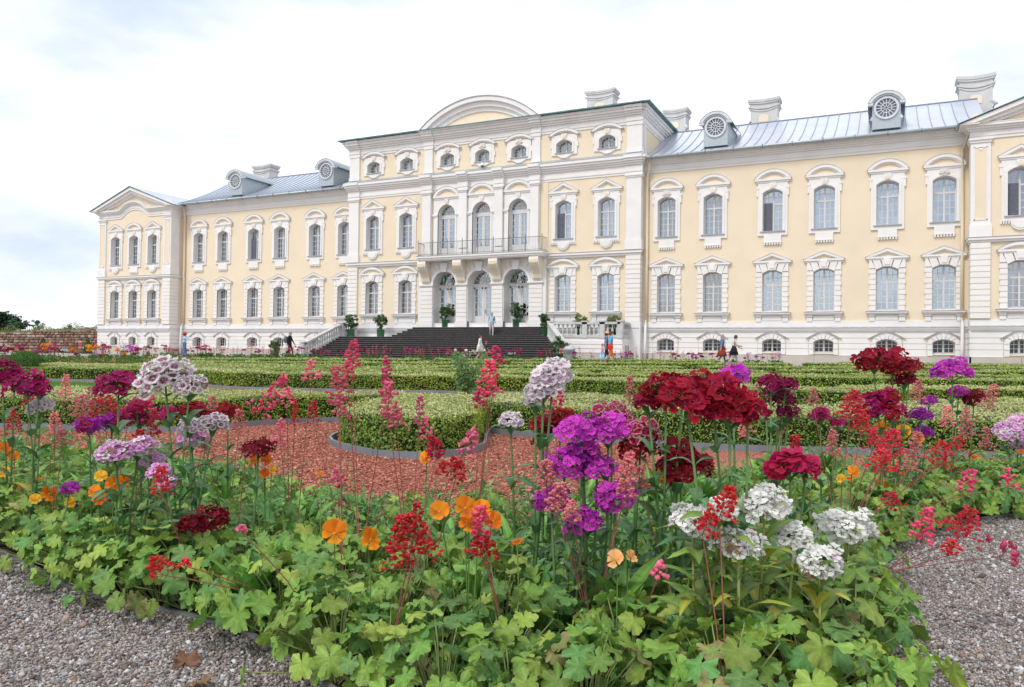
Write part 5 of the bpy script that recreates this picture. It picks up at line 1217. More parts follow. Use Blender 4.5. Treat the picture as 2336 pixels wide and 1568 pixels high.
SPR = [
 (806, 808, 30, 64, 2.6, 'rose', 'rising tall and straight before the dark staircase', (.05, 0)), (793, 845, 38, 45, 2.5, 'rose', 'just under the tallest spike'), (710, 845, 34, 48, 2.6, 'pink', 'short pink tip left of the tallest spike'), (772, 880, 48, 90, 2.4, 'pink', 'with pale pink bells over the hedge'),
 (776, 925, 36, 50, 2.4, 'pink', 'with loose pink bells above the hedge corner'), (882, 860, 26, 90, 2.5, 'rose', 'thin spike before the hedge rows'), (886, 912, 44, 80, 2.4, 'pink', 'dense pink spike over the rounded hedge'), (905, 955, 40, 40, 2.4, 'pink', 'loose lower bells over the rounded hedge'), (1131, 812, 34, 46, 2.5, 'rose', 'before the stairs beside the white rose bush'),
 (1118, 862, 50, 80, 2.45, 'rose', 'bright pink spike beside the white rose bush'), (1095, 912, 40, 40, 2.45, 'rose', 'low part of the bright spike by the rose bush'), (957, 935, 22, 64, 2.6, 'pink', 'slim spike over the rounded hedge end'), (970, 975, 30, 50, 2.6, 'pink', 'second slim spike over the rounded hedge end'), (1437, 888, 26, 62, 2.6, 'coral', 'upright coral spike left of the big dark red heads'),
 (1270, 905, 32, 60, 2.6, 'rose', 'tucked behind the tall white head'), (610, 912, 44, 110, 2.8, 'rose', 'leaning far to the right over the left hedge', (.75, 0)), (655, 905, 30, 40, 2.9, 'pink', 'small nodding tip by the leaning spike'), (715, 940, 26, 50, 2.8, 'red', 'thin red spike above the red path'), (672, 940, 22, 60, 2.9, 'red', 'thin red spike near the left hedge foot'), (150, 885, 26, 60, 3.0, 'coral', 'slim coral spike by the lawn'),
 (240, 930, 80, 55, 3.0, 'red', 'airy red spray beneath the magenta head'), (335, 930, 60, 50, 3.0, 'rose', 'spray under the white and purple head'), (125, 965, 34, 50, 2.9, 'coral', 'coral spray below the small white head'), (185, 925, 50, 50, 3.0, 'coral', 'faint coral spray before the left hedge'), (350, 965, 30, 60, 2.7, 'red', 'bright red spray left of the tall green stem'), (318, 1000, 40, 40, 2.6, 'red', 'red spray beside the lilac heads'), (545, 960, 40, 50, 2.9, 'coral', 'spray between the white and red heads'),
 (770, 1092, 26, 44, 2.2, 'pink', 'short pink tip above the yellow pansies'), (990, 1020, 44, 52, 2.1, 'red', 'bright red tip by the rounded hedge foot', (-.2, 0), None, True), (1068, 1012, 36, 60, 2.2, 'pink', 'pink spike leaning right on the red path', (.5, 0)), (1035, 1068, 66, 44, 2.1, 'red', 'wide red spray on the red path', (.4, 0), None, True),
 (935, 1225, 118, 100, 1.75, 'red', 'largest red cloud of bells beside the yellow pansies', (-.25, 0), 120, True), (950, 1172, 40, 52, 1.78, 'red', 'top of the large red cloud'), (1095, 1190, 46, 70, 1.8, 'rose', 'among the orange pansies'), (1100, 1245, 66, 44, 1.8, 'red', 'below the orange pansies', (0, 0), None, True), (360, 1292, 52, 40, 1.95, 'red', 'lying low over the leaves at the gravel edge', (-.5, 0), 30, True), (422, 1283, 26, 18, 1.95, 'red', 'tiny red tip at the gravel edge'),
 (552, 1207, 20, 16, 1.9, 'pink', 'single pink bud on a bare stalk'), (368, 1095, 44, 60, 2.3, 'red', 'below the lilac heads'), (1245, 1085, 62, 66, 1.95, 'coral', 'pale coral spray over the violet heads', (-.1, 0), 55), (1275, 1135, 60, 66, 1.9, 'coral', 'coral spray in front of the low violet heads', (0, 0), 50), (1432, 1065, 44, 66, 1.95, 'coral', 'coral spray right of the violet heads', (.25, 0), 45), (1425, 1112, 44, 40, 1.9, 'coral', 'lower coral spray right of the violet heads'), (1305, 1165, 40, 46, 1.85, 'coral', 'coral tips under the violet heads'),
 (1502, 1300, 36, 36, 1.7, 'pink', 'small pink tip alone among the front leaves', (0, 0), 14), (1655, 1145, 46, 70, 1.68, 'red', 'bright red spray crossing the white heads', (.4, 0), 34, True), (1615, 1195, 56, 50, 1.68, 'red', 'red spray lying on the white heads', (.5, 0), 24, True), (1815, 1020, 38, 56, 2.2, 'red', 'red tip above the round crimson florets'), (1945, 925, 60, 70, 2.45, 'red', 'vivid red spray left of the dark red heads', (.2, 0)), (1965, 960, 50, 50, 2.45, 'red', 'lower vivid red spray left of the dark red heads'),
 (2030, 1010, 66, 60, 2.5, 'red', 'dense red spray under the dark red heads', (.3, 0)), (2012, 1050, 60, 50, 2.4, 'red', 'lower dense red spray under the dark red heads'), (2085, 1030, 40, 90, 2.6, 'coral', 'tall coral spike right of the dense red spray', (.2, 0)), (2145, 1035, 56, 56, 2.8, 'red', 'red spray near the orange marigolds', (.3, 0)), (2185, 1015, 40, 36, 2.9, 'red', 'small red tip by the orange marigolds'), (2205, 965, 34, 70, 3.1, 'coral', 'coral spike before the right hedge'), (2160, 950, 34, 50, 3.2, 'coral', 'faint coral spike before the right hedge'),
 (2260, 905, 36, 56, 3.2, 'coral', 'thin spike near the right frame edge', (.3, 0)), (2095, 892, 26, 46, 2.9, 'coral', 'small spike between the dark red and violet heads'), (2035, 1140, 46, 34, 2.3, 'red', 'red cluster low above the right leaves'), (2205, 1098, 34, 56, 2.5, 'rose', 'rose spike leaning over the right leaves', (.5, 0)), (2110, 1198, 44, 80, 2.15, 'rose', 'rose spray bending over the gravel', (.2, 0)), (2200, 1195, 74, 70, 2.2, 'red', 'broad red spray over the right gravel', (.5, 0), 60, True), (2170, 1248, 44, 36, 2.15, 'red', 'red tuft over the right gravel'),
 (2295, 1257, 66, 28, 2.3, 'rose', 'flat spray reaching out over the right gravel', (.9, 0)), (2070, 1528, 50, 24, 1.75, 'pink', 'pale pink tip lying by the lower right edge', (-.8, 0), 14), (1855, 905, 26, 40, 3.0, 'coral', 'faint coral tip beside the crimson heads'), (1700, 975, 34, 50, 2.5, 'coral', 'coral bells beneath the large red heads'), (1785, 960, 30, 50, 2.7, 'dull', 'faded spray below the crimson heads'), (1460, 1090, 34, 50, 2.1, 'coral', 'coral bells between violet and dark red heads')]
SPR += [(70, 905, 34, 50, 3.2, 'red', 'under the mixed magenta head'), (210, 905, 40, 46, 3.3, 'coral', 'between white and magenta heads'), (290, 950, 40, 50, 3.1, 'rose', 'left of the hot pink heads'), (485, 925, 30, 44, 3.3, 'coral', 'above the small red head'), (140, 1000, 34, 40, 2.9, 'coral', 'left of the purple magenta heads'), (30, 960, 34, 50, 3.1, 'red', 'near the left frame edge'), (470, 1010, 30, 44, 2.8, 'coral', 'right of the pale pink head'), (640, 985, 26, 60, 2.9, 'pink', 'thin over the red path'), (1900, 1010, 34, 60, 2.7, 'coral', 'behind the round crimson florets'), (1990, 1000, 36, 50, 2.6, 'red', 'left of the tall coral spike'), (2250, 1000, 34, 50, 3.3, 'coral', 'left of the lilac heads'), (2300, 1090, 34, 44, 2.9, 'rose', 'over the leaves at the right frame edge')]
for a in SPR: spray(*a[:7], *(a[7:]))
for root, u, d, z_, ph in PLANTS:
    if ph: tag(root, 'coral bells, %s bells %s' % (dict(pink='pink', red='red', coral='coral', rose='rose pink', dull='faded').get(ph[0][1]), ph[0][0]), 'flower', 'coral bells in flower')
    else:
        pl_ = 'beside the gravel at left' if u < -.62 else ('beside the gravel at right' if u > .95 else 'along the bottom of the picture') if z_ == 'front' else ('in the left part of the bed' if u < -.6 else 'in the right part of the bed' if u > .6 else 'in the middle of the bed')
        tag(root, 'flowerless mound of scalloped green leaves ' + pl_, 'plant', 'leafy mounds ' + pl_)
# ------------------------------------------------------------------ sweet williams
SWL = [
 ('sweet william with dark maroon heads cut by the left frame edge', 'maroon', [(5, 848, 68), (34, 858, 46)], 3.0, {}), ('sweet william with mixed magenta and maroon head at far left', 'magenta', [(62, 880, 82), (90, 885, 45)], 2.95, dict(mixp='maroon')), ('sweet william with one broad magenta head before the lawn', 'magenta', [(271, 878, 88)], 2.55, dict(leafy=5)),
 ('tallest sweet william with white and purple eyed head', 'whitepurple', [(378, 862, 116), (432, 880, 66)], 2.2, dict(leafy=6, big=.92)), ('sweet william with small white head at left before the hedge', 'whitepink', [(92, 927, 54)], 3.1, dict(kinds=STR_Y)), ('sweet william with two purple magenta heads low before the left hedge', 'magenta', [(205, 972, 60), (258, 963, 62)], 2.95, dict(mixp='purple')),
 ('sweet william with two hot pink heads below the broad magenta head', 'crimson', [(312, 930, 46), (318, 955, 44)], 3.0, dict(mixp='magenta')), ('sweet william with magenta head behind the tallest stem', 'magenta', [(385, 945, 50)], 3.2, {}), ('sweet william with flat dark red heads in front of the left hedge', 'darkred', [(436, 935, 72), (478, 945, 38)], 3.0, dict(flat=.6)), ('sweet william with small red head in front of the left hedge', 'red', [(520, 938, 50)], 3.2, {}),
 ('sweet william with two small white purple eyed heads', 'whitepurple', [(432, 972, 52), (486, 968, 62)], 2.7, {}), ('sweet william with pale pink head under the small white heads', 'lilac', [(437, 1002, 64)], 2.75, {}), ('sweet william with wide lilac pink heads above the orange pansies', 'lilac', [(262, 1030, 76), (315, 1022, 78), (350, 1048, 48)], 2.45, dict(flat=.6)), ('sweet william with faded lilac florets beside the red bells', 'lilac', [(362, 1075, 50), (380, 1098, 40)], 2.5, {}),
 ('sweet william with single dark red head against the red path', 'dark', [(590, 1022, 66)], 2.5, dict(mixp='darkred', flat=.7)), ('sweet william with nearly black red heads low in the front leaves', 'dark', [(484, 1185, 78), (436, 1198, 58)], 2.0, dict(mixp='darkred', leafy=2)), ('sweet william with small purple head behind the orange pansy', 'purple', [(160, 1113, 38)], 2.65, dict(leafy=2)),
 ('sweet william with tall irregular white head in front of the path', 'whitepink', [(1262, 852, 82), (1240, 885, 74), (1222, 908, 56)], 2.25, dict(leafy=4)), ('sweet william with small white head over the red path', 'whitepink', [(1165, 960, 54)], 2.35, dict(leafy=3)), ('sweet william with red heads left of the violet ones', 'red', [(1238, 968, 56), (1282, 955, 62), (1235, 1003, 36)], 2.4, dict(mixp='darkred')),
 ('sweet william with big cluster of violet magenta heads', 'violet', [(1322, 978, 92), (1388, 982, 92), (1330, 1036, 86), (1285, 1058, 78), (1362, 1068, 80)], 2.0, dict(leafy=5)), ('sweet william with low violet heads behind coral bells', 'violet', [(1258, 1140, 86), (1330, 1190, 76)], 1.98, dict(leafy=2)), ('sweet william with violet head right of the coral bells', 'violet', [(1405, 1132, 88)], 2.0, dict(leafy=2)),
 ('sweet william with pale picotee head behind the violet cluster', 'picotee', [(1395, 947, 82)], 2.35, {}), ('sweet william with white edged crimson florets', 'picotee', [(1463, 984, 74)], 2.3, dict(big=1.15)), ('sweet william with dark red head under the white edged one', 'darkred', [(1452, 1018, 84)], 2.25, {}), ('sweet william with broad dark red head left of the largest red head', 'darkred', [(1520, 888, 98), (1478, 916, 62), (1560, 880, 72)], 2.15, dict(leafy=5)),
 ('sweet william with the largest bright red head in the middle', 'red', [(1568, 915, 108), (1626, 898, 122), (1664, 935, 98), (1706, 930, 78)], 1.8, dict(big=1.35, leafy=6)), ('sweet william with round violet head above the largest red head', 'violet', [(1672, 858, 76)], 2.3, {}), ('sweet william with dark red heads under the largest red head', 'darkred', [(1545, 1028, 80), (1588, 1062, 78), (1552, 1082, 66), (1522, 1060, 46)], 2.2, dict(leafy=3)),
 ('sweet william with stacked crimson heads right of the largest red head', 'maroon', [(1758, 872, 52), (1792, 880, 52), (1775, 905, 62), (1797, 938, 48), (1748, 942, 26)], 2.6, dict(mixp='magenta', leafy=5)), ('sweet william with few large bright crimson florets', 'crimson', [(1802, 1062, 80), (1838, 1070, 62)], 2.1, dict(big=1.9, single=True)), ('tall sweet william with dark red heads in front of the basement window', 'darkred', [(1992, 822, 76), (2036, 826, 80), (2076, 836, 46), (2063, 866, 46)], 2.7, dict(leafy=7, mixp='red')),
 ('sweet william with crimson heads beneath the tall dark red one', 'magenta', [(1985, 925, 74), (2032, 938, 62), (2025, 905, 50)], 2.6, dict(mixp='red')), ('tall sweet william with violet head in front of the right pavilion', 'violet', [(2172, 846, 74), (2187, 893, 38)], 3.6, dict(leafy=6)), ('sweet william with three small violet heads on the right', 'purple', [(2120, 915, 32), (2102, 945, 42), (2107, 985, 38)], 3.2, {}),
 ('sweet william with small dark crimson head on thin stem at right', 'dark', [(2222, 907, 46)], 3.8, {}), ('sweet william with small crimson heads before the right hedge', 'magenta', [(1872, 945, 44), (1912, 965, 30)], 3.1, {}), ('sweet william with lilac heads at the right frame edge', 'lilac', [(2298, 985, 50), (2322, 962, 42), (2330, 1015, 38)], 4.3, {}),
 ('sweet william with two white heads crossed by red bells', 'white', [(1580, 1190, 98), (1642, 1165, 76)], 1.78, dict(kinds=STR_Y, leafy=5, stemcol=(.26, .30, .08))), ('sweet william with white head on yellowing leaves behind the others', 'white', [(1745, 1148, 98)], 1.85, dict(kinds=STR_Y, leafy=5, stemcol=(.26, .30, .08))), ('sweet william with white head low in front of the crossed pair', 'white', [(1685, 1240, 96)], 1.7, dict(kinds=STR_Y, leafy=5, stemcol=(.26, .30, .08))),
 ('sweet william with small flat white head', 'white', [(1812, 1222, 78)], 1.8, dict(kinds=STR_Y, leafy=4, flat=.6, stemcol=(.24, .30, .08))), ('sweet william with white head farthest right of the white group', 'white', [(1932, 1203, 106)], 1.9, dict(kinds=STR_Y, leafy=4, stemcol=(.26, .30, .08))), ('sweet william with lowest of the large white heads', 'white', [(1868, 1280, 102)], 1.72, dict(kinds=STR_Y, leafy=6, stemcol=(.28, .30, .07))), ('sweet william with few white florets near the lower right corner', 'white', [(2000, 1490, 40)], 1.72, dict(leafy=3, big=1.6))]
for lab, pal, hs, d, kw in SWL: sweet_william(lab, pal, hs, d, **kw)
# ------------------------------------------------------------------ rosettes and feathery plants filling the bed
def rosette(u, d, n, ln, kinds, up=.6):
    root = empty('leaf_rosette', gu(u, d, .008))
    for i in range(n):
        a = i * 2.39996 + random.uniform(-.3, .3); t = i / n; el = up + .75 * (1 - t) + random.uniform(-.2, .2); dv = Vector((math.cos(a) * math.cos(el), math.sin(a) * math.cos(el), math.sin(el))); nr = Vector((0, 0, 1)) - dv * dv.z + Vector((0, 0, .01))
        O = orient(nr, xdir=dv); link('leaf', random.choice(kinds), root, Vector((math.cos(a), math.sin(a), 0)) * .015 + Vector((0, 0, .10 * (1 - t) * random.random())), O.to_euler(), ln * random.uniform(.75, 1.2))
    return root
def feathery(seed):
    r = random.Random(seed); C = []; N = []; S = []; col = []
    for i in range(26):
        a = i * 2.4; el = r.uniform(.25, 1.3); ln = r.uniform(.06, .12); dv = np.array((math.cos(a) * math.cos(el), math.sin(a) * math.cos(el), math.sin(el))); sd = np.cross(dv, (0, 0, 1)); sd /= np.linalg.norm(sd) + 1e-9
        b0 = np.array((0, 0, r.uniform(0, .09)))
        for k in range(11):
            t = .25 + .75 * k / 10; s = (k % 2 * 2 - 1) * .018 * (1.2 - t * .6)
            C.append(b0 + dv * ln * t * 1.5 + sd * s - np.array((0, 0, .03 * t * t))); N.append((-dv[0] * .3, -dv[1] * .3, 1)); S.append(.013 * (1.3 - t * .5)); g_ = r.uniform(.8, 1.25); col.append((.14 * g_, .30 * g_, .09 * g_))
    V, F, c = leafquads(np.array(C), np.array(N, float), np.array(S), np.array(col), .1, .28)
    return npmesh('feathery_leaves', V, F, STRAPM, c)
FEA = [feathery(i) for i in range(4)]
fill = []; where_ = lambda u: 'in the left half of the bed' if u < -.3 else 'in the right half of the bed' if u > .5 else 'in the middle of the bed'
for _ in range(9000):
    d = rr_.uniform(1.9, 5.4); u = rr_.uniform(-3.6, 3.6)
    if not visible(u, d, .06) or not inb(u, d) or fdist(u, d) < .42: continue
    if any((u - a) ** 2 + (d - b) ** 2 < (.145 if d < 3.2 else .21) ** 2 for a, b in fill): continue
    if any((u - P[1]) ** 2 + (d - P[2]) ** 2 < .10 ** 2 for P in PLANTS): continue
    fill.append((u, d))
for i, (u, d) in enumerate(fill):
    if i % 5 == 0 or i % 5 == 3:
        o = empty('feathery_plant', gu(u, d, .008)); f_ = link('foliage', FEA[i % 4], o, None, (0, 0, random.random() * 6), random.uniform(1.2, 1.8)); f_['kind'] = 'stuff'; tag(o, 'feathery cut-leaved green plant ' + where_(u), 'plant', 'feathery plants ' + where_(u))
    else:
        o = rosette(u, d, 24, random.uniform(.12, .20), STR_G, random.uniform(.25, .65)); tag(o, 'rosette of strap-shaped green leaves ' + where_(u), 'plant', 'strap-leaved rosettes ' + where_(u))
for x, y, d in ((1825, 985, 2.9), (1420, 1290, 1.95), (585, 1195, 2.2)):
    p = A(x, y, d); o = rosette(p.dot(R0), p.dot(F0), 30, .2, STR_G if d < 2.5 else STR_B, .55); tag(o, {1825: 'upright sage-green leafy tuft right of the red heads', 1420: 'dark green strap-leaved clump below the violet heads', 585: 'bright green strap-leaved clump left of the yellow pansies'}[x], 'plant')
# ------------------------------------------------------------------ pansies and marigolds
def petal_mesh(w, l, c0, c1, line):
    n = 9; m = 5; V = []; C = []; F = []
    for j in range(m):
        t = j / (m - 1)
        for i in range(n):
            s = i / (n - 1) * 2 - 1; a = s * w; rad = l * t * (1 - .10 * s * s - (.05 if abs(s) < .15 else 0)); V.append((rad * math.sin(a), rad * math.cos(a), .10 * l * math.sin(s * 5) * t * t + .05 * l * t * t))
            c = np.array(c0) * (1 - t) + np.array(c1) * t
            if line and t < .55 and i % 2 == 0: c = c * .35 + np.array((.20, .03, .005)) * .65
            C.append(c)
    for j in range(m - 1):
        for i in range(n - 1): F.append((j * n + i, j * n + i + 1, (j + 1) * n + i + 1, (j + 1) * n + i))
    return npmesh('petal', V, F, PETALM, np.array(C), smooth_=True)
PAN = {}
for k, (c0, c1) in dict(orange=((.80, .24, .008), (.86, .27, .010)), deep=((.75, .17, .006), (.82, .19, .010)), yellow=((.85, .42, .02), (.88, .50, .04)), peach=((.85, .38, .10), (.86, .48, .20))).items():
    PAN[k] = (petal_mesh(.74, 1.05, c0, c1, False), petal_mesh(.62, .90, c0, c1, True), petal_mesh(.66, .98, c0, c1, True))
eye = MB(); eye.lathe([(.10, -.02), (.12, .06), (.03, .10)], k=8); EYE = eye.mesh('flower', foliage('pansy_eye', hv=0, vv=0)); a_ = EYE.color_attributes.new('Col', 'FLOAT_COLOR', 'POINT')
a_.data.foreach_set('color', np.tile([.75, .32, .02, 1], (len(EYE.vertices), 1)).astype(np.float32).ravel())
def pansy(label, fl, d, leaves=14):
    d = inside(sum(q[0] for q in fl) / len(fl), fl[0][1], d)
    P_ = [A(x, y, d) for x, y, w, k, t in fl]; c = sum(P_, Vector()) / len(P_); g0 = Vector((c.x, c.y, .008)) + F0 * .03; root = empty('pansy', g0); tag(root, label, 'flower', 'pansies in the flower bed'); paths = []
    for (x, y, w, k, turn), p in zip(fl, P_):
        q = p - g0; s = w * d / FPX / 2 * 1.05; view = (CAM - p).normalized(); nr = view * .9 + Vector((0, 0, .35)) + R0 * turn; yv = Vector((0, 0, 1)); z = nr.normalized(); x_ = yv.cross(z).normalized(); y_ = z.cross(x_); O = Matrix((x_, y_, z)).transposed()
        f = link('flower', EYE, root, q, O.to_euler(), s); pm = PAN[k]
        for me, an, zz, tl in ((pm[0], .52, -.09, .2), (pm[0], -.42, -.12, .2), (pm[1], 1.62, -.02, .28), (pm[1], -1.62, -.03, .28), (pm[2], PI, .02, -.32)):
            link('petal', me, f, (0, 0, zz), (tl * math.cos(an) + random.uniform(-.12, .12), -tl * math.sin(an) + random.uniform(-.1, .1), -an), random.uniform(.95, 1.08))
        e = Vector((0, 0, -.01)); paths.append(([e, e.lerp(q, .6) + Vector((0, 0, .02)), q - z * .012 + Vector((0, 0, .004)), q - z * .003], [.0018, .0017, .0015, .0015]))
    link('stems', tubemesh('stems', paths, (.13, .25, .06)), root)
    for i in range(leaves):
        a = i * 2.4; t = random.random(); pt = paths[i % len(paths)][0]; b = Vector(pt[0]).lerp(Vector(pt[1]), t); dv = Vector((math.cos(a), math.sin(a), random.uniform(.2, .8))).normalized(); O = orient(Vector((0, 0, 1)) - dv * dv.z, xdir=dv); link('leaf', random.choice(STR_G), root, b, O.to_euler(), random.uniform(.045, .075))
PANS = [('cluster of orange pansies left of the tall green stem', [(262, 1105, 42, 'orange', .2), (230, 1088, 30, 'yellow', -.2), (215, 1122, 30, 'orange', -.4), (226, 1138, 34, 'deep', 0), (284, 1098, 26, 'orange', .5)], 2.15), ('single deep orange pansy near the left leaves', [(112, 1128, 36, 'deep', .3)], 2.25), ('orange pansies at the left frame edge', [(12, 1022, 30, 'deep', .2), (28, 1042, 28, 'orange', .1)], 2.95), ('pale yellow pansy cut by the left frame edge', [(8, 1078, 30, 'yellow', 0)], 2.9), ('small yellow pansy above the front leaves at left', [(160, 1148, 26, 'yellow', .3), (80, 1140, 26, 'yellow', -.2)], 2.3),
 ('large amber pansy facing the viewer in the middle front', [(763, 1218, 60, 'orange', 0)], 1.75), ('amber pansy turned sideways beside the red cloud of bells', [(845, 1232, 54, 'orange', .9)], 1.75), ('group of orange pansies right of the red cloud of bells', [(1002, 1168, 50, 'orange', -.1), (1062, 1160, 54, 'orange', .1), (1098, 1165, 48, 'orange', .4), (1070, 1195, 50, 'orange', 0), (1125, 1190, 46, 'deep', .3)], 1.85), ('small orange pansies under the single dark red head', [(578, 1050, 26, 'orange', -.5), (607, 1050, 26, 'deep', .3), (603, 1083, 24, 'deep', 0), (622, 1072, 18, 'yellow', .3)], 2.5),
 ('small orange pansy at the foot of the rounded hedge', [(970, 1046, 32, 'orange', -.4)], 2.15), ('peach pansies alone among the middle leaves', [(1403, 1277, 44, 'peach', -.5), (1440, 1270, 32, 'peach', .8)], 1.72), ('orange pansies half hidden under the dark red heads', [(1500, 1080, 28, 'yellow', .4), (1518, 1098, 30, 'orange', 0), (1478, 1108, 18, 'deep', 0)], 2.3), ('orange pansy on long stalk left of the right leaves', [(1947, 1078, 30, 'orange', .4), (1918, 1092, 22, 'yellow', -.3)], 2.2), ('orange pansy facing up near the right leaves', [(2010, 1110, 34, 'orange', .2)], 2.15), ('yellow pansies under the violet heads on the right', [(2060, 985, 34, 'yellow', 0), (2012, 975, 26, 'orange', .3), (2095, 1000, 26, 'orange', .2)], 2.8)]
for a in PANS: pansy(*a)
MARI = []
v = []; f = []; c = []
for i in range(13):
    a = 2 * PI * i / 13; b = len(v); v += [(0, 0, 0), (math.cos(a - .2) * .6, math.sin(a - .2) * .6, .06), (math.cos(a) * 1.0, math.sin(a) * 1.0, -.04 + .05 * (i % 2)), (math.cos(a + .2) * .6, math.sin(a + .2) * .6, .06)]; f.append((b, b + 1, b + 2, b + 3)); c += [(.70, .13, .01)] + [(.85, .24, .01)] * 3
MPET = npmesh('petals', v, f, PETALM, np.array(c)); mb = MB(); mb.lathe([(.3, 0), (.32, .12), (.12, .2)], k=9); MCEN = mb.mesh('flower', PETALM); a_ = MCEN.color_attributes.new('Col', 'FLOAT_COLOR', 'POINT'); a_.data.foreach_set('color', np.tile([.62, .13, .01, 1], (len(MCEN.vertices), 1)).astype(np.float32).ravel())
def marigold(label, x, y, w, d):
    d = inside(x, y, d); p = A(x, y, d); g0 = Vector((p.x, p.y, .008)); root = empty('marigold', g0); tag(root, label, 'flower', 'marigolds in the flower bed'); O = orient((random.uniform(-.3, .3), -.35, 1), xdir=(1, .3, 0))
    h = link('flower', MCEN, root, p - g0, O.to_euler(), w * d / FPX / 2); link('petals', MPET, h); link('stem', tubemesh('stem', [([Vector((0, 0, -.01)), (p - g0) * .6 + Vector((.006, 0, 0)), p - g0], .0016)], (.12, .22, .05)), root); link('feathery_leaves', FEA[0], root, (0, 0, 0), (0, 0, x), .8)
for a in [('flat orange marigold left of the orange pansies', 82, 1097, 46, 2.3), ('small orange marigold beside the flat one', 52, 1110, 28, 2.35), ('orange marigold at the rim of the red path', 730, 1081, 26, 2.5), ('orange marigold in the shade under the pansy group', 1180, 1236, 38, 1.85), ('orange marigold near the red spray on the right', 2222, 1043, 34, 3.1), ('second orange marigold below the red spray on the right', 2176, 1066, 32, 3.0), ('orange marigold at the right frame edge', 2330, 1030, 26, 3.6), ('orange marigold beside the yellow pansies on the right', 1936, 1092, 26, 2.4)]: marigold(*a)
# ------------------------------------------------------------------ stone wall, trees, shrubs
WSTONE = foliage('field_stone', trans=0, rough=.85, spec=.2, hv=.02, vv=.35, noise=.25, nscale=2.5, bump=.5)
MORTAR = surf('old_mortar', (0.20, 0.145, 0.115), 0.95, 0.3, 3, .5, 12)
wroot = empty('stone_wall', (-74.5, YB + .2, Z0)); tag(wroot, 'old reddish rubble stone wall running left from the palace corner', 'wall')
wt = lambda x: 2.46 + (x + 65.3) * .0265
mb = MB(-74.5); mb.quads([(-65.25, 0, -.3), (-90, 0, -.3), (-90, 0, wt(-90)), (-65.25, 0, wt(-65.25)), (-65.25, .6, -.3), (-90, .6, -.3), (-90, .6, wt(-90)), (-65.25, .6, wt(-65.25))], [(0, 1, 2, 3), (4, 7, 6, 5), (3, 2, 6, 7), (0, 3, 7, 4), (1, 5, 6, 2)]); mb.build('mortar', MORTAR, wroot)
SM = []
for s in range(8):
    r = random.Random(s); bm = bmesh.new(); bmesh.ops.create_icosphere(bm, subdivisions=2, radius=1)
    for v in bm.verts:
        c = v.co; m_ = max(abs(c.x), abs(c.y), abs(c.z)); v.co = c * (.55 + .45 / m_ * .75) + Vector((r.uniform(-.1, .1), r.uniform(-.1, .1), r.uniform(-.1, .1)))
    me = bpy.data.meshes.new('stone'); bm.to_mesh(me); bm.free(); me.materials.append(WSTONE); me.polygons.foreach_set('use_smooth', [True] * len(me.polygons))
    tone = [(.26, .15, .11), (.31, .20, .15), (.24, .12, .085), (.34, .26, .21), (.20, .14, .115), (.28, .17, .13), (.38, .30, .24), (.24, .18, .15)][s]
    a = me.color_attributes.new('Col', 'FLOAT_COLOR', 'POINT'); a.data.foreach_set('color', np.tile([*tone, 1], (len(me.vertices), 1)).astype(np.float32).ravel()); SM.append(me)
rw = random.Random(11); z = .08; nst = 0
while z < 2.5:
    rh = rw.uniform(.22, .34); x = -65.45 - rw.random() * .3
    while x > -82.6 and nst < 298:
        w = rw.uniform(.34, .75) * (1 if x > -76 else 1.35)
        if z + rh < wt(x) + .04:
            link('stone', rw.choice(SM), wroot, (x - w / 2 + 74.5, -.02 + rw.uniform(-.03, .04), z + rh / 2), (rw.uniform(-.1, .1), rw.uniform(-.14, .14), rw.uniform(-.1, .1)), (w * .5, .16, rh * .5)); nst += 1
        x -= w * 1.01
    z += rh * .97
LEAFT = foliage('tree_leaf', trans=.2, rough=.6, spec=.2, hv=.0, vv=.0)
BARK = surf('bark', (0.10, 0.08, 0.065), .95, .3, 6, .5, 20)
def clumps(n, cen, rad, per, size, tone, seed, squash=.8):
    """leaf faces gathered in uneven clumps inside an ellipsoid"""
    r = np.random.default_rng(seed); C = []; col = []; N_ = []
    for i in range(n):
        v = r.normal(size=3); v /= np.linalg.norm(v); k = r.random() ** .45; c = np.array(cen) + v * np.array(rad) * k * .9; rr = np.mean(rad) * r.uniform(.16, .34); p = r.normal(size=(per, 3)); p /= np.linalg.norm(p, axis=1)[:, None]; p *= (r.random(per) ** .4)[:, None] * rr; p[:, 2] *= squash
        C.append(c + p); N_.append(p / rr + np.array((0, 0, .6))); col.append(np.array(tone) * r.uniform(.65, 1.35) * r.uniform(.75, 1.25, (per, 1)))
    V, F, cc = leafquads(np.concatenate(C), np.concatenate(N_), size, np.concatenate(col), .2, .6)
    return npmesh('crown', V, F, LEAFT, cc)
def tree(x, y0, y1, w, d, tone, label, n=60, per=90, seed=1, trunk=True, name='tree'):
    top_, bot = A(x, y0, d), gp((x - 1168) / FPX * d, d); H = top_.z - bot.z; R_ = w * d / FPX / 2
    root = empty(name, bot); tag(root, label, 'tree', 'trees beyond the wall')
    r = random.Random(seed); cz = H - min(R_ * 1.0, H * .45); mbt = MB(); mbt.tube([(0, 0, -.3), (.1, 0, cz * .5), (0, .1, cz)], [R_ * .10, R_ * .07, R_ * .03], 0, 8)
    for i in range(7):
        a = i * 2.4; z_ = cz * r.uniform(.45, .9); mbt.tube([(0, 0, z_), (math.cos(a) * R_ * .4, math.sin(a) * R_ * .4, z_ + R_ * .3), (math.cos(a) * R_ * .75, math.sin(a) * R_ * .75, z_ + R_ * .5)], [R_ * .045, R_ * .03, R_ * .01], 0, 5)
    mbt.build('trunk', BARK, root); link('crown', clumps(n, (0, 0, cz), (R_, R_, min(R_ * 1.0, H * .45)), per, R_ * .07, tone, seed), root)
tree(5, 712, 760, 92, 130, (.040, .085, .040), 'large dark round tree behind the wall at the left frame edge', 90, 110, 2)
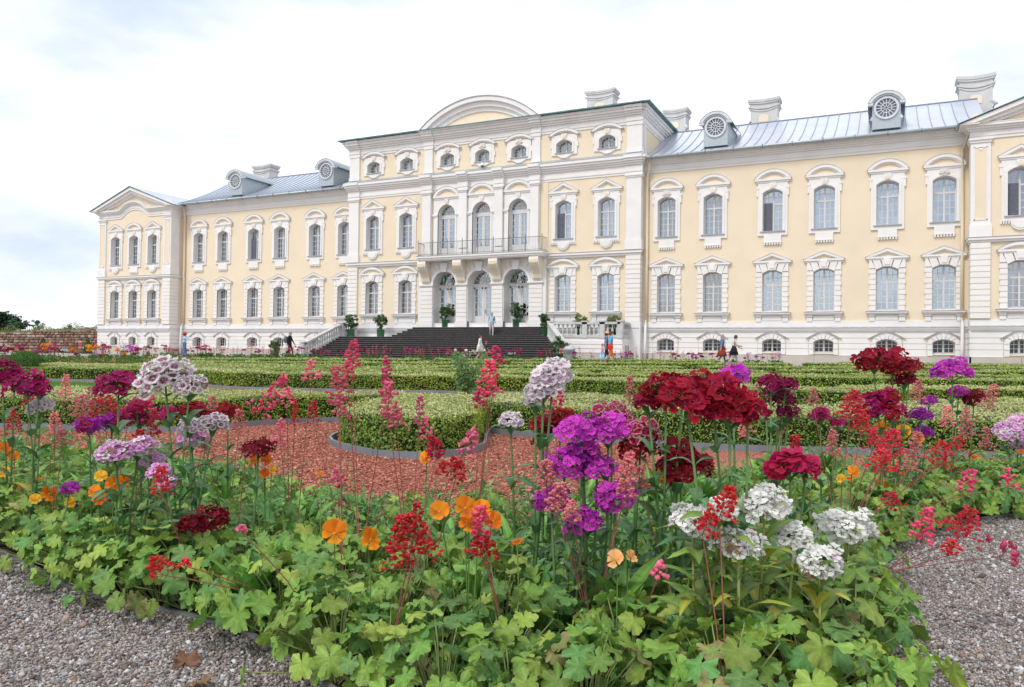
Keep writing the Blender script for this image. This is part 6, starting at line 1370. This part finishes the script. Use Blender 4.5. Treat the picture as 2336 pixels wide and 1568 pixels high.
tree(61, 730, 760, 20, 140, (.075, .13, .085), 'slender pale tree left of the gap behind the wall', 26, 80, 3); tree(84, 728, 760, 30, 150, (.065, .115, .085), 'ragged pale tree behind the wall between gap and palace', 22, 80, 5); tree(160, 742, 758, 40, 120, (.08, .13, .05), 'low bushy tree top just above the wall', 24, 80, 6)
# weeds along the wall top
n = 2600; x = -65.4 - rng.random(n) * 20; C = np.stack([x + 74.5, rng.uniform(0, .5, n), np.array([wt(a) for a in x]) + rng.random(n) ** 2 * .42 * (1 + .8 * np.sin(x * 1.3))], 1); g_ = rng.random(n)
V, F, cc = leafquads(C, np.tile([0, -1, .2], (n, 1)), .10, np.stack([.12 + .12 * g_, .17 + .10 * g_, .05 + .03 * g_], 1), .1, .25); tag(link('weeds', npmesh('weeds', V, F, LEAFT, cc), wroot), kind='stuff')
# clipped shrubs
def ballshrub(loc, R_, H, n, size, tone, label, name, cone=False, group=None):
    root = empty(name, loc); tag(root, label, 'shrub', group); mbt = MB(); 
    if cone: mbt.lathe([(R_ * .9, 0), (R_ * .8, H * .2), (R_ * .45, H * .6), (.02, H * .97)], k=14)
    else: mbt.lathe([(R_ * .93 * math.cos(a), H * .95 * math.sin(a)) for a in np.linspace(0, PI / 2 * .98, 9)], k=24)
    mbt.build('shade_core', HEDGE_CORE, root); a = rng.random(n) * 2 * PI; t = rng.random(n)  # the solid core carries the shrub's inner shade in its colour
    if cone: rr = R_ * (1 - t) ** .8; C = np.stack([rr * np.cos(a), rr * np.sin(a), H * t], 1); N_ = np.stack([np.cos(a), np.sin(a), np.full(n, .4)], 1)
    else: el = np.arcsin(t); C = np.stack([R_ * np.cos(el) * np.cos(a), R_ * np.cos(el) * np.sin(a), H * t], 1); N_ = C / np.array([R_, R_, H])
    C = C * (1 + rng.normal(0, .012, (n, 1))); g_ = rng.random((n, 1)); V, F, cc = leafquads(C, N_, size, np.array([tone]) * (.7 + .7 * g_), .2, .55); tag(link('leaves', npmesh('leaves', V, F, BOXLEAF, cc), root), kind='stuff'); return root
ballshrub(gp((60 - 1168) / FPX * 31.5, 31.5), 1.42 / 2 * 1.02, .66, 14000, .022, (.075, .17, .03), 'clipped green dome-shaped shrub on the lawn at left', 'domed_shrub')
for x, lab in ((98, 'small clipped cone shrub at the wall foot, nearer the dome'), (201, 'small clipped cone shrub at the wall foot, nearer the palace')): ballshrub(gp((x - 1168) / FPX * 62, 62, .05), .42, 1.25, 2200, .04, (.06, .14, .04), lab, 'cone_shrub', True, 'cone shrubs by the wall')
# potted shrubs on the terrace and stairs
def potted(x, y, z, h, label, tone=(.075, .135, .055), pot=True, seed=0, spread=.56):
    root = empty('potted_shrub', (x, y, z)); tag(root, label, 'potted plant', 'shrubs in green tubs'); mbt = MB(); ph = .55 if pot else .12
    mbt.lathe([(.24, 0), (.27, .04), (.29, ph - .06), (.31, ph - .04), (.31, ph), (.26, ph), (.25, ph - .05)], k=18); mbt.build('tub', GREENP, root)
    mbt = MB(); r = random.Random(seed)
    for i in range(6):
        a = i * 2.4; mbt.tube([(0, 0, ph - .05), (.08 * math.cos(a), .08 * math.sin(a), ph + .3), (spread * .7 * math.cos(a), spread * .7 * math.sin(a), h * .85)], [.025, .018, .007], 0, 5)
    mbt.build('stems', BARK, root); link('foliage', clumps(34, (0, 0, ph + (h - ph) * .52), (spread, spread, (h - ph) * .62), 62, .05, np.array(tone) * 1.35, seed + 30), root)['kind'] = 'stuff'
def fac(dx, yrel): # X on the facade line yrel metres before the wall, from picture x
    r_ = (dx - 1168) / FPX; v = FW + RT * r_; return v.x / v.y * (YB + yrel)
ZT = Z0 + 1.6
for i, (dx, yr, z, h, lab, pot) in enumerate([(800, -1.7, ZT, 1.75, 'leafy shrub in green tub next to the stair newel on the left', True), (868, -1.5, ZT, 1.65, 'slim shrub in green tub left of the upper steps', True), (1016, -.45, Z0 + 2.33, 1.6, 'round shrub in green tub before the left portal', True), (1178, -.45, Z0 + 2.33, 1.75, 'bushy shrub in green tub before the right portal', True), (1243, -2.0, ZT, 1.5, 'narrow shrub in green tub squeezed by the right stair rail', True), (1324, -1.4, ZT, 1.55, 'shrub in green tub behind the balustrade, nearer the stairs', True), (1398, -1.3, ZT, 1.5, 'sparse shrub in green tub behind the balustrade, nearer the downpipe', True)]):
    potted(fac(dx, yr), YB + yr, z, h, lab, pot=pot, seed=i, tone=(.075, .135, .05) if i < 5 else (.13, .17, .055))
for x, d, lab, s in ((1274, 44.6, 'leafy shrub standing at the right foot of the stairs', 8), (627, 52.5, 'small shrub standing at the left foot of the stairs', 9)):
    p = gp((x - 1168) / FPX * d, d); potted(p.x, p.y, p.z, 1.45 if s == 8 else 1.1, lab, pot=True, seed=s, spread=.5)
# ------------------------------------------------------------------ rose bush in the parterre
p = gp((1062 - 1168) / FPX * 12.2, 12.2); rose = empty('rose_bush', p); tag(rose, 'loose bush with small white roses standing among the hedges', 'bush'); mbt = MB(); tips = []
for i in range(17):
    a = i * 2.4; rr = random.uniform(.05, .36); h = random.uniform(.42, .80) if i % 3 else .84; tips.append(Vector((rr * math.cos(a), rr * math.sin(a), h))); mbt.tube([(0, 0, 0), tips[-1] * .55 + Vector((0, 0, .06)), tips[-1]], [.008, .006, .003], 0, 5)
mbt.build('stems', surf('rose_stem', (.10, .16, .05), .7), rose); C = []
for t in tips:
    for k in range(70): q = t * random.uniform(.25, 1.0); C.append((q.x + random.gauss(0, .05), q.y + random.gauss(0, .05), q.z + random.gauss(0, .035)))
C = np.array(C); g_ = rng.random(len(C)); V, F, cc = leafquads(C, rng.normal(size=C.shape) * .6 + np.array((0, -.2, .8)), .026, np.stack([.11 + .06 * g_, .21 + .12 * g_, .08 + .04 * g_], 1), .2, .6); tag(link('leaves', npmesh('leaves', V, F, BOXLEAF, cc), rose), kind='stuff')
for k, i in enumerate((0, 3, 6, 9, 11, 14)):
    v, f, c = [], [], []
    for (x, y, z) in fib(16, 1.9):
        O = orient((x, y, z)); b = len(v); v += [tuple(O @ Vector(q) + Vector((x, y, z)) * .5) for q in ((-.55, -.4, 0), (.55, -.4, .0), (.5, .5, .25), (-.5, .5, .25))]; f.append((b, b + 1, b + 2, b + 3)); c += [(.80, .80, .74)] * 4
    link('flower', npmesh('flower', v, f, PETALM, np.array(c)), rose, tips[i] + Vector((0, -.01, .01)), None, .026)
# ------------------------------------------------------------------ far flowers before the palace
FARM = []
def farplant(kind_, seed):
    r = random.Random(seed); C = []; N_ = []; S = []; col = []
    for i in range(26): a = r.random() * 6.3; q = r.random() ** .5 * .14; C.append((q * math.cos(a), q * math.sin(a), r.random() * .20)); N_.append((0, -.3, 1)); S.append(.045); g_ = r.uniform(.7, 1.3); col.append((.10 * g_, .20 * g_, .05 * g_))
    for i in range(22): C.append((r.gauss(0, .008), r.gauss(0, .008), .15 + .3 * r.random())); N_.append((0, -1, 0)); S.append(.018); col.append((.13, .18, .07))
    t = dict(coral=(.72, .14, .19), red=(.50, .02, .06), magenta=(.42, .012, .16), maroon=(.22, .006, .045), white=(.78, .76, .76), violet=(.48, .04, .45), lilac=(.70, .36, .60), orange=(.85, .28, .01))[kind_]
    if kind_ in ('coral', 'red'):
        for s in range(3):
            ox = r.uniform(-.1, .1); oz = r.uniform(-.08, .06)
            for i in range(16): h = r.random(); C.append((ox + r.gauss(0, .022) * (1.3 - h), r.gauss(0, .02), .32 + oz + h * .22)); N_.append((0, -1, .2)); S.append(.014); g_ = r.uniform(.75, 1.25); col.append(tuple(np.array(t) * g_))
    else:
        for s in range(2 + seed % 2):
            ox, oz = r.uniform(-.11, .11), r.uniform(-.1, .05)
            for (x, y, z_) in fib(22, 1.9): C.append((ox + x * .055, y * .055, .42 + oz + z_ * .045)); N_.append((x, y, z_ + .2)); S.append(.024); g_ = r.uniform(.75, 1.25); col.append(tuple(np.array(t) * g_))
    V, F, cc = leafquads(np.array(C), np.array(N_, float), np.array(S), np.clip(np.array(col), 0, .85), .2, .7)
    return npmesh('flowering_plant', V, F, PETALM, cc)
FK = {k: [farplant(k, s) for s in range(3)] for k in ('coral', 'red', 'magenta', 'maroon', 'white', 'violet', 'lilac', 'orange')}
desc = dict(coral='coral bells plant with pink spikes', red='coral bells plant with red spikes', magenta='sweet william with magenta heads', maroon='sweet william with dark red heads', white='sweet william with white heads', violet='sweet william with violet heads', lilac='sweet william with pale pink heads', orange='orange marigold plant')
rf = random.Random(21)
def far(x, d, k, where, s=1.0):
    u = (x - 1168) / FPX * d; o = empty('flowering_plant', gp(u, d)); link('foliage', rf.choice(FK[k]), o, None, (0, 0, rf.random() * 6.3), s * rf.uniform(.8, 1.2))['kind'] = 'stuff'; tag(o, '%s in the far border %s' % (desc[k], where), 'flower', 'far border, %s %s' % (k, where))
for i in range(165):
    x = rf.uniform(300, 1330); far(x, rf.uniform(43.2, 44.8) + (4.5 if x < 700 else 0), rf.choices(['coral', 'red', 'magenta', 'maroon', 'white', 'violet', 'lilac'], [9, 3, 3, 2, .8, .5, .6])[0], 'below the left wing' if x < 680 else 'before the dark stairs', 1.5)
for i in range(62):
    x = rf.uniform(1330, 1800); far(x, rf.uniform(41.6, 42.6), rf.choices(['coral', 'red', 'magenta', 'maroon', 'white', 'violet', 'lilac'], [4, .8, 2.5, 1, 1.6, .7, 1.4])[0], 'below the right wing', 1.3)
for i in range(85):
    x = rf.uniform(-60, 330); far(x, rf.uniform(36, 42), rf.choices(['coral', 'red', 'magenta', 'maroon', 'white', 'violet', 'lilac', 'orange'], [6, 3, 3, 3, .7, .8, .8, 3])[0], 'left behind the domed shrub', 1.8)
n = 9000; u = rng.uniform(-30, -16, n); d = 34.5 + rng.random(n) * 8; P_ = np.array([gp(a, b)[:] for a, b in zip(u, d)]); P_[:, 2] += rng.random(n) * .33; g_ = rng.random(n); col = np.stack([.10 + .06 * g_, .19 + .08 * g_, .05 + .02 * g_], 1); k = rng.random(n); col[k < .10] = (.82, .33, .02); col[(k > .10) & (k < .17)] = (.60, .08, .12)
V, F, cc = leafquads(P_, np.tile([0, -.3, 1.0], (n, 1)), .05, col, .2, .5); tag(link('border_foliage', npmesh('border_foliage', V, F, PETALM, cc)), 'leafy mass with orange dots of the far border at left', kind='stuff')
n = 14000; u = rng.uniform(-24, 15, n); d = 42.6 + rng.random(n) * 1.8 + np.where(u < -11, 4.5, 0) - np.where(u > 4, 1.5, 0); P_ = np.array([gp(a, b)[:] for a, b in zip(u, d)]); P_[:, 2] += rng.random(n) ** 2 * .16; g_ = rng.random(n)
V, F, cc = leafquads(P_, np.tile([0, -.3, 1.0], (n, 1)), .05, np.stack([.10 + .06 * g_, .19 + .08 * g_, .05 + .02 * g_], 1), .2, .5); tag(link('border_foliage', npmesh('border_foliage', V, F, PETALM, cc)), 'low leafy ground cover of the border in front of the palace', kind='stuff')
# grass blades on the lawns
def grass(poly, n, ln, label):
    P = [(p.x, p.y) for p in (gu(u, d) for u, d in poly)]; lo, hi = np.min(P, 0), np.max(P, 0); q = rng.random((n, 2)) * (hi - lo) + lo; q = q[inpoly(P, q[:, 0], q[:, 1])]; k = len(q); z = np.array([gz(a, b) for a, b in q]) + .008
    h = ln * rng.uniform(.6, 1.3, k); a = rng.random(k) * 6.28; w = .006 * ln / .05; ox, oy = np.cos(a) * w, np.sin(a) * w; lx, ly = rng.normal(0, .3, (2, k)) * h
    V = np.stack([np.stack([q[:, 0] - ox, q[:, 1] - oy, z], 1), np.stack([q[:, 0] + ox, q[:, 1] + oy, z], 1), np.stack([q[:, 0] + lx, q[:, 1] + ly, z + h], 1)], 1).reshape(-1, 3); g_ = rng.random(k)
    tag(link('grass', npmesh('grass', V, np.arange(3 * k).reshape(k, 3), BOXLEAF, np.repeat(np.stack([.09 + .05 * g_, .24 + .10 * g_, .035 + .02 * g_], 1), 3, 0))), label, kind='stuff')
grass([(-7.2, 12.6), (-4.7, 12.7), (-4.9, 14.6), (-7.4, 16.6), (-11, 18.2), (-14, 18.0), (-11, 14.5)], 60000, .05, 'short mown grass on the lawn before the left hedges'); grass([(-17.5, 24), (-13.6, 23.2), (-14.5, 32), (-18, 34), (-27, 36), (-27, 30)], 50000, .07, 'short mown grass around the domed shrub')
# ------------------------------------------------------------------ small fixtures
BINM = surf('bin_grey', (.42, .46, .50), .55, .08, 4); POSTM = surf('post_grey', (.24, .25, .27), .6, .12, 4)
p = gp((1300 - 1168) / FPX * 43.6, 43.6); b = MB(); b.lathe([(.26, 0), (.28, .05), (.28, .72), (.31, .74), (.31, .80), (.24, .90), (.08, .96)], k=18); rb = b.build('litter_bin', BINM, None, p); tag(rb, 'pale grey round litter bin beside the stairs', 'bin'); b = MB(); b.box(-.12, .12, -.33, -.2, .55, .68); b.build('opening', IRON, rb)
p = gp((1430 - 1168) / FPX * 45.5, 45.5); b = MB(); b.box(-.10, .10, -.08, .08, .62, 1.05); b.prism([(-.22, 0), (.34, 0), (.34, .45), (.28, .66), (-.14, .66), (-.22, .5)], -.1, .1, 0, (True, True)); rb = b.build('utility_post', POSTM, None, p); tag(rb, 'small dark grey metal post against the terrace wall', 'post')
p = gp((1573 - 1168) / FPX * 43, 43); sg = empty('garden_sign', p); tag(sg, 'small blank white plate on a thin stake in the border', 'sign'); b = MB(); b.tube([(0, 0, 0), (0, 0, .62)], .012, 0, 6); b.build('stake', surf('stake_wood', (.40, .28, .22), .8), sg); b = MB(); b.box(-.11, .11, -.02, -.005, .46, .76); b.build('plate', WHI, sg)
# butterfly on the red flowers
BUT = foliage('butterfly_wing', trans=.2, hv=0, vv=0); p = A(1562, 957, 1.75); bf = empty('butterfly', p); tag(bf, 'small white butterfly among the largest red heads', 'butterfly'); b = MB(); b.tube([(0, -.006, 0), (0, .008, .001)], [.0012, .0008], 0, 5); b.build('body', IRON, bf)
for s in (-1, 1):
    v = [(0, 0, 0), (s * .006, .008, .003), (s * .013, .007, .006), (s * .014, .001, .006), (s * .009, -.003, .004), (s * .010, -.008, .004), (s * .004, -.009, .002)]; link('wing', npmesh('wing', v, [(0, 1, 2, 3), (0, 3, 4, 4), (0, 4, 5, 6)][:1] + [(0, 3, 4, 0)][:0] + [(0, 4, 5, 6)], BUT, np.tile([.8, .8, .76], (7, 1))), bf)
# fallen leaves
FALL = scalloped(77, ((.30, .16, .09), (.36, .22, .13), 1))
for x, y, s, lab in ((423, 1511, .038, 'dry pinkish brown leaf curled on the gravel'), (452, 1557, .036, 'dry reddish leaf on the gravel at the bottom edge')):
    v = FW + RT * ((x - 1168) / FPX) - UP * ((y - 784) / FPX); t = (.012 - CAM.z) / v.z; o = link('fallen_leaf', FALL, None, CAM + v * t, (.25, -.3, x), s); tag(o, lab, 'leaf')
# ------------------------------------------------------------------ people
SKIN = surf('skin', (.50, .30, .22), .6, .06, 20)
def cloth(n, c): return surf('cloth_' + n, c, .9, .12, 14)
CL = dict(blue=cloth('pale_blue', (.42, .58, .75)), black=cloth('black', (.016, .016, .02)), grey=cloth('grey', (.42, .42, .44)), white=cloth('white', (.78, .78, .78)), navy=cloth('navy', (.025, .04, .10)), red=cloth('red', (.55, .03, .02)), rust=cloth('rust', (.28, .045, .03)), cyan=cloth('cyan', (.08, .42, .66)), denim=cloth('denim', (.10, .17, .36)), pink=cloth('pink', (.68, .28, .36)), orange=cloth('orange', (.80, .30, .08)), cream=cloth('cream', (.62, .57, .50)), yellow=cloth('yellow', (.80, .55, .12)), sky=cloth('sky', (.35, .62, .75)), hairg=cloth('grey_hair', (.30, .29, .28)), hairb=cloth('brown_hair', (.10, .055, .03)), hairl=cloth('light_hair', (.28, .20, .12)), straw=cloth('straw', (.66, .42, .20)), shoe=cloth('shoe', (.08, .07, .07)), greyd=cloth('dark_grey', (.12, .13, .15)), legw=cloth('light_trousers', (.50, .48, .46)))
def person(loc, face, H, parts, label, stride=.3, arms=((.1, -.05), (-.1, .05)), skirt=None, extra=(), lean=0.0):
    """one continuous skinned figure of height H facing direction face (radians), limbs posed by stride and arm swings (shoulder, elbow)"""
    root = empty('person', loc); root.rotation_euler = (0, 0, face); tag(root, label, 'person', 'visitors in the palace garden'); k = H / 1.7
    V = []; E = []; Rr = []; B = []
    def j(p, r): V.append(Vector(p) * k); Rr.append(r * k); return len(V) - 1
    def bone(a, b, n): E.append((a, b)); B.append((a, b, n))
    pel = j((0, 0, .92), (.145)); wai = j((.01 + lean * .1, 0, 1.08), .125); che = j((.01 + lean * .3, 0, 1.28), .15); nek = j((.02 + lean * .5, 0, 1.45), .055); hd = j((.035 + lean * .6, 0, 1.55), .085); hd2 = j((.04 + lean * .6, 0, 1.64), .078); nose = j((.135 + lean * .6, 0, 1.57), .013)
    bone(pel, wai, 'hip'); bone(wai, che, 'top'); bone(che, nek, 'neck'); bone(nek, hd, 'head'); bone(hd, hd2, 'head'); bone(hd, nose, 'head')
    for s, st in ((1, stride), (-1, -stride)):
        hip = j((0, s * .09, .88), .095); kn = j((.28 * math.sin(st) + .05, s * .095, .48 + .02 * abs(st)), .06); an = j((.62 * math.sin(st) - (.10 if st < 0 else 0), s * .09, .09 + (.05 if st < -.1 else 0)), .042); to = j((.62 * math.sin(st) + .15 - (.10 if st < 0 else 0), s * .10, .035 + (.01 if st < -.1 else 0)), .034)
        bone(pel, hip, 'hip'); bone(hip, kn, 'thigh'); bone(kn, an, 'shin'); bone(an, to, 'foot')
    for s, (sw, eb) in ((1, arms[0]), (-1, arms[1])):
        sx = .01 + lean * .35; sh = j((sx, s * .19, 1.38), .062); el = j((sx + .28 * math.sin(sw), s * .235, 1.38 - .28 * math.cos(sw)), .045); wr = j((V[el].x / k + .25 * math.sin(sw + eb), s * .225, V[el].z / k - .25 * math.cos(sw + eb)), .032); hn = j((V[wr].x / k + .10 * math.sin(sw + eb), s * .22, V[wr].z / k - .10 * math.cos(sw + eb)), .036)
        bone(che, sh, 'top'); bone(sh, el, 'uarm'); bone(el, wr, 'farm'); bone(wr, hn, 'hand')
    me = bpy.data.meshes.new('body'); me.from_pydata([v[:] for v in V], E, []); o = bpy.data.objects.new('body', me); COL.objects.link(o)
    md = o.modifiers.new('skin', 'SKIN'); md.use_smooth_shade = True; o.modifiers.new('sub', 'SUBSURF').levels = 1
    for i, sv in enumerate(me.skin_vertices[0].data): sv.radius = (Rr[i], Rr[i]); sv.use_root = i == 0
    bpy.context.view_layer.update(); dg = bpy.context.evaluated_depsgraph_get(); nm = bpy.data.meshes.new_from_object(o.evaluated_get(dg)); bpy.data.objects.remove(o)
    nm.materials.clear(); names = list(dict.fromkeys(parts.values())); 
    for n_ in names: nm.materials.append(SKIN if n_ == 'skin' else CL[n_])
    for f in nm.polygons:
        c = f.center; bd = 9; bn = 'top'
        for a, b_, n_ in B:
            pa, pb = V[a], V[b_]; t = max(0, min(1, (c - pa).dot(pb - pa) / max(1e-6, (pb - pa).length_squared))); q = (c - pa - (pb - pa) * t).length - (Rr[a] + (Rr[b_] - Rr[a]) * t)
            if q < bd: bd = q; bn = n_
        f.material_index = names.index(parts.get(bn, 'skin')); f.use_smooth = True
    link('body', nm, root)
    hc = V[hd].lerp(V[hd2], .6); hm = MB(); kk = k
    if 'hair' in dict(extra): 
        c = dict(extra)['hair']; hm.lathe([(.094 * kk, -.02 * kk), (.098 * kk, .03 * kk), (.085 * kk, .075 * kk), (.05 * kk, .105 * kk), (.01, .115 * kk)], (hc.x - .016 * kk, hc.y, hc.z - .01 * kk), 12); hm.lathe([(.055 * kk, -.14 * kk), (.085 * kk, -.06 * kk), (.09 * kk, .02 * kk)], (hc.x - .035 * kk, hc.y, hc.z), 10); hm.build('hair', CL[c], root)
    for nme, c in extra:
        if nme == 'hat': m_ = MB(); m_.lathe([(.17 * kk, .02 * kk), (.175 * kk, .03 * kk), (.10 * kk, .045 * kk), (.095 * kk, .11 * kk), (.05 * kk, .13 * kk), (.01, .135 * kk)], (hc.x, hc.y, hc.z - .01), 14); m_.build('hat', CL[c], root)
        if nme == 'cap': m_ = MB(); m_.lathe([(.10 * kk, .0), (.10 * kk, .05 * kk), (.07 * kk, .10 * kk), (.01, .115 * kk)], (hc.x - .005, hc.y, hc.z), 12); m_.box(hc.x + .05 * kk, hc.x + .19 * kk, hc.y - .07 * kk, hc.y + .07 * kk, hc.z + .01 * kk, hc.z + .025 * kk); m_.build('cap', CL[c], root)
        if nme == 'ponytail': m_ = MB(); m_.tube([hc + Vector((-.09, 0, 0)) * kk, hc + Vector((-.16, 0, -.08)) * kk, hc + Vector((-.17, 0, -.26)) * kk], [.03 * kk, .04 * kk, .01], 0, 8); m_.build('ponytail', CL[c], root)
        if nme == 'backpack': m_ = MB(); m_.tube([Vector((-.2, 0, .98)) * kk, Vector((-.25, 0, 1.08)) * kk, Vector((-.25, 0, 1.25)) * kk, Vector((-.2, 0, 1.38)) * kk], [.10 * kk, .15 * kk, .15 * kk, .08 * kk], 0, 10); m_.build('backpack', CL[c], root)
        if nme == 'bag': m_ = MB(); m_.tube([Vector((-.05, -.27, .78)) * kk, Vector((-.05, -.30, .9)) * kk, Vector((-.05, -.28, 1.05)) * kk], [.12 * kk, .15 * kk, .08 * kk], 0, 10); m_.tube([Vector((-.05, -.27, 1.05)) * kk, Vector((.02, -.17, 1.42)) * kk], .012 * kk, 0, 5); m_.build('bag', CL[c], root)
        if nme == 'shoulderbag': m_ = MB(); m_.tube([Vector((.1, .2, 1.45)) * kk, Vector((.16, .14, 1.2)) * kk, Vector((.12, .24, .98)) * kk], [.02, .03, .075 * kk], 0, 7); m_.build('shoulder_bag', CL[c], root)
    if skirt:
        c, z0, r0 = skirt; m_ = MB(); m_.lathe([(.135 * k, .98 * k), (.17 * k, .86 * k), ((.17 + (r0 - .17) * .55) * k, (.98 + z0) / 2 * k), (r0 * k, z0 * k)], (0, 0, 0), 16); m_.build('skirt', CL[c], root)
    return root
def at_(x, d, dz=0.0): return gp((x - 1168) / FPX * d, d, dz)
RF = math.atan2(R0.y, R0.x)                         # facing picture right
P0 = lambda top, hip, leg, arm='skin', foot='shoe', uarm=None: dict(top=top, hip=hip, thigh=leg, shin=leg, foot=foot, uarm=uarm or top, farm=arm, hand='skin', neck='skin', head='skin')
person(at_(421, 47), RF + .2, 1.64, P0('blue', 'denim', 'denim', 'blue'), 'person in light blue shirt and orange hat reaching out near the left wing', .1, ((1.1, .5), (1.0, .6)), extra=(('hat', 'red'), ('hair', 'hairb')))
person(at_(661, 51.5), RF, 1.78, P0('black', 'black', 'black', 'black'), 'person dressed in black with dark backpack walking left of the stairs', .35, ((.35, .2), (-.3, .25)), extra=(('hair', 'hairg'), ('backpack', 'greyd')))
v = FW + RT * ((1121 - 1168) / FPX); t = (YB - 2.33) / v.y
person(Vector((v.x * t, YB - 2.33, ZT)), RF - PI / 2, 1.66, P0('blue', 'grey', 'grey', 'blue'), 'person in pale blue shirt and grey trousers coming down the dark stairs', .18, ((.2, .9), (-.1, .2)), extra=(('hair', 'hairg'), ('shoulderbag', 'navy')))
person(at_(1095, 45.5), RF, 1.60, P0('white', 'white', 'skin', 'white'), 'person with brown ponytail in long white top walking before the stairs', .3, ((.3, .2), (-.3, .2)), ('white', .62, .23), extra=(('hair', 'hairb'), ('ponytail', 'hairb'), ('bag', 'cream')))
person(at_(1108, 45), RF, 1.22, P0('navy', 'navy', 'skin'), 'child in navy clothes and red cap beside the white-topped person', .3, ((.4, .3), (-.3, .2)), extra=(('cap', 'red'), ('hair', 'hairb')))
person(at_(1383, 40.6), RF, 1.72, P0('denim', 'navy', 'navy'), 'person in blue shirt and straw hat walking behind two others', .3, ((.2, .2), (-.2, .2)), extra=(('hat', 'straw'), ('hair', 'hairb')))
person(at_(1393, 39.8), RF, 1.74, dict(P0('cyan', 'red', 'skin'), thigh='orange'), 'person in cyan and white shirt with red bag and orange shorts', .35, ((.1, .1), (-.25, .2)), extra=(('hair', 'hairb'), ('bag', 'red')))
person(at_(1374, 39.4), RF, 1.10, P0('pink', 'sky', 'skin'), 'small child in pink top and blue skirt beside the adults', .25, ((.3, .2), (-.3, .2)), ('sky', .42, .22), extra=(('hair', 'hairl'),))
person(at_(1647, 41.2), RF, 1.66, P0('denim', 'rust', 'greyd', 'skin'), 'person in blue top and rust red skirt walking along the right wing', .38, ((.35, .3), (-.35, .2)), ('rust', .50, .27), extra=(('hair', 'hairg'),))
person(at_(1674, 41.0), RF, 1.62, P0('cream', 'black', 'legw', 'skin'), 'person in cream blouse with dark jacket round the waist and black bag', .42, ((.5, .9), (.2, .8)), ('black', .60, .26), extra=(('hair', 'hairb'), ('bag', 'black')), lean=.15)
